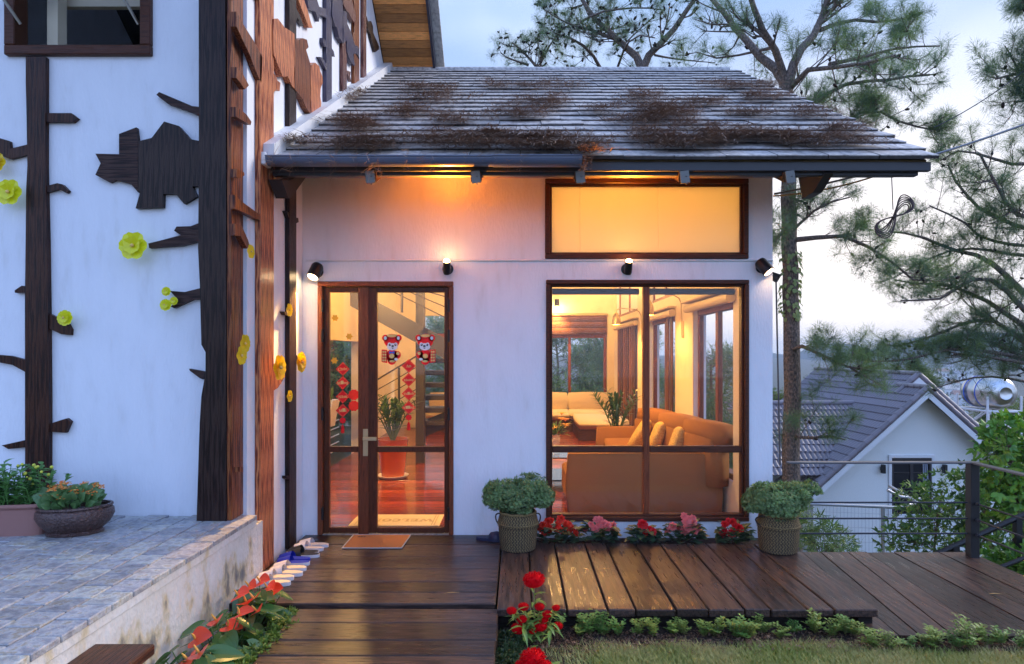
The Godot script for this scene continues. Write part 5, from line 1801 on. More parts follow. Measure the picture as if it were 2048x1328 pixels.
# ---------------------------------------------------------------- wooden cut-out trees on the tall house
func ornaments() -> void:
	var dark := wood("ornament_dark", L(0.06, 0.034, 0.034), "y", 0.34, 0, "varnish")
	var dark2 := wood("ornament_dark", L(0.06, 0.034, 0.034), "x", 0.4, 1, "varnish")
	var brown := wood("ornament_brown", L(0.1, 0.036, 0.022), "y", 0.36, 0, "varnish")
	var orange := wood("ornament_orange", L(0.48, 0.18, 0.075), "y", 0.3, 0, "varnish")
	var orange2 := wood("ornament_orange", L(0.45, 0.2, 0.11), "y", 0.3, 2, "varnish")
	var plum := wood("ornament_plum", L(0.22, 0.12, 0.13), "y", 0.26, 1, "varnish")
	var blue := wood("ornament_sky_sheen", L(0.13, 0.115, 0.19), "y", 0.26, 3)  # blue tint holds the sky sheen seen on the varnished wood
	# front wall: pieces lie on the plane z = -4.70, outlines in pixels
	var front := func(called: String, pts: Array, k: float, ox: float, oy: float, face: float, ma: Material, o: Node3D) -> void:
		var py := PackedVector2Array()
		for i in range(0, pts.size(), 2):
			var p := P(ox + pts[i] / k, oy + pts[i + 1] / k, face)
			py.append(Vector2(p.x, p.y))
		var g := G.new()
		g.prism(py, Vector3(0, 0, -4.698), Vector3.RIGHT, Vector3.UP, Vector3(0, 0, 4.698 - face))
		obj(called, g, ma, o)
	var q := 3.0173
	var a := thing("timber_tree", "dark timber tree cut-out rising from the flower pots to the awning window", "wall ornament")
	front.call("trunk", [155, 342, 155, 500, 160, 700, 165, 1000, 157, 1150, 155, 1400, 150, 1800, 151, 3000, 294, 3000, 294, 2400, 290, 1900, 284, 1480, 273, 1000, 274, 342], q, 0, 0, 4.66, brown, a)
	for e in [[270, 682, 430, 682, 468, 712, 440, 735, 270, 735], [268, 1125, 345, 1105, 375, 1112, 413, 1150, 400, 1165, 355, 1140, 268, 1165], [-30, 825, 55, 850, 62, 897, 164, 872, 166, 932, 60, 960, -30, 925], [88, 1752, 130, 1724, 158, 1727, 158, 1767, 90, 1767], [280, 1885, 335, 1912, 380, 1907, 428, 1987, 425, 2022, 370, 2017, 290, 1980], [-30, 2140, 60, 2147, 156, 2172, 156, 2247, 75, 2202, -30, 2182], [290, 2560, 400, 2525, 425, 2545, 395, 2612, 290, 2605], [10, 2688, 154, 2655, 154, 2700, 50, 2710]]:
		front.call("branch", e, q, 0, 0, 4.668, brown, a)
	a = thing("corner_post", "massive dark corner post with orange flank, jagged branches on both sides", "wall ornament")
	front.call("trunk", [1199, -150, 1200, 1000, 1195, 1500, 1205, 1700, 1215, 2080, 1240, 2125, 1240, 2250, 1215, 2390, 1205, 2550, 1186, 3144, 1367, 3144, 1365, 1300, 1358, -150], q, 0, 0, 4.5, dark, a)
	var g := G.new()
	g.box(Vector3(-2.0175, 0.485, -4.697), Vector3(-1.985, 6.2, -4.503), 0.004)
	obj("flank", g, orange, a)
	for e in [[943, 572, 960, 555, 1160, 640, 1205, 645, 1205, 700, 1150, 675, 1010, 625], [895, 1469, 965, 1452, 1090, 1419, 1050, 1392, 1065, 1367, 1150, 1365, 1215, 1340, 1215, 1452, 1100, 1482, 900, 1497], [1025, 1755, 1115, 1762, 1215, 1737, 1215, 1807, 1165, 1807, 1050, 1860, 1030, 1850, 1075, 1810], [1141, 2225, 1235, 2242, 1225, 2290, 1205, 2282, 1145, 2237]]:
		front.call("branch", e, q, 0, 0, 4.664, dark2, a)
	front.call("crown_board", [575, 927, 718, 930, 718, 808, 822, 768, 832, 850, 832, 1160, 790, 1110, 695, 1085, 660, 1100, 575, 1055, 607, 985], q, 0, 0, 4.664, dark2, a)
	front.call("crown_board", [834, 852, 915, 832, 990, 733, 1080, 760, 1150, 840, 1206, 850, 1206, 1120, 1160, 1125, 1187, 1185, 1110, 1230, 1060, 1170, 985, 1170, 982, 1250, 818, 1257, 845, 1160, 834, 1150], q, 0, 0, 4.662, dark, a)
	# side wall: plane x = -1.96, outlines in pixels of the visible face
	var side := func(called: String, pts: Array, k: float, ox: float, oy: float, face: float, ma: Material, o: Node3D) -> void:
		var py := PackedVector2Array()
		for i in range(0, pts.size(), 2):
			var p := side_at(ox + pts[i] / k, oy + pts[i + 1] / k, face)
			py.append(Vector2(-p.z, p.y))
		if called.ends_with("board"):
			var rough := PackedVector2Array()
			for i in py.size():
				var b := py[(i + 1) % py.size()]
				var n := maxi(1, int(py[i].distance_to(b) / 0.07))
				for j in n:
					var w := py[i].lerp(b, float(j) / n)
					rough.append(w if j == 0 else w + Vector2(ru(-0.012, 0.012), ru(-0.012, 0.012)))
			if Geometry2D.triangulate_polygon(rough).size() > 0:
				py = rough
		var h := G.new()
		h.prism(py, Vector3(-1.9598, 0, 0), Vector3(0, 0, -1), Vector3.UP, Vector3(face + 1.9598, 0, 0))
		obj(called, h, ma, o)
	var plank := func(px0: float, px1: float, y0: float, y1: float, face: float, ma: Material, o: Node3D) -> void:
		var d0 := face * FL / (px0 - CX)
		var d1 := face * FL / (px1 - CX)
		var h := G.new()
		h.box(Vector3(-1.9595, y0, -d1), Vector3(face, y1, -d0), 0.004)
		obj("trunk", h, ma, o)
	var fc := -1.92
	for e in [[100, 70, 130, 130, 215, 265, 255, 345, 250, 500, 235, 470, 205, 400, 180, 330, 130, 225, 100, 160], [100, 405, 140, 450, 175, 515, 150, 540, 120, 495, 100, 470], [100, 645, 160, 690, 190, 735, 185, 755, 150, 735, 100, 705], [100, 1020, 145, 1040, 148, 1058, 125, 1075, 100, 1070], [90, 1175, 130, 1215, 240, 1295, 240, 1330, 110, 1265, 90, 1260], [90, 1350, 130, 1360, 170, 1450, 178, 1480, 165, 1500, 125, 1425, 90, 1420], [120, 2818, 140, 2818, 140, 2848, 120, 2848]]:
		side.call("branch", e, q, 440, 0, fc, orange, a)
	a = thing("timber_tree", "tall orange-brown timber tree cut-out reaching down past the gutter to the landing", "wall ornament")
	plank.call(520, 548, 0.0, 6.2, fc, orange2, a)
	for e in [[210, -40, 255, 25, 268, 115, 268, 0, 240, -40], [312, 430, 340, 460, 345, 485, 365, 500, 360, 550, 340, 540, 312, 570], [320, 2190, 380, 2230, 395, 2270, 350, 2340, 320, 2360]]:
		side.call("branch", e, q, 440, 0, fc - 0.004, orange2, a)
	a = thing("timber_tree", "slim dark timber tree cut-out nearest the facade corner", "wall ornament")
	plank.call(579, 593, 0.0, 6.6, fc, dark, a)
	for e in [[400, 1272, 418, 1285, 425, 1330, 418, 1320], [455, 1312, 472, 1315, 475, 1340, 455, 1350], [385, 1880, 420, 1885, 420, 1905, 395, 1900], [458, 2140, 490, 2165, 478, 2195, 458, 2170], [400, 2870, 420, 2870, 420, 2895, 400, 2885], [455, 40, 482, 90, 507, 160, 480, 130, 468, 105, 455, 150]]:
		side.call("branch", e, q, 440, 0, fc - 0.004, dark, a)
	a = thing("jagged_panel", "jagged orange panel of three upright boards above the gutter", "wall ornament")
	side.call("board", [325, 115, 350, 112, 375, 145, 390, 165, 450, 205, 450, 535, 435, 520, 410, 460, 380, 465, 345, 380, 325, 330], q, 440, 0, fc + 0.012, orange2, a)
	side.call("board", [452, 235, 475, 240, 500, 230, 525, 240, 535, 285, 520, 300, 535, 350, 547, 390, 547, 690, 520, 650, 500, 600, 470, 560, 452, 540], q, 440, 0, fc + 0.012, orange, a)
	side.call("board", [549, 395, 575, 378, 600, 400, 605, 430, 618, 460, 620, 500, 608, 530, 605, 580, 612, 620, 605, 680, 570, 670, 549, 690], q, 440, 0, fc + 0.012, orange2, a)
	a = thing("leaning_board", "short brown board leaning between two timber tree cut-outs", "wall ornament")
	side.call("board", [465, -30, 500, -30, 560, 170, 535, 165], q, 440, 0, fc + 0.01, orange2, a)
	var rf := func(px: float) -> float:
		return 3.125 + 0.5815 * (fc * FL / (px - CX) - 4.95) + 0.05
	var c7 := 7.38
	a = thing("timber_tree", "timber tree cut-out, blue sky sheen in its colour, with hooked twigs behind the jagged panel", "wall ornament")
	plank.call(653, 664, rf.call(653), 7.0, fc, blue, a)
	for e in [[110, -40, 240, -40, 285, 100, 395, 130, 395, 270, 290, 215, 280, 320, 230, 180, 130, 130], [345, 560, 395, 615, 395, 690, 360, 690, 340, 620], [450, 680, 500, 760, 515, 840, 490, 830, 470, 780, 450, 760], [290, 840, 330, 850, 398, 960, 395, 1050]]:
		side.call("branch", e, c7, 600, 0, fc - 0.003, blue, a)
	a = thing("timber_tree", "plum timber tree cut-out with a broad jagged crown", "wall ornament")
	plank.call(686, 694, rf.call(686), 5.4, fc, plum, a)
	side.call("crown_board", [480, -40, 620, -40, 632, 80, 632, 640, 575, 550, 545, 400, 520, 390, 490, 290, 480, 250, 470, 170], c7, 600, 0, fc + 0.012, blue, a)
	side.call("crown_board", [640, 160, 695, 190, 700, 350, 760, 480, 800, 640, 875, 720, 878, 870, 840, 790, 790, 800, 810, 970, 760, 930, 700, 780, 690, 600, 640, 640], c7, 600, 0, fc + 0.012, blue, a)
	side.call("crown_board", [640, -40, 760, -40, 830, 270, 810, 340, 760, 270, 720, 190, 690, 160, 640, 60], c7, 600, 0, fc + 0.014, plum, a)
	side.call("branch", [698, 1040, 750, 1060, 740, 1120, 760, 1210, 720, 1130, 695, 1080], c7, 600, 0, fc - 0.003, plum, a)
	a = thing("timber_tree", "bright orange slim timber plank near the boarded overhang", "wall ornament")
	plank.call(709, 719, rf.call(709), 7.0, fc, orange, a)
	side.call("branch", [780, 480, 805, 480, 820, 520, 820, 640, 790, 620], c7, 600, 0, fc - 0.003, orange, a)
	a = thing("timber_tree", "last narrow violet-brown timber tree, next to the boarded overhang", "wall ornament")
	plank.call(727, 733, rf.call(727), 6.9, fc, plum, a)
	side.call("branch", [985, 240, 1010, 330, 1050, 310, 1080, 390, 1080, 480, 1170, 690, 1165, 730, 1110, 770, 1050, 560, 1040, 500, 1000, 420], c7, 600, 0, fc - 0.003, dark, a)
	# yellow plastic blossoms
	var fl := func(called: String, at: Vector3, r: float, n: int, layers: int, out: Vector3, ma: Material, label: String) -> void:
		var o := thing(called, label, "flower ornament", at, 0.0, "yellow blossoms on the timber trees")
		var bs := facing(out)
		var m := layers
		for ly in m:
			for i in n:
				var pg := G.new()
				var an := TAU * (i + 0.5 * ly) / n
				var dir := bs * Vector3(cos(an), 0.06 + 0.3 * ly, sin(an)).normalized()
				var rr := r * (1.0 - 0.36 * ly)
				var sd := dir.cross(bs.y).normalized()
				var prev := []
				for s in 6:
					var t := s / 5.0
					var wd: float = rr * [0.1, 0.24, 0.4, 0.47, 0.42, 0.2][s]
					var c := dir * rr * t + bs.y * (0.008 * ly + 0.06 * rr * t * t)
					var row := [c - sd * wd + bs.y * 0.22 * wd, c, c + sd * wd + bs.y * 0.22 * wd]
					if s > 0:
						pg.quad(prev[0], prev[1], row[1], row[0])
						pg.quad(prev[1], prev[2], row[2], row[1])
					prev = row
				obj("petal", pg, ma, o)
		var cg := G.new()
		cg.ball(bs.y * 0.012 * m, Vector3.ONE * r * 0.13, 8, 6)
		obj("centre", cg, mats["gold"], o)
	var lime := mats["lime_yellow"] as Material
	var yel := mats["yellow"] as Material
	var fo := Vector3(0, 0.05, 1)
	fl.call("yellow_blossom", P(20, 385, 4.62), 0.094, 6, 2, fo, lime, "big lime-yellow blossom left of the first timber tree")
	fl.call("yellow_blossom", P(-6, 325, 4.63), 0.07, 6, 2, fo, yel, "yellow blossom cut by the photo's edge, above the big lime one")
	fl.call("yellow_blossom", P(268, 492, 4.6), 0.1, 6, 2, fo, lime, "big lime-yellow blossom at the tip of the corner post's long branch")
	fl.call("yellow_blossom", P(131, 636, 4.62), 0.056, 8, 2, fo, lime, "lime rosette on the right stub of the first timber tree")
	fl.call("yellow_blossom", P(333, 583, 4.63), 0.033, 8, 2, fo, lime, "small lime rosette, upper one of three on the corner post's forked branch")
	fl.call("yellow_blossom", P(348, 602, 4.63), 0.03, 8, 2, fo, lime, "smallest lime rosette, between the two others on the forked branch")
	fl.call("yellow_blossom", P(332, 610, 4.62), 0.042, 8, 2, fo, lime, "larger lime rosette, lowest of three on the forked branch")
	var so := Vector3(1, 0, 0.12)
	fl.call("yellow_blossom", side_at(500, 503, -1.87), 0.05, 6, 1, so, yel, "yellow blossom high on the corner post's orange flank branch")
	fl.call("yellow_blossom", side_at(488, 687, -1.89), 0.065, 6, 1, so, yel, "upper of the two yellow blossoms on the white strip beside the orange flank")
	fl.call("yellow_blossom", side_at(481, 711, -1.87), 0.065, 6, 1, so, yel, "lower of the two yellow blossoms on the white strip beside the orange flank")
	fl.call("yellow_blossom", side_at(556, 735, -1.84), 0.1, 6, 2, so, yel, "largest yellow blossom, on the tall orange-brown timber tree")
	fl.call("yellow_blossom", side_at(577, 620, -1.88), 0.055, 6, 1, so, yel, "yellow blossom on the slim dark tree, level with the wall spot's glow")
	fl.call("yellow_blossom", side_at(600, 724, -1.87), 0.09, 8, 2, so, yel, "yellow rosette right of the slim dark tree")
	fl.call("yellow_blossom", side_at(578, 792, -1.88), 0.05, 6, 1, so, yel, "lowest small yellow blossom on the slim dark tree")


# ---------------------------------------------------------------- decorations on the door
func disc(r: float, n := 18, sx := 1.0, at := Vector2.ZERO, flower := 0.0, petals := 6) -> PackedVector2Array:
	var p := PackedVector2Array()
	for i in n:
		var a := TAU * i / n
		var k := r * (1.0 + flower * cos(petals * a))
		p.append(at + Vector2(cos(a) * k * sx, sin(a) * k))
	return p


func flat(g: G, py: PackedVector2Array, z: float, t := 0.0012) -> void:
	g.prism(py, Vector3(0, 0, z), Vector3.RIGHT, Vector3.UP, Vector3(0, 0, t))


func door_things() -> void:
	var d := 5.949
	var s := d / FL
	var words := [["Chúc", "Mừng", "Năm", "Mới"], ["An", "Khang", "Thịnh", "Vượng"]]
	for k in 2:
		var x0: float = [685.5, 817.5][k]
		var y0: float = [738.0, 732.0][k]
		var o := thing("paper_banner", ["red paper diamonds reading Chúc Mừng Năm Mới on the narrow leaf", "red paper diamonds reading An Khang Thịnh Vượng on the wide leaf"][k], "banner", P(x0, y0, d))
		for i in 4:
			var c := Vector2(0, -i * 27.7 * s)
			var g := G.new()
			var h := 14.0 * s
			flat(g, PackedVector2Array([c + Vector2(h, 0), c + Vector2(0, h), c + Vector2(-h, 0), c + Vector2(0, -h)]), 0.0)
			obj("diamond", g, mats["red_paper"], o)
			g = G.new()
			for e in 4:
				var a := Vector2.from_angle(PI / 2 * e)
				var b := Vector2.from_angle(PI / 2 * (e + 1))
				for j in 7:
					flat(g, disc(0.0022, 6, 1.0, c + a.lerp(b, (j + 0.5) / 7.0) * h * 0.86), 0.0013, 0.0006)
			stuff(obj("gold_dots", g, mats["gold"], o))
			var w: String = words[k][i]
			var tm := text_mesh(w, 0.026 if w.length() < 5 else 0.021, 0.0015, "Droid Serif", 700)
			put("lettering", tm, mats["gold"], o, Transform3D(Basis(Vector3.BACK, 0.08), Vector3(0, c.y, 0.0022)))
		var g := G.new()
		flat(g, PackedVector2Array([Vector2(-0.002, 14 * s), Vector2(-0.002, -118 * s), Vector2(0.002, -118 * s), Vector2(0.002, 14 * s)]), -0.0012, 0.001)
		flat(g, disc(6.0 * s, 16, 1.0, Vector2(0, -103 * s), 0.12, 8), 0.0)
		g.tube([Vector3(0, -112 * s, 0.004), Vector3(0, -116 * s, 0.004), Vector3(0, -128 * s, 0.004)], [0.005, 0.014, 0.016], 10)
		obj("tassel", g, mats["red_paper"], o)
	# two red tiger-cub paper cut-outs
	for k in 2:
		var o := thing("tiger_sticker", ["red paper tiger cub with a blue bow tie, on the wide door leaf", "red paper tiger cub without bow tie, on the wide leaf beside the hinges"][k], "sticker", P([783.7, 850.6][k], 699, d))
		var f: float = [1.0, -1.0][k]
		var u := 5.53 / s
		var q := func(x: float, y: float) -> Vector2: return Vector2(f * x, -y) / u
		var layers := {"red": G.new(), "white": G.new(), "black": G.new(), "gold": G.new(), "blue": G.new()}
		for e in [["red", 0, -95, 78, 1.12, 0.0], ["red", -72, -128, 36, 1.0, 0.0], ["red", 74, -128, 36, 1.0, 0.0], ["red", 0, 70, 70, 0.95, 0.0], ["red", -72, 72, 56, 0.62, 0.0], ["red", 60, 60, 44, 0.9, 0.0], ["red", 0, 125, 45, 1.0, 0.0], ["white", -72, -126, 20, 0.8, 0.0013], ["white", 72, -126, 20, 0.8, 0.0013], ["white", 4, -30, 40, 1.5, 0.0013], ["white", -26, -55, 22, 0.9, 0.0015], ["white", 44, -55, 22, 0.9, 0.0015], ["black", -22, -52, 13, 0.9, 0.0028], ["black", 40, -52, 13, 0.9, 0.0028], ["black", 10, -38, 10, 1.5, 0.0028], ["white", -18, -57, 5, 1.0, 0.0042], ["white", 44, -57, 5, 1.0, 0.0042], ["gold", 0, -152, 16, 3.4, 0.0013], ["gold", 0, 72, 26, 1.1, 0.0013], ["gold", 4, 130, 12, 2.6, 0.0013], ["white", 48, 108, 15, 1.4, 0.0013], ["gold", 68, 44, 18, 1.0, 0.0013]]:
			flat(layers[e[0]], disc(e[2 + 1] / u, 20, e[4], q.call(e[1], e[2])), e[5])
		flat(layers["red"], PackedVector2Array([q.call(-112, 0), q.call(-112, 140), q.call(-50, 150), q.call(-50, 4)]), 0.0013)
		for i in 4:
			for j in 2:
				flat(layers["gold"], PackedVector2Array([q.call(-104 + j * 24, 14 + i * 32), q.call(-104 + j * 24, 34 + i * 32), q.call(-86 + j * 24, 36 + i * 32), q.call(-86 + j * 24, 15 + i * 32)]), 0.0027)
		if k == 0:
			flat(layers["blue"], PackedVector2Array([q.call(-30, 18), q.call(0, 26), q.call(30, 18), q.call(30, 50), q.call(0, 40), q.call(-30, 50)]), 0.0042)
		flat(layers["black"], PackedVector2Array([q.call(-6, -20), q.call(24, -20), q.call(10, -8)]), 0.0028)
		for i in 3:
			flat(layers["black"], PackedVector2Array([q.call(-16 + i * 16, -128), q.call(-6 + i * 16, -128), q.call(-10 + i * 16, -108)]), 0.0013)
		for e in [["body", "red", "red_paper"], ["white_print", "white", "white_paint"], ["black_print", "black", "black_metal"], ["gold_print", "gold", "gold"], ["bow_tie", "blue", "blue_strap"]]:
			if layers[e[1]].v.size():
				obj(e[0], layers[e[1]], mats[e[2]], o)
	for e in [[670.0, 636.0, "upper"], [698.5, 673.0, "middle"], [669.0, 721.0, "lower"]]:
		var g := G.new()
		g.prism(disc(6.0 * s, 36, 1.0, Vector2.ZERO, 0.2, 6), Vector3.ZERO, Vector3.RIGHT, Vector3.UP, Vector3(0, 0, 0.002))
		var o := tag(obj("flower_sticker", g, M("sticker_yellow", L(0.75, 0.4, 0.02), 0.5), null, Transform3D(Basis(), P(e[0], e[1], d))), "small yellow flower sticker, %s of three on the narrow door leaf" % e[2], "sticker", "yellow flower stickers on the door")
		o.name = o.name
	var rp := thing("paper_rosettes", "two red paper rosettes hanging on the pier behind the narrow door leaf", "ornament", P(708, 800, 10.6))
	for i in 2:
		var g := G.new()
		g.prism(disc(0.085, 32, 1.0, Vector2(0, 0.085 - i * 0.18), 0.08, 10), Vector3.ZERO, Vector3.RIGHT, Vector3.UP, Vector3(0, 0, 0.02))
		obj("rosette", g, mats["red_paper"], rp)


func wall_lights() -> void:
	var warm := Color(1.0, 0.72, 0.36)
	for e in [[636.0, 540.0, Vector3(-0.22, -0.85, 0.48), 4.5, Color(1.0, 0.78, 0.46), 34.0, "black wall spot by the inner corner, aimed down at the timber trees"], [896.0, 534.0, Vector3(0.05, 1.0, 0.58), 7.0, Color(1.0, 0.6, 0.18), 47.0, "small black wall spot above the door, aimed up at the eaves"], [1253.0, 534.0, Vector3(0.0, 1.0, 0.56), 5.0, Color(1.0, 0.6, 0.18), 47.0, "small black wall spot between the two windows, aimed up at the frosted glass"], [1522.0, 531.0, Vector3(0.5, -0.75, 0.4), 0.9, Color(1.0, 0.72, 0.4), 42.0, "black wall spot at the outer corner, aimed down at the right basket"]]:
		var dir: Vector3 = e[2].normalized()
		var base := P(e[0], e[1], DF)
		var o := thing("wall_spot", e[6], "wall lamp", base)
		var up: bool = dir.y > 0
		var g := G.new()
		g.lathe([Vector2(0.0, 0), Vector2(0.05, 0), Vector2(0.05, 0.012), Vector2(0.02, 0.02), Vector2(0.0, 0.02)], 18, Transform3D(Basis(Vector3.RIGHT, PI / 2), Vector3(0, -0.02, 0)))
		obj("mount", g, mats["black_metal"], o)
		var c := Vector3(0, -0.02, 0.1 if up else 0.075)
		g = G.new()
		g.tube([Vector3(0, -0.02, 0.018), c], [0.012, 0.012], 8)
		obj("bracket", g, mats["black_metal"], o)
		var r := 0.034 if up else 0.055
		var l := 0.06 if up else 0.07
		g = G.new()
		g.lathe([Vector2(0, -l), Vector2(r * 0.8, -l), Vector2(r, -l * 0.7), Vector2(r, l), Vector2(r * 0.86, l), Vector2(r * 0.84, l - 0.012), Vector2(0, l - 0.012)], 20, Transform3D(facing(dir), c))
		obj("housing", g, mats["black_metal"], o)
		g = G.new()
		g.ball(Vector3.ZERO, Vector3(r * 0.86, 0.012 if not up else 0.03, r * 0.86), 14, 6)
		obj("lens_glow", g, M("lens_%d" % int(e[0]), e[4].lerp(Color.WHITE, 0.35), 0.4, {"glow": e[4].lerp(Color.WHITE, 0.35), "power": 30.0 if up else 14.0}), o, Transform3D(facing(dir), c + dir * (l - 0.004)))
		spot(o, c + dir * (l + 0.02), dir, e[4], e[3], e[5])
	var o := thing("wall_spot", "unlit dark spot on the lounge's outer side wall, with a hanging cable", "wall lamp", Vector3(2.32, EYE + (708 - 552) * 6.1 / FL, -6.1))
	var g := G.new()
	g.lathe([Vector2(0, -0.06), Vector2(0.03, -0.06), Vector2(0.045, 0.06), Vector2(0.0, 0.05)], 16, Transform3D(facing(Vector3(0.8, -0.5, 0.4)), Vector3(0.07, 0, 0)))
	g.tube([Vector3(0, 0, 0), Vector3(0.06, 0, 0)], [0.012, 0.012], 6)
	obj("housing", g, mats["black_metal"], o)


# ---------------------------------------------------------------- plants
func cluster(n: int, r: float, ll: float, lw: float) -> ArrayMesh:
	var g := G.new()
	for i in n:
		var d := rdir()
		d.y = absf(d.y)
		g.leaf(d * r * ru(0.0, 0.4), (d + Vector3(0, 0.2, 0)).normalized(), (Vector3.UP + rdir() * 0.5).normalized(), ll * ru(0.7, 1.2), lw, 0.2, 0.12, 2)
	return g.mesh()


func rosette(r: float, n: int, layers: int) -> ArrayMesh:
	var g := G.new()
	for l in layers:
		for i in n:
			var a := TAU * (i + 0.5 * (l % 2)) / n + ru(-0.12, 0.12)
			var tilt := 0.25 + 0.55 * l
			var d := Vector3(cos(a), tilt, sin(a)).normalized()
			g.leaf(Vector3(0, 0.1 * r * l, 0), d, Vector3.UP, r * (1.0 - 0.22 * l), r * 0.85, 0.15, 0.18, 3, 0.6)
	return g.mesh()


func velvet(r: float) -> ArrayMesh:
	var g := G.new()
	g.ball(Vector3.ZERO, Vector3(r * 0.86, r * 0.6, r * 0.86), 14, 9)
	for i in 420:
		var d := rdir()
		d.y = d.y * 0.75 + 0.1
		var p := Vector3(d.x * r * 0.8, d.y * r * 0.75, d.z * r * 0.8)
		var s := d.cross(rdir()).normalized() * r * 0.055
		var t := d.cross(s).normalized() * r * 0.03
		var tip := p + d * r * ru(0.12, 0.26) + rdir() * r * 0.04
		g.tri(p - s, p + s, tip)
		g.tri(p - t, p + t, tip)
	return g.mesh()


func plants() -> void:
	var green := M("leaf_green", L(0.05, 0.11, 0.03), 0.4, {"back": L(0.05, 0.1, 0.02), "two": true})
	var vgreen := M("leaf_tint", Color.WHITE, 0.5, {"vcol": true, "back": Color(0.55, 0.65, 0.3), "two": true})
	# begonias along the foot of the wall
	var rs := [rosette(0.042, 7, 3), rosette(0.034, 6, 3), rosette(0.046, 8, 3)]
	var red := M("begonia_red", L(0.72, 0.035, 0.015), 0.5, {"back": L(0.5, 0.03, 0.01), "two": true})
	var scar := M("begonia_scarlet", L(0.55, 0.004, 0.008), 0.5, {"back": L(0.4, 0.0, 0.01), "two": true})
	var pink := M("begonia_pink", L(0.75, 0.2, 0.19), 0.5, {"back": L(0.6, 0.15, 0.15), "two": true})
	for e in [[1113.0, 0.36, 0.25, red, 19, "orange-red begonia behind the left basket, first of the row below the window"], [1198.0, 0.28, 0.24, pink, 17, "pink begonia between the orange-red and the small scarlet ones"], [1284.0, 0.24, 0.2, scar, 6, "smallest scarlet begonia, under the middle of the big window"], [1369.0, 0.32, 0.25, pink, 22, "large pink begonia under the right half of the big window"], [1468.0, 0.26, 0.21, scar, 10, "scarlet begonia beside the right basket, last of the row"]]:
		var o := thing("begonia", e[5], "flower", Vector3((e[0] - CX) * 5.74 / FL, -0.03, -5.74), 0.0, "begonias below the big window")
		var g := G.new()
		for i in 80:
			var a := ru(0, TAU)
			var r: float = e[1] * 0.45 * sqrt(rng.randf())
			var p := Vector3(cos(a) * r, ru(0.01, e[2] * 0.62), sin(a) * r * 0.4 + 0.02)
			g.leaf(p, Vector3(cos(a), ru(0.0, 0.7), sin(a) * 0.6 + 0.3).normalized(), Vector3.UP, ru(0.07, 0.11), 0.085, 0.25, 0.1, 3, 0.7)
		obj("foliage", g, M("begonia_leaf", L(0.035, 0.075, 0.035), 0.4, {"back": L(0.03, 0.06, 0.02), "two": true}), o)
		for i in e[4]:
			var a := ru(-1.0, 1.0)
			var p := Vector3(a * e[1] * 0.46, e[2] * (1.0 - 0.4 * a * a) * ru(0.5, 1.0), ru(-0.02, 0.1))
			put("bloom", rs[i % 3], e[3], o, Transform3D(facing(Vector3(a * 0.7, ru(0.1, 0.7), 0.9)).scaled(Vector3.ONE * ru(0.75, 1.05)), p))
	# two seagrass baskets with round shrubs
	var sea := M("seagrass", L(0.36, 0.28, 0.15), 0.85, {"tex": ntex("weave", 81, 0.09, 2, [[0.0, Color(0.28, 0.24, 0.2)], [0.45, Color(0.6, 0.55, 0.46)], [0.6, Color(1, 0.95, 0.82)], [1.0, Color(1, 1, 0.9)]]), "scale": Vector3(3, 2, 3)})
	var bm := M("seagrass_dark", L(0.05, 0.035, 0.025), 0.9)
	var fine := cluster(12, 0.02, 0.026, 0.009)
	for e in [[Vector3(0.0, 0.0, -5.48), "woven basket with a round shrub standing left of the big window", 0.0], [Vector3(2.17, 0.0, -5.42), "woven basket with a round shrub at the lounge's outer corner", 0.2]]:
		var o := thing("basket_plant", e[1], "potted plant", e[0], e[2])
		var base := [Vector2(0.0, 0.0), Vector2(0.135, 0.0), Vector2(0.152, 0.02)]
		var g := G.new()
		var rows := 20
		var prof := [Vector2(0.0, 0.001), Vector2(0.13, 0.001)]
		var rad := func(y: float) -> float:
			if y < 0.2:
				return 0.146 + 0.016 * sin(PI * 0.5 * clampf(y / 0.2, 0, 1))
			if y < 0.222:
				return 0.162 + 0.013 * sin(PI * (y - 0.2) / 0.03)
			return lerpf(0.171, 0.15, (y - 0.222) / 0.078)
		for i in rows:
			var y := 0.01 + 0.3 * i / rows
			var r: float = rad.call(y)
			prof.append(Vector2(r - 0.004, y))
			prof.append(Vector2(r + 0.001, y + 0.003))
			prof.append(Vector2(r + 0.001, y + 0.008))
		g.lathe(prof, 48)
		g.lathe([Vector2(0.14, 0.311), Vector2(0.12, 0.3), Vector2(0.12, 0.02)], 32)
		obj("basket", g, sea, o)
		g = G.new()
		# stitched strands standing proud of the coils
		for i in rows:
			var y := 0.0155 + 0.3 * i / rows
			var r: float = rad.call(y) + 0.003
			for j in 42:
				var a := TAU * (j + 0.35 * (i % 2)) / 42
				var n := Vector3(cos(a), 0, sin(a))
				var t := Vector3(-sin(a), 0, cos(a))
				var c := n * r + Vector3(0, y, 0)
				var w := Vector3(0, 0.0085, 0) + t * 0.004 * (1 if i % 2 == 0 else -1)
				g.quad(c - w - t * 0.0045, c - w + t * 0.0045, c + w + t * 0.0045, c + w - t * 0.0045)
		stuff(obj("stitching", g, bm, o))
		g = G.new()
		var ring := []
		var rr := []
		for j in 33:
			var a := TAU * j / 32
			ring.append(Vector3(cos(a) * 0.148, 0.312 + 0.003 * sin(a * 9), sin(a) * 0.148))
			rr.append(0.011)
		g.tube(ring, rr, 8, false)
		obj("rim", g, sea, o)
		for s in [-1.0, 1.0]:
			g = G.new()
			var hp := []
			for j in 9:
				var a := PI * j / 8.0
				hp.append(Vector3(s * (0.155 + 0.035 * sin(a)), 0.31 - 0.05 + 0.045 * cos(a), 0.03 * cos(a * 2)))
			g.tube(hp, [0.006, 0.006, 0.006, 0.006, 0.006, 0.006, 0.006, 0.006, 0.006], 6)
			obj("handle", g, bm, o)
		var xs := []
		var cs := []
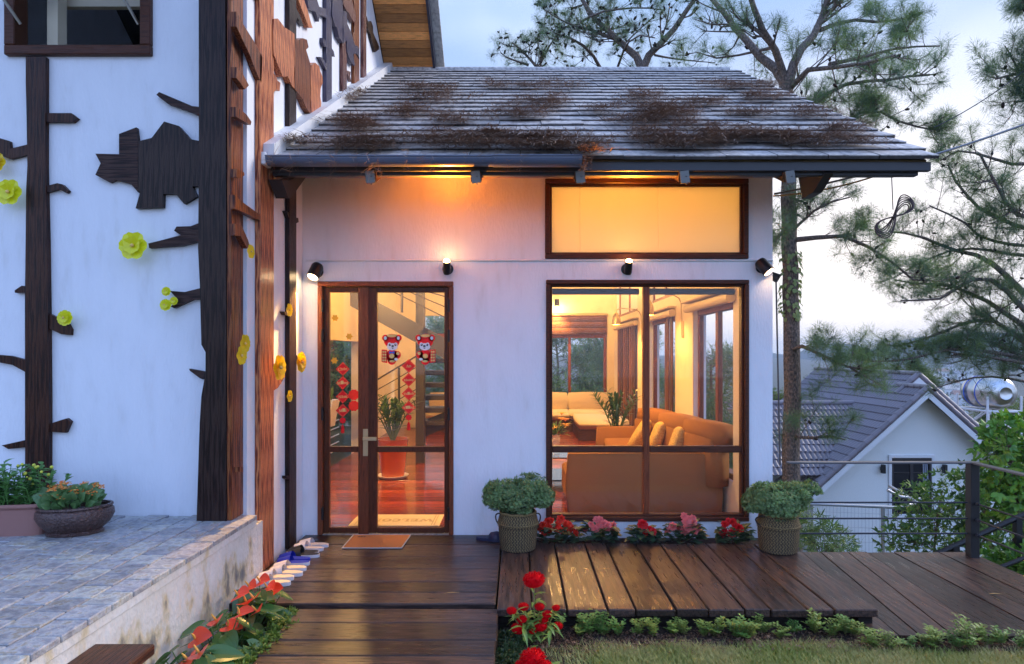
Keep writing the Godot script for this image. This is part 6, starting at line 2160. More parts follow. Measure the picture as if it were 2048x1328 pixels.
		var lobes := [[Vector3(-0.12, 0.46, 0.02), 0.15], [Vector3(0.11, 0.485, 0.0), 0.16], [Vector3(0.0, 0.43, 0.09), 0.13], [Vector3(0.0, 0.44, -0.1), 0.14], [Vector3(0.18, 0.45, 0.05), 0.09], [Vector3(-0.19, 0.42, 0.02), 0.085]]
		for lb in lobes:
			lb[0] += Vector3(ru(-0.02, 0.02), ru(-0.025, 0.02), ru(-0.02, 0.02)) * (1.0 if e[2] == 0.0 else 1.6)
			lb[1] *= ru(0.88, 1.1)
		for i in 9:
			var d := rdir()
			lobes.append([lobes[rng.randi() % 6][0] + Vector3(d.x, absf(d.y) * 0.7, d.z) * 0.13, ru(0.035, 0.06)])
		for i in 2500:
			var lb: Array = lobes[rng.randi() % 6] if rng.randf() < 0.82 else lobes[6 + rng.randi() % 9]
			var d := rdir()
			var p: Vector3 = lb[0] + d * lb[1] * (1.08 - 0.35 * rng.randf()) * Vector3(1, 0.82, 1)
			if p.y < 0.34 and Vector2(p.x, p.z).length() > 0.19:
				continue
			xs.append(Transform3D(facing((d + Vector3(0, 0.3, 0) + rdir() * 0.4).normalized()).scaled(Vector3.ONE * ru(0.7, 1.2)), p))
			var k := ru(0.65, 1.3)
			cs.append(Color(0.19 * k, 0.29 * k, 0.11 * k))
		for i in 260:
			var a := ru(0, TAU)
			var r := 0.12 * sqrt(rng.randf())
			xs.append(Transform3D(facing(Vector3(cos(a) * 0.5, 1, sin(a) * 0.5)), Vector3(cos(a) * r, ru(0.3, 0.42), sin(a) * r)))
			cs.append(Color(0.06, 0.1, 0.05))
		many("foliage", fine, vgreen, xs, cs, o)
		g = G.new()
		for i in 40:
			var a := ru(0, TAU)
			g.tube([Vector3(cos(a) * 0.06, 0.25, sin(a) * 0.06), Vector3(cos(a) * 0.15, 0.45, sin(a) * 0.15)], [0.004, 0.002], 4, false)
		stuff(obj("stem", g, M("stem_grey", L(0.14, 0.15, 0.09), 0.8), o))
	# plastic trough with chrysanthemums
	var o := thing("flower_trough", "terracotta plastic trough of budding yellow chrysanthemums at the foot of the first timber tree", "planter", Vector3(-3.32, 0.485, -4.2), 0.12)
	var terra := M("terracotta_plastic", L(0.34, 0.17, 0.145), 0.45)
	var g := G.new()
	var rect := func(a: float, b: float, y: float, n: int) -> Array:
		var q := []
		for i in n:
			var t := TAU * i / n
			var c := cos(t)
			var s := sin(t)
			q.append(Vector3(signf(c) * pow(absf(c), 0.35) * a, y, signf(s) * pow(absf(s), 0.35) * b))
		return q
	var rings := [rect.call(0.27, 0.1, 0.0, 32), rect.call(0.3, 0.125, 0.17, 32), rect.call(0.325, 0.15, 0.19, 32), rect.call(0.33, 0.152, 0.21, 32), rect.call(0.3, 0.125, 0.205, 32), rect.call(0.29, 0.115, 0.17, 32), rect.call(0.0, 0.0, 0.17, 32)]
	for i in rings.size() - 1:
		for j in 32:
			var k := (j + 1) % 32
			g.quad(rings[i][k], rings[i][j], rings[i + 1][j], rings[i + 1][k])
	obj("trough", g, terra, o)
	g = G.new()
	var stems := G.new()
	var buds := []
	for i in 80:
		var x := ru(-0.28, 0.28)
		var z := ru(-0.1, 0.1)
		var h := ru(0.12, 0.27)
		var tip := Vector3(x + ru(-0.06, 0.08), 0.18 + h, z + ru(-0.04, 0.04))
		stems.tube([Vector3(x, 0.17, z), tip], [0.003, 0.002], 4, false)
		for j in 9:
			var t := (j + 0.5) / 9.0
			var a := ru(0, TAU)
			g.leaf(Vector3(x, 0.17, z).lerp(tip, t), Vector3(cos(a), 0.5, sin(a)).normalized(), Vector3.UP, ru(0.045, 0.075), 0.034, 0.25, 0.12, 3)
		buds.append(tip)
	obj("foliage", g, M("leaf_fresh", L(0.09, 0.22, 0.05), 0.45, {"back": L(0.06, 0.14, 0.03), "two": true}), o)
	stuff(obj("stem", stems, M("leaf_fresh", Color.WHITE), o))
	for i in 26:
		g = G.new()
		g.ball(Vector3.ZERO, Vector3.ONE * ru(0.007, 0.012), 8, 5)
		obj("bud", g, M("bud_yellow", L(0.7, 0.68, 0.08), 0.6), o, Transform3D(Basis(), buds[i] + Vector3(0, 0.006, 0)))
	# oval bowl with kalanchoe
	o = thing("kalanchoe_bowl", "oval dark brown clay bowl of orange kalanchoe on the pavers", "potted plant", Vector3(-2.86, 0.485, -4.2), 0.35)
	var clay := M("brown_clay", L(0.14, 0.09, 0.085), 0.3, {"bump": ntex("relief", 83, 0.02, 3, []), "bs": 1.4, "scale": Vector3.ONE * 5, "tex": ntex("clay", 84, 0.015, 4, [[0.0, Color(0.55, 0.55, 0.6)], [0.5, Color(0.9, 0.86, 0.84)], [1.0, Color(1, 0.95, 0.9)]])})
	pot_lathe(o, [Vector2(0, 0.0), Vector2(0.16, 0.0), Vector2(0.165, 0.012), Vector2(0.15, 0.022), Vector2(0.2, 0.07), Vector2(0.222, 0.115), Vector2(0.218, 0.15), Vector2(0.205, 0.162), Vector2(0.214, 0.17), Vector2(0.212, 0.182), Vector2(0.195, 0.182), Vector2(0.19, 0.155), Vector2(0, 0.15)], clay, Vector3(1, 1, 0.68))
	g = G.new()
	for i in 20:
		g.obox(Transform3D(Basis(Vector3(ru(-1, 1), ru(-1, 1), 1).normalized(), ru(0, 3)), Vector3(ru(-0.16, 0.16), 0.152, ru(-0.1, 0.1))), Vector3(0.03, 0.012, 0.02))
	stuff(obj("bark_chips", g, M("chips", L(0.1, 0.05, 0.03), 0.9), o))
	g = G.new()
	for i in 95:
		var a := ru(0, TAU)
		var r := 0.15 * sqrt(rng.randf())
		var y := 0.16 + ru(0.0, 0.13) * (1.0 - r * 2.0)
		g.leaf(Vector3(cos(a) * r - 0.03, y, sin(a) * r * 0.65), Vector3(cos(a), ru(0.3, 1.3), sin(a)).normalized(), Vector3(ru(-0.5, 0.5), 0.5, 1.0).normalized(), ru(0.055, 0.095), 0.06, 0.2, 0.1, 3, 0.7)
	obj("foliage", g, M("kalanchoe_leaf", L(0.09, 0.18, 0.06), 0.4, {"back": L(0.05, 0.1, 0.03), "two": true}), o)
	var head := G.new()
	head.tinted = true
	for i in 26:
		var a := ru(0, TAU)
		var r := 0.03 * sqrt(rng.randf())
		var c := Vector3(cos(a) * r, ru(-0.006, 0.008) - r * r * 8, sin(a) * r)
		head.col = Color(0.8, ru(0.12, 0.26), 0.025) if rng.randf() < 0.75 else Color(0.75, 0.5, 0.12)
		for k in 4:
			var b := a + PI / 2 * k
			head.leaf(c, Vector3(cos(b), 0.35, sin(b)).normalized(), Vector3.UP, 0.009, 0.007, 0.1, 0.05, 2)
	var hm := head.mesh()
	var tm := M("tinted", Color.WHITE, 0.6, {"vcol": true, "two": true, "back": Color(0.4, 0.2, 0.1)})
	for i in 34:
		var a := ru(0, TAU)
		var r := 0.17 * sqrt(rng.randf())
		put("bloom", hm, tm, o, Transform3D(facing(Vector3(ru(-0.3, 0.3), 1, ru(0, 0.5))).scaled(Vector3.ONE * ru(0.5, 0.9)), Vector3(cos(a) * r - 0.02, 0.255 + 0.075 * (1.0 - r * 4.5) + ru(-0.03, 0.03), sin(a) * r * 0.7)))
	# anthuriums between terrace and walkway
	var spathe := G.new()
	var heart := func(q: G, l: float, w: float, n: int, cup: float) -> void:
		# heart-shaped blade in x (length) and z, attached near the origin
		var rows := []
		for i in n + 1:
			var t := -0.28 + 1.28 * i / n
			var hw: float = w * (sqrt(maxf(0.0, 1.0 - pow((t - 0.05) / 0.36, 2))) if t < 0.05 else pow(cos(PI / 2 * (t - 0.05) / 0.95), 0.8))
			var notch: float = w * 0.32 * clampf(-t / 0.28, 0, 1)
			var mid := Vector3(t * l, -0.25 * l * t * t * cup, 0)
			rows.append([mid + Vector3(0, cup * hw * 0.4, -maxf(hw, notch)), mid + Vector3(0, cup * hw * 0.12, -hw * 0.5 - notch * 0.5), mid + Vector3(0, 0, -notch), mid + Vector3(0, 0, notch), mid + Vector3(0, cup * hw * 0.12, hw * 0.5 + notch * 0.5), mid + Vector3(0, cup * hw * 0.4, maxf(hw, notch))])
		for i in n:
			for j in 5:
				if j == 2 and i < n * 0.22:
					continue
				q.quad(rows[i][j], rows[i][j + 1], rows[i + 1][j + 1], rows[i + 1][j])
	heart.call(spathe, 0.085, 0.05, 10, 0.5)
	var spm := spathe.mesh()
	var lf := G.new()
	heart.call(lf, 0.16, 0.062, 10, 0.35)
	var lfm := lf.mesh()
	var spx := G.new()
	spx.tube([Vector3(0, 0, 0), Vector3(0.012, 0.025, 0), Vector3(0.016, 0.045, 0)], [0.006, 0.006, 0.003], 8)
	var spxm := spx.mesh()
	var am := M("anthurium_red", L(0.88, 0.07, 0.025), 0.3, {"coat": 0.25, "back": L(0.5, 0.03, 0.01), "two": true})
	var al := M("anthurium_leaf", L(0.045, 0.12, 0.035), 0.25, {"coat": 0.2, "back": L(0.06, 0.13, 0.02), "two": true})
	for e in [[3.05, [[375, 1318], [398, 1305]], "anthurium nearest the wooden step, two red flowers low at the photo's edge"], [3.36, [[390, 1277]], "anthurium with a single red heart flower behind the nearest one"], [3.66, [[432, 1240], [455, 1252], [478, 1228]], "anthurium with three red flowers against the stained wall"], [3.92, [[492, 1203], [508, 1197], [513, 1222], [476, 1190]], "anthurium with four red flowers in the middle of the bed"], [4.14, [[498, 1172], [520, 1163], [534, 1175], [545, 1182]], "anthurium with the cluster of red flowers next to the slippers"]]:
		var dd: float = e[0]
		var root := Vector3(-1.66, -0.14, -dd)
		o = thing("anthurium", e[2], "flower", root, 0.0, "red anthuriums between terrace and walkway")
		var sg := G.new()
		for px in e[1]:
			var p := P(px[0], px[1], dd + ru(-0.08, 0.08)) - root
			sg.tube([Vector3(ru(-0.03, 0.03), 0, ru(-0.03, 0.03)), p * 0.6 + Vector3(0, 0.03, 0), p], [0.004, 0.0035, 0.003], 5, false)
			var b := Basis(Vector3.UP, ru(-0.9, 0.9) - 0.5) * Basis(Vector3.BACK, ru(0.0, 0.5)) * Basis(Vector3.RIGHT, ru(0.3, 0.8))
			put("spathe", spm, am, o, Transform3D(b.scaled(Vector3.ONE * ru(0.95, 1.2)), p))
			put("spadix", spxm, M("spadix", L(0.75, 0.42, 0.08), 0.6), o, Transform3D(b, p))
		for i in 17:
			var a := TAU * i / 17 + ru(-0.2, 0.2)
			var p := Vector3(cos(a) * ru(0.06, 0.17), ru(0.1, 0.3), sin(a) * ru(0.05, 0.17))
			sg.tube([Vector3.ZERO, p], [0.004, 0.003], 5, false)
			put("leaf", lfm, al, o, Transform3D((Basis(Vector3.UP, -a) * Basis(Vector3.BACK, -ru(0.1, 0.7)) * Basis(Vector3.RIGHT, ru(-0.3, 0.5))).scaled(Vector3.ONE * ru(0.6, 1.0)), p))
		stuff(obj("stem", sg, mats["stem_green"], o))
	# celosias in front of the deck
	var cm := M("celosia_red", L(0.62, 0.0, 0.004), 0.8, {"rim": 0.2, "spec": 0.2, "two": true})
	var vm := velvet(1.0)
	for e in [[4.02, 1070.0, [[1068, 1161, 24], [1023, 1222, 11], [1047, 1214, 12], [1044, 1239, 11], [1037, 1258, 16], [1081, 1253, 15], [1116, 1252, 11], [1094, 1229, 11], [1112, 1216, 9], [1079, 1214, 11], [1090, 1240, 8], [1066, 1262, 9]], 0.40, "tall crimson celosia with a big velvet plume between walkway and deck"], [3.3, 1066.0, [[1066, 1318, 28], [1045, 1330, 16], [1090, 1332, 15]], 0.2, "low crimson celosia cut off by the photo's lower edge"]]:
		var dd: float = e[0]
		var root := Vector3((e[1] - CX) * dd / FL, -0.14, -dd)
		o = thing("celosia", e[4], "flower", root, 0.0, "crimson celosias beside the walkway")
		var sg := G.new()
		g = G.new()
		for h in e[2]:
			var p := P(h[0], h[1], dd + ru(-0.05, 0.05)) - root
			var r: float = h[2] * dd / FL
			sg.tube([Vector3(p.x * 0.2, 0, p.z * 0.2), p - Vector3(0, r * 0.5, 0)], [0.006, 0.004], 5, false)
			put("plume", vm, cm, o, Transform3D(Basis(Vector3.BACK, ru(-0.15, 0.15)).scaled(Vector3(r, r * 0.95, r)), p))
			for j in 7:
				var a := ru(0, TAU)
				g.leaf(p * ru(0.55, 0.9), Vector3(cos(a), ru(-0.2, 0.9), sin(a)).normalized(), Vector3.UP, ru(0.06, 0.11), 0.022, 0.4, 0.15, 4)
		for j in 40:
			var a := ru(0, TAU)
			g.leaf(Vector3(ru(-0.1, 0.1), ru(0.02, 0.14), ru(-0.08, 0.1)), Vector3(cos(a), ru(-0.3, 0.6), sin(a)).normalized(), Vector3.UP, ru(0.08, 0.14), 0.026, 0.45, 0.15, 4)
		obj("foliage", g, M("celosia_leaf", L(0.14, 0.24, 0.045), 0.45, {"back": L(0.14, 0.22, 0.03), "two": true}), o)
		stuff(obj("stem", sg, M("celosia_stem", L(0.2, 0.2, 0.06), 0.6), o))
	# small border shrubs along the deck's edge
	var protos := []
	for v in 3:
		var lg := G.new()
		var sg := G.new()
		for i in 12:
			var a := ru(0, TAU)
			var tip := Vector3(cos(a) * ru(0.03, 0.13), ru(0.06, 0.18), sin(a) * ru(0.02, 0.06))
			sg.tube([Vector3.ZERO, tip * 0.5 + Vector3(0, 0.02, 0), tip], [0.0025, 0.002, 0.001], 4, false)
			for j in 16:
				var t := 0.15 + 0.85 * j / 15.0
				var b := a + j * 2.4
				lg.leaf(tip * t + Vector3(0, 0.02 * sin(PI * t), 0), Vector3(cos(b), 0.5, sin(b)).normalized(), Vector3.UP, ru(0.026, 0.044), 0.019, 0.15, 0.1, 2)
		protos.append([lg.mesh(), sg.mesh()])
	var bcol := [M("border_leaf_a", L(0.12, 0.24, 0.05), 0.45, {"back": L(0.1, 0.18, 0.03), "two": true}), M("border_leaf_b", L(0.17, 0.26, 0.05), 0.45, {"back": L(0.14, 0.18, 0.03), "two": true})]
	var nth := ["first", "second", "third", "fourth", "fifth", "sixth", "seventh", "eighth", "ninth", "tenth", "eleventh", "twelfth", "thirteenth", "fourteenth", "fifteenth", "sixteenth", "seventeenth", "eighteenth", "nineteenth", "twentieth", "twenty-first", "twenty-second", "twenty-third", "twenty-fourth", "twenty-fifth", "twenty-sixth", "twenty-seventh", "twenty-eighth", "twenty-ninth", "last"]
	for i in 30:
		var px := 1118.0 + i * 31.6 + ru(-9, 9)
		var dd := ru(4.06, 4.14) if px < 1745 else ru(3.9, 3.98)
		o = thing("border_shrub", "%s seedling shrub from the left in the border row along the decks" % nth[i], "shrub", Vector3((px - CX) * dd / FL, -0.14, -dd), ru(0, TAU), "seedling shrubs along the edge of the decks")
		o.scale = Vector3(1, ru(0.6, 0.95), 1) * ru(0.6, 1.1)
		put("foliage", protos[i % 3][0], bcol[rng.randi() % 2], o)
		put("stem", protos[i % 3][1], mats["celosia_stem"], o)
	# ground cover
	var xs := []
	var cs := []
	for i in 700:
		var dd := ru(2.6, 4.25)
		xs.append(Transform3D(facing(Vector3(ru(-0.4, 0.4), 1, ru(-0.4, 0.4))).scaled(Vector3.ONE * ru(0.7, 1.4)), Vector3(-1.46 + rng.randfn() * 0.035, -0.12 + ru(0, 0.1), -dd)))
		var k := ru(0.7, 1.3)
		cs.append(Color(0.16 * k, 0.24 * k, 0.04 * k))
	for i in 500:
		var dd := ru(2.9, 4.1)
		xs.append(Transform3D(facing(Vector3(ru(-0.4, 0.4), 1, ru(-0.4, 0.4))).scaled(Vector3.ONE * ru(0.6, 1.1)), Vector3(ru(-0.11, 0.03), -0.14 + ru(0, 0.04), -dd)))
		var k := ru(0.4, 0.9)
		cs.append(Color(0.07 * k, 0.12 * k, 0.04 * k))
	many("ground_cover", cluster(14, 0.03, 0.03, 0.014), vgreen, xs, cs)
	# grass and litter
	g = G.new()
	g.tinted = true
	for i in 26:
		var a := ru(0, TAU)
		var p := Vector3(ru(-0.05, 0.05), 0, ru(-0.05, 0.05))
		var tip := p + Vector3(cos(a) * 0.03, ru(0.012, 0.035), sin(a) * 0.03)
		var sd := Vector3(-sin(a), 0, cos(a)) * 0.0022
		var k := ru(0.7, 1.3)
		g.col = Color(k, k, k * 0.9)
		g.tri(p - sd, p + sd, tip)
	xs = []
	cs = []
	var nz := FastNoiseLite.new()
	nz.seed = 12
	nz.frequency = 1.6
	for i in 7000:
		var x := ru(0.15, 4.0)
		var z := ru(3.2, 4.05)
		var edge := 3.93 - 0.07 * smoothstep(2.0, 2.8, x) + 0.09 * nz.get_noise_2d(x * 2.0, 7.0) + 0.05 * nz.get_noise_2d(x * 7.0, 1.0)
		if z > edge or (x < 0.5 + 0.2 * nz.get_noise_2d(z * 3.0, 20.0) and rng.randf() < 0.8):
			continue
		xs.append(Transform3D(Basis(Vector3.UP, ru(0, TAU)).scaled(Vector3.ONE * ru(0.8, 1.5)), Vector3(x, height(x, z) + 0.002, -z)))
		var w := clampf(0.5 + 0.9 * nz.get_noise_2d(x, z), 0, 1)
		var c := Color(0.24, 0.29, 0.045).lerp(Color(0.46, 0.4, 0.15), w)
		cs.append(c)
	var gm := many("grass", g.mesh(), vgreen, xs, cs)
	g = G.new()
	for i in 7:
		var p := Vector3(ru(-0.04, 0.04), 0.004, ru(-0.04, 0.04))
		g.leaf(p, Vector3(ru(-1, 1), ru(-0.1, 0.4), ru(-1, 1)).normalized(), Vector3.UP, ru(0.015, 0.04), ru(0.003, 0.014), 0.2, 0.1, 2)
	xs = []
	cs = []
	for i in 900:
		var x := ru(-0.05, 3.9)
		var z := ru(3.85, 4.15) + rng.randfn() * 0.06
		if z > 4.17 or z < 3.85 or (x > 2.2 and z > 4.0):
			continue
		xs.append(Transform3D(Basis(rdir(), ru(0, 0.6)) * Basis(Vector3.UP, ru(0, TAU)), Vector3(x, -0.132, -z)))
		var k := ru(0.5, 1.4)
		cs.append(Color(0.16 * k, 0.085 * k, 0.05 * k))
	many("leaf_litter", g.mesh(), vgreen, xs, cs)
	# bright tree and bushes beyond the railing
	leafy("leafy_tree", "bright green broad-leaved small tree at the right edge, behind the railing", "tree", P(2020, 1140, 7.4), [[P(2015, 880, 7.4), 0.27], [P(1998, 905, 7.3), 0.22], [P(2040, 930, 7.5), 0.3], [P(2025, 990, 7.4), 0.3], [P(2000, 960, 7.3), 0.22], [P(2060, 870, 7.5), 0.3], [P(2055, 1000, 7.2), 0.25]], 950, 0.105, 0.055, [Color(0.13, 0.29, 0.035), Color(0.22, 0.36, 0.04), Color(0.08, 0.2, 0.035)], [P(2042, 1130, 7.4), P(2036, 1060, 7.4), P(2024, 960, 7.4), P(2020, 890, 7.4)], 0.045)
	leafy("leafy_bush", "light green bush in front of the neighbour's window, left of the railing post", "bush", P(1860, 1200, 8.2), [[P(1840, 1010, 8.2), 0.3], [P(1890, 990, 8.3), 0.32], [P(1870, 1060, 8.0), 0.38], [P(1815, 1060, 8.1), 0.25], [P(1920, 1040, 8.2), 0.35], [P(1850, 1110, 7.9), 0.35], [P(1780, 1085, 8.0), 0.18]], 1500, 0.075, 0.026, [Color(0.12, 0.22, 0.04), Color(0.2, 0.3, 0.06), Color(0.07, 0.15, 0.04)], [P(1860, 1200, 8.2), P(1870, 1080, 8.2), P(1880, 1000, 8.2)], 0.02)
	leafy("leafy_bush", "mid-green bush between the railing post and the bright green tree", "bush", P(1985, 1200, 7.8), [[P(1965, 1010, 8.0), 0.3], [P(1990, 1060, 7.8), 0.33], [P(1965, 1095, 7.4), 0.25], [P(1950, 960, 8.4), 0.25]], 800, 0.09, 0.04, [Color(0.07, 0.17, 0.03), Color(0.13, 0.24, 0.04), Color(0.05, 0.11, 0.03)], [P(1985, 1200, 7.8), P(1980, 1080, 7.8), P(1965, 1000, 7.9)], 0.02)
	leafy("leafy_bush", "low broad-leaved bush at the foot of the bright green tree", "bush", P(2020, 1190, 6.5), [[P(1990, 1130, 6.6), 0.16], [P(2030, 1120, 6.5), 0.2], [P(2060, 1125, 6.4), 0.2]], 260, 0.09, 0.05, [Color(0.12, 0.26, 0.03), Color(0.08, 0.2, 0.03)], [P(2020, 1190, 6.5), P(2022, 1140, 6.5)], 0.015)
	leafy("leafy_bush", "bamboo-like bush behind the right basket", "bush", P(1650, 1180, 7.2), [[P(1640, 1075, 7.2), 0.22], [P(1665, 1085, 7.2), 0.22], [P(1615, 1050, 7.3), 0.18], [P(1690, 1100, 7.3), 0.15]], 620, 0.11, 0.014, [Color(0.14, 0.22, 0.07), Color(0.2, 0.28, 0.08), Color(0.09, 0.16, 0.06)], [P(1650, 1180, 7.2), P(1650, 1090, 7.2)], 0.012)


func leafy(called: String, label: String, cat: String, at: Vector3, blobs: Array, n: int, ll: float, lw: float, cols: Array, trunk: Array, r: float) -> void:
	var o := thing(called, label, cat, at)
	var g := G.new()
	var pts := []
	var rr := []
	pts.append(Vector3(0, minf(-0.2, height(at.x, -at.z) - at.y), 0))
	rr.append(r * 1.2)
	for p in trunk:
		pts.append(p - at)
		rr.append(r * (1.0 - 0.6 * rr.size() / (trunk.size() + 1.0)))
	g.tube(pts, rr, 8)
	obj("trunk", g, M("pale_bark", L(0.2, 0.15, 0.1), 0.9), o)
	var tw := G.new()
	var c0: Vector3 = trunk[-1] - at
	for b in blobs:
		var start: Vector3 = pts[1].lerp(c0, ru(0.4, 1.0))
		for i in 7:
			tw.tube([start, b[0] - at + rdir() * b[1] * 0.6], [r * 0.25, 0.003], 4, false)
	stuff(obj("twig", tw, mats["pale_bark"], o))
	var m := []
	for v in 3:
		var lg := G.new()
		lg.leaf(Vector3.ZERO, Vector3.UP, Vector3.BACK, ll, lw, ru(0.1, 0.35), 0.14, 4)
		lg.leaf(Vector3(0, 0.01, 0), Vector3(0.8, 0.6, 0.2).normalized(), Vector3.BACK, ll * 0.85, lw * 0.9, 0.3, 0.14, 4)
		lg.leaf(Vector3(0, 0.0, 0), Vector3(-0.8, 0.5, -0.3).normalized(), Vector3.BACK, ll * 0.8, lw * 0.9, 0.3, 0.14, 4)
		m.append(lg.mesh())
	var tot := 0.0
	for b in blobs:
		tot += b[1] * b[1]
	var xs := [[], [], []]
	var cs := [[], [], []]
	for b in blobs:
		for i in int(n / 1.6 * b[1] * b[1] / tot) + 4:
			var d := rdir()
			var p: Vector3 = b[0] - at + d * b[1] * pow(rng.randf(), 0.4) * 1.05
			var k := rng.randi() % 3
			xs[k].append(Transform3D(facing((d + Vector3(0, -0.25, 0) + rdir() * 0.7).normalized(), rdir()).scaled(Vector3.ONE * ru(0.7, 1.2)), p))
			var c: Color = cols[rng.randi() % cols.size()]
			var f := ru(0.8, 1.25)
			cs[k].append(Color(c.r * f, c.g * f, c.b * f))
	for k in 3:
		many("crown", m[k], mats["leaf_tint"], xs[k], cs[k], o)


# ---------------------------------------------------------------- small things on the deck
func small_things() -> void:
	# doormat
	var o := thing("door_mat", "orange felt mat with grey edging lying before the glazed door", "door mat", Vector3(-1.23, 0.001, -5.67))
	var py := PackedVector2Array()
	for e in [[-0.25, -0.2], [0.25, -0.2], [0.262, 0.2], [-0.255, 0.205]]:
		py.append(Vector2(e[0], e[1]))
	var g := G.new()
	g.prism(py, Vector3.ZERO, Vector3.RIGHT, Vector3(0, 0, -1), Vector3(0, 0.008, 0))
	obj("mat", g, M("mat_orange", L(0.5, 0.19, 0.055), 0.95, {"bump": ntex("fine", 3, 0.05, 4, []), "bs": 0.5, "scale": Vector3.ONE * 9}), o)
	g = G.new()
	for i in 4:
		var a := py[i]
		var b := py[(i + 1) % 4]
		g.tube([Vector3(a.x, 0.006, -a.y), Vector3(b.x, 0.006, -b.y)], [0.006, 0.006], 6)
	obj("edging", g, M("edging_grey", L(0.4, 0.38, 0.36), 0.8), o)
	g = G.new()
	for e in [[-0.19, 0.13, 0.012], [-0.165, 0.13, 0.012], [-0.14, 0.13, 0.01]]:
		g.prism(disc(e[2], 14, 1.0, Vector2(e[0], e[1])), Vector3(0, 0.0083, 0), Vector3.RIGHT, Vector3(0, 0, -1), Vector3(0, 0.001, 0))
	obj("emblem", g, M("emblem_brown", L(0.04, 0.025, 0.02), 0.8), o)
	# slippers along the wall
	var sole := G.new()
	var outline := PackedVector2Array()
	for i in 28:
		var a := TAU * i / 28
		var c := cos(a)
		var w := 0.043 + 0.006 * c if c > -0.2 else 0.0418 + 0.003 * (c + 0.2)
		w -= 0.006 * exp(-pow((c + 0.15) / 0.3, 2))
		outline.append(Vector2(-0.132 * signf(c) * pow(absf(c), 0.9), w * signf(sin(a)) * pow(absf(sin(a)), 0.75)))
	sole.prism(outline, Vector3.ZERO, Vector3.RIGHT, Vector3(0, 0, -1), Vector3(0, 0.024, 0))
	var solem := sole.mesh()
	var ins := G.new()
	var o2 := PackedVector2Array()
	for p in outline:
		o2.append(p * Vector2(0.96, 0.9))
	ins.prism(o2, Vector3(0, 0.0243, 0), Vector3.RIGHT, Vector3(0, 0, -1), Vector3(0, 0.003, 0))
	var insm := ins.mesh()
	var strap := G.new()
	var prev := []
	for i in 13:
		var a := PI * i / 12.0
		var row := []
		for j in 5:
			var x := -0.095 + 0.024 * j
			var hh := 0.036 + 0.007 * j
			row.append(Vector3(x - 0.018 * sin(a), 0.014 + hh * sin(a), -0.05 * cos(a)))
		if i > 0:
			for j in 4:
				strap.quad(prev[j], prev[j + 1], row[j + 1], row[j])
				strap.quad(prev[j + 1] - Vector3(0, 0.004, 0), prev[j] - Vector3(0, 0.004, 0), row[j] - Vector3(0, 0.004, 0), row[j + 1] - Vector3(0, 0.004, 0))
		prev = row
	var strapm := strap.mesh()
	var ww := M("slipper_white", L(0.66, 0.62, 0.64), 0.6)
	var wi := M("slipper_insole", L(0.7, 0.56, 0.4), 0.7)
	var bb := M("slipper_blue", L(0.012, 0.03, 0.42), 0.45)
	var kk := M("slipper_black", L(0.014, 0.014, 0.016), 0.5)
	var gi := M("slipper_grey", L(0.5, 0.46, 0.46), 0.7)
	for e in [[-1.742, 5.53, ww, gi, ww, "farther white slipper of the pair nearest the door"], [-1.752, 5.425, ww, gi, ww, "nearer white slipper of the pair nearest the door"], [-1.76, 5.32, kk, kk, ww, "farther black slipper with pale sole, mostly hidden by white slippers"], [-1.735, 5.25, kk, kk, ww, "black slipper with pale sole between white and blue ones"], [-1.775, 5.15, bb, bb, bb, "farther slipper of the blue pair"], [-1.75, 5.05, bb, bb, ww, "nearer slipper of the blue pair"], [-1.735, 4.93, ww, wi, ww, "farther slipper of the cream pair next to the blue ones"], [-1.725, 4.82, ww, wi, ww, "nearer slipper of the cream pair next to the blue ones"], [-1.76, 4.72, ww, wi, ww, "farther slipper of the cream pair beside the anthuriums"], [-1.745, 4.61, ww, wi, ww, "slipper nearest the anthuriums, cream insole"]]:
		o = thing("slipper", e[5], "slipper", Vector3(e[0], 0.001, -e[1]), ru(-0.1, 0.06), "slippers lined up along the wall")
		put("sole", solem, e[4], o)
		put("insole", insm, e[3], o)
		put("strap", strapm, e[2], o)
	o = thing("clog", "dark blue rubber clog half hidden behind the left basket", "clog", Vector3(-0.24, 0.001, -5.72), PI * 0.92)
	var nv := M("navy_rubber", L(0.012, 0.016, 0.06), 0.5)
	put("sole", solem, nv, o)
	g = G.new()
	g.lathe([Vector2(0.062, 0.02), Vector2(0.06, 0.045), Vector2(0.045, 0.07), Vector2(0.0, 0.085)], 20, Transform3D(Basis.from_scale(Vector3(1.25, 1, 0.78)), Vector3(-0.055, 0, 0)))
	obj("upper", g, nv, o)
	# wooden step up to the terrace
	o = thing("wooden_step", "dark wooden step against the stained terrace wall at the lower edge", "step", Vector3(-1.76, 0.34, -2.6))
	box_obj("tread", Vector3(-0.139, -0.05, -0.32), Vector3(0.13, 0.0, 0.6), wood("step_wood", L(0.09, 0.045, 0.036), "z", 0.35, 2, "worn"), o, 0.006)
	g = G.new()
	g.box(Vector3(-0.135, -0.58, -0.25), Vector3(0.1, -0.051, -0.19))
	g.box(Vector3(-0.135, -0.58, 0.45), Vector3(0.1, -0.051, 0.51))
	obj("support", g, mats["joist_wood_x_0"], o)
	# fallen leaves on the planks
	for e in [[905.0, 1188.0, 0.0, "thin yellow dead leaf lying on the landing planks"], [1210.0, 1140.0, 0.0, "thin dry stalk lying on the window deck"], [1995.0, 1190.0, -0.1, "thin dark twig lying on the side deck"]]:
		g = G.new()
		g.leaf(Vector3(-0.06, 0.004, 0), Vector3(1, 0, -0.25).normalized(), Vector3.UP, 0.12, 0.01, 0.08, 0.1, 4)
		var lf := tag(obj("fallen_leaf", g, M("straw", L(0.42, 0.28, 0.09), 0.7, {"two": true}), null, Transform3D(Basis(Vector3.UP, ru(-0.2, 0.2)), floor_at(e[0], e[1], e[2]))), e[3], "leaf")


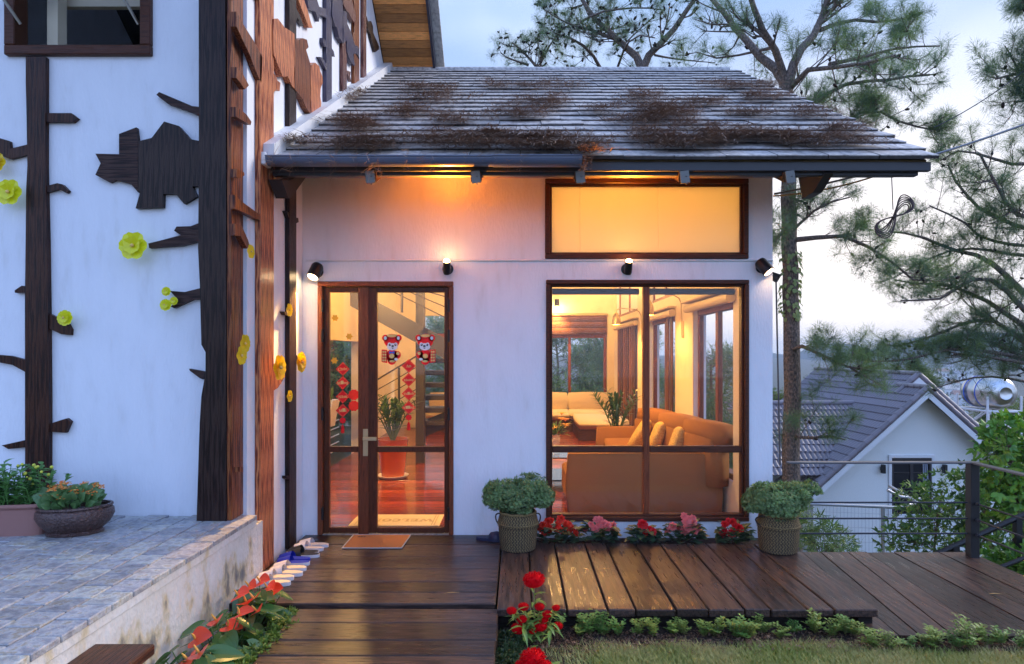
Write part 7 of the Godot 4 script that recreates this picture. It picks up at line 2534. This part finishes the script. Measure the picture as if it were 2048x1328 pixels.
func cables() -> void:
	var bk := M("cable_dark", L(0.05, 0.05, 0.06), 0.5)
	var run := func(called: String, label: String, a: Vector3, b: Vector3, sag: float, r: float, ma: Material) -> void:
		var pts := []
		var rr := []
		for i in 25:
			var t := i / 24.0
			pts.append(a.lerp(b, t) - Vector3(0, sag * 4 * t * (1 - t), 0))
			rr.append(r)
		var g := G.new()
		g.tube(pts, rr, 6)
		tag(obj(called, g, ma), label, "cable")
	run.call("power_cable", "grey overhead cable rising from the lounge corner to the right edge of the sky", P(1548, 388, 5.9), P(2110, 226, 5.2), 0.06, 0.009, M("cable_grey", L(0.25, 0.26, 0.3), 0.5))
	run.call("power_cable", "bundle of wires tinted for amber lamplight, leaving the lounge corner under the eaves", P(1546, 392, 5.92), P(1780, 342, 5.5), 0.04, 0.007, M("cable_lamplit", L(0.42, 0.28, 0.1), 0.5))  # lamp glow on the wires is put into their amber colour
	run.call("power_cable", "thin cable running up behind the verge tiles to the pine sprays", P(1868, 255, 8.0), P(2060, 132, 7.8), 0.05, 0.006, bk)
	run.call("power_cable", "hairline wire lying slantwise across the upper roof shakes", P(1080, 148, 9.2) + Vector3(0, 0.08, 0), P(1285, 204, 7.0) + Vector3(0, 0.1, 0), 0.02, 0.003, M("cable_grey", Color.WHITE))
	run.call("drop_cable", "black cable hanging down the lounge's outer wall beside the tall pine", P(1552, 560, 6.3), P(1560, 930, 6.3), 0.0, 0.008, bk)
	var o := thing("cable_coil", "figure-eight coil of dark cable hanging below the roof's right end", "cable", P(1786, 434, 5.3))
	var g := G.new()
	g.tube([Vector3(-0.012, 0.36, 0), Vector3(0, 0.06, 0)], [0.004, 0.004], 6)
	obj("drop_wire", g, bk, o)
	g = G.new()
	for k in 6:
		var pts := []
		var rr := []
		var s := 1.0 + 0.06 * k
		for i in 37:
			var t := TAU * i / 36.0
			var p := Vector2(cos(t) * 0.155 * s, sin(2 * t) * 0.045 * (0.7 + 0.18 * k))
			p = p.rotated(0.62 + 0.05 * k)
			pts.append(Vector3(p.x, p.y, 0.012 * sin(t * 2 + k) + 0.006 * k))
			rr.append(0.005)
		g.tube(pts, rr, 5, false)
	stuff(obj("loop", g, M("cable_brown", L(0.09, 0.06, 0.055), 0.6), o))
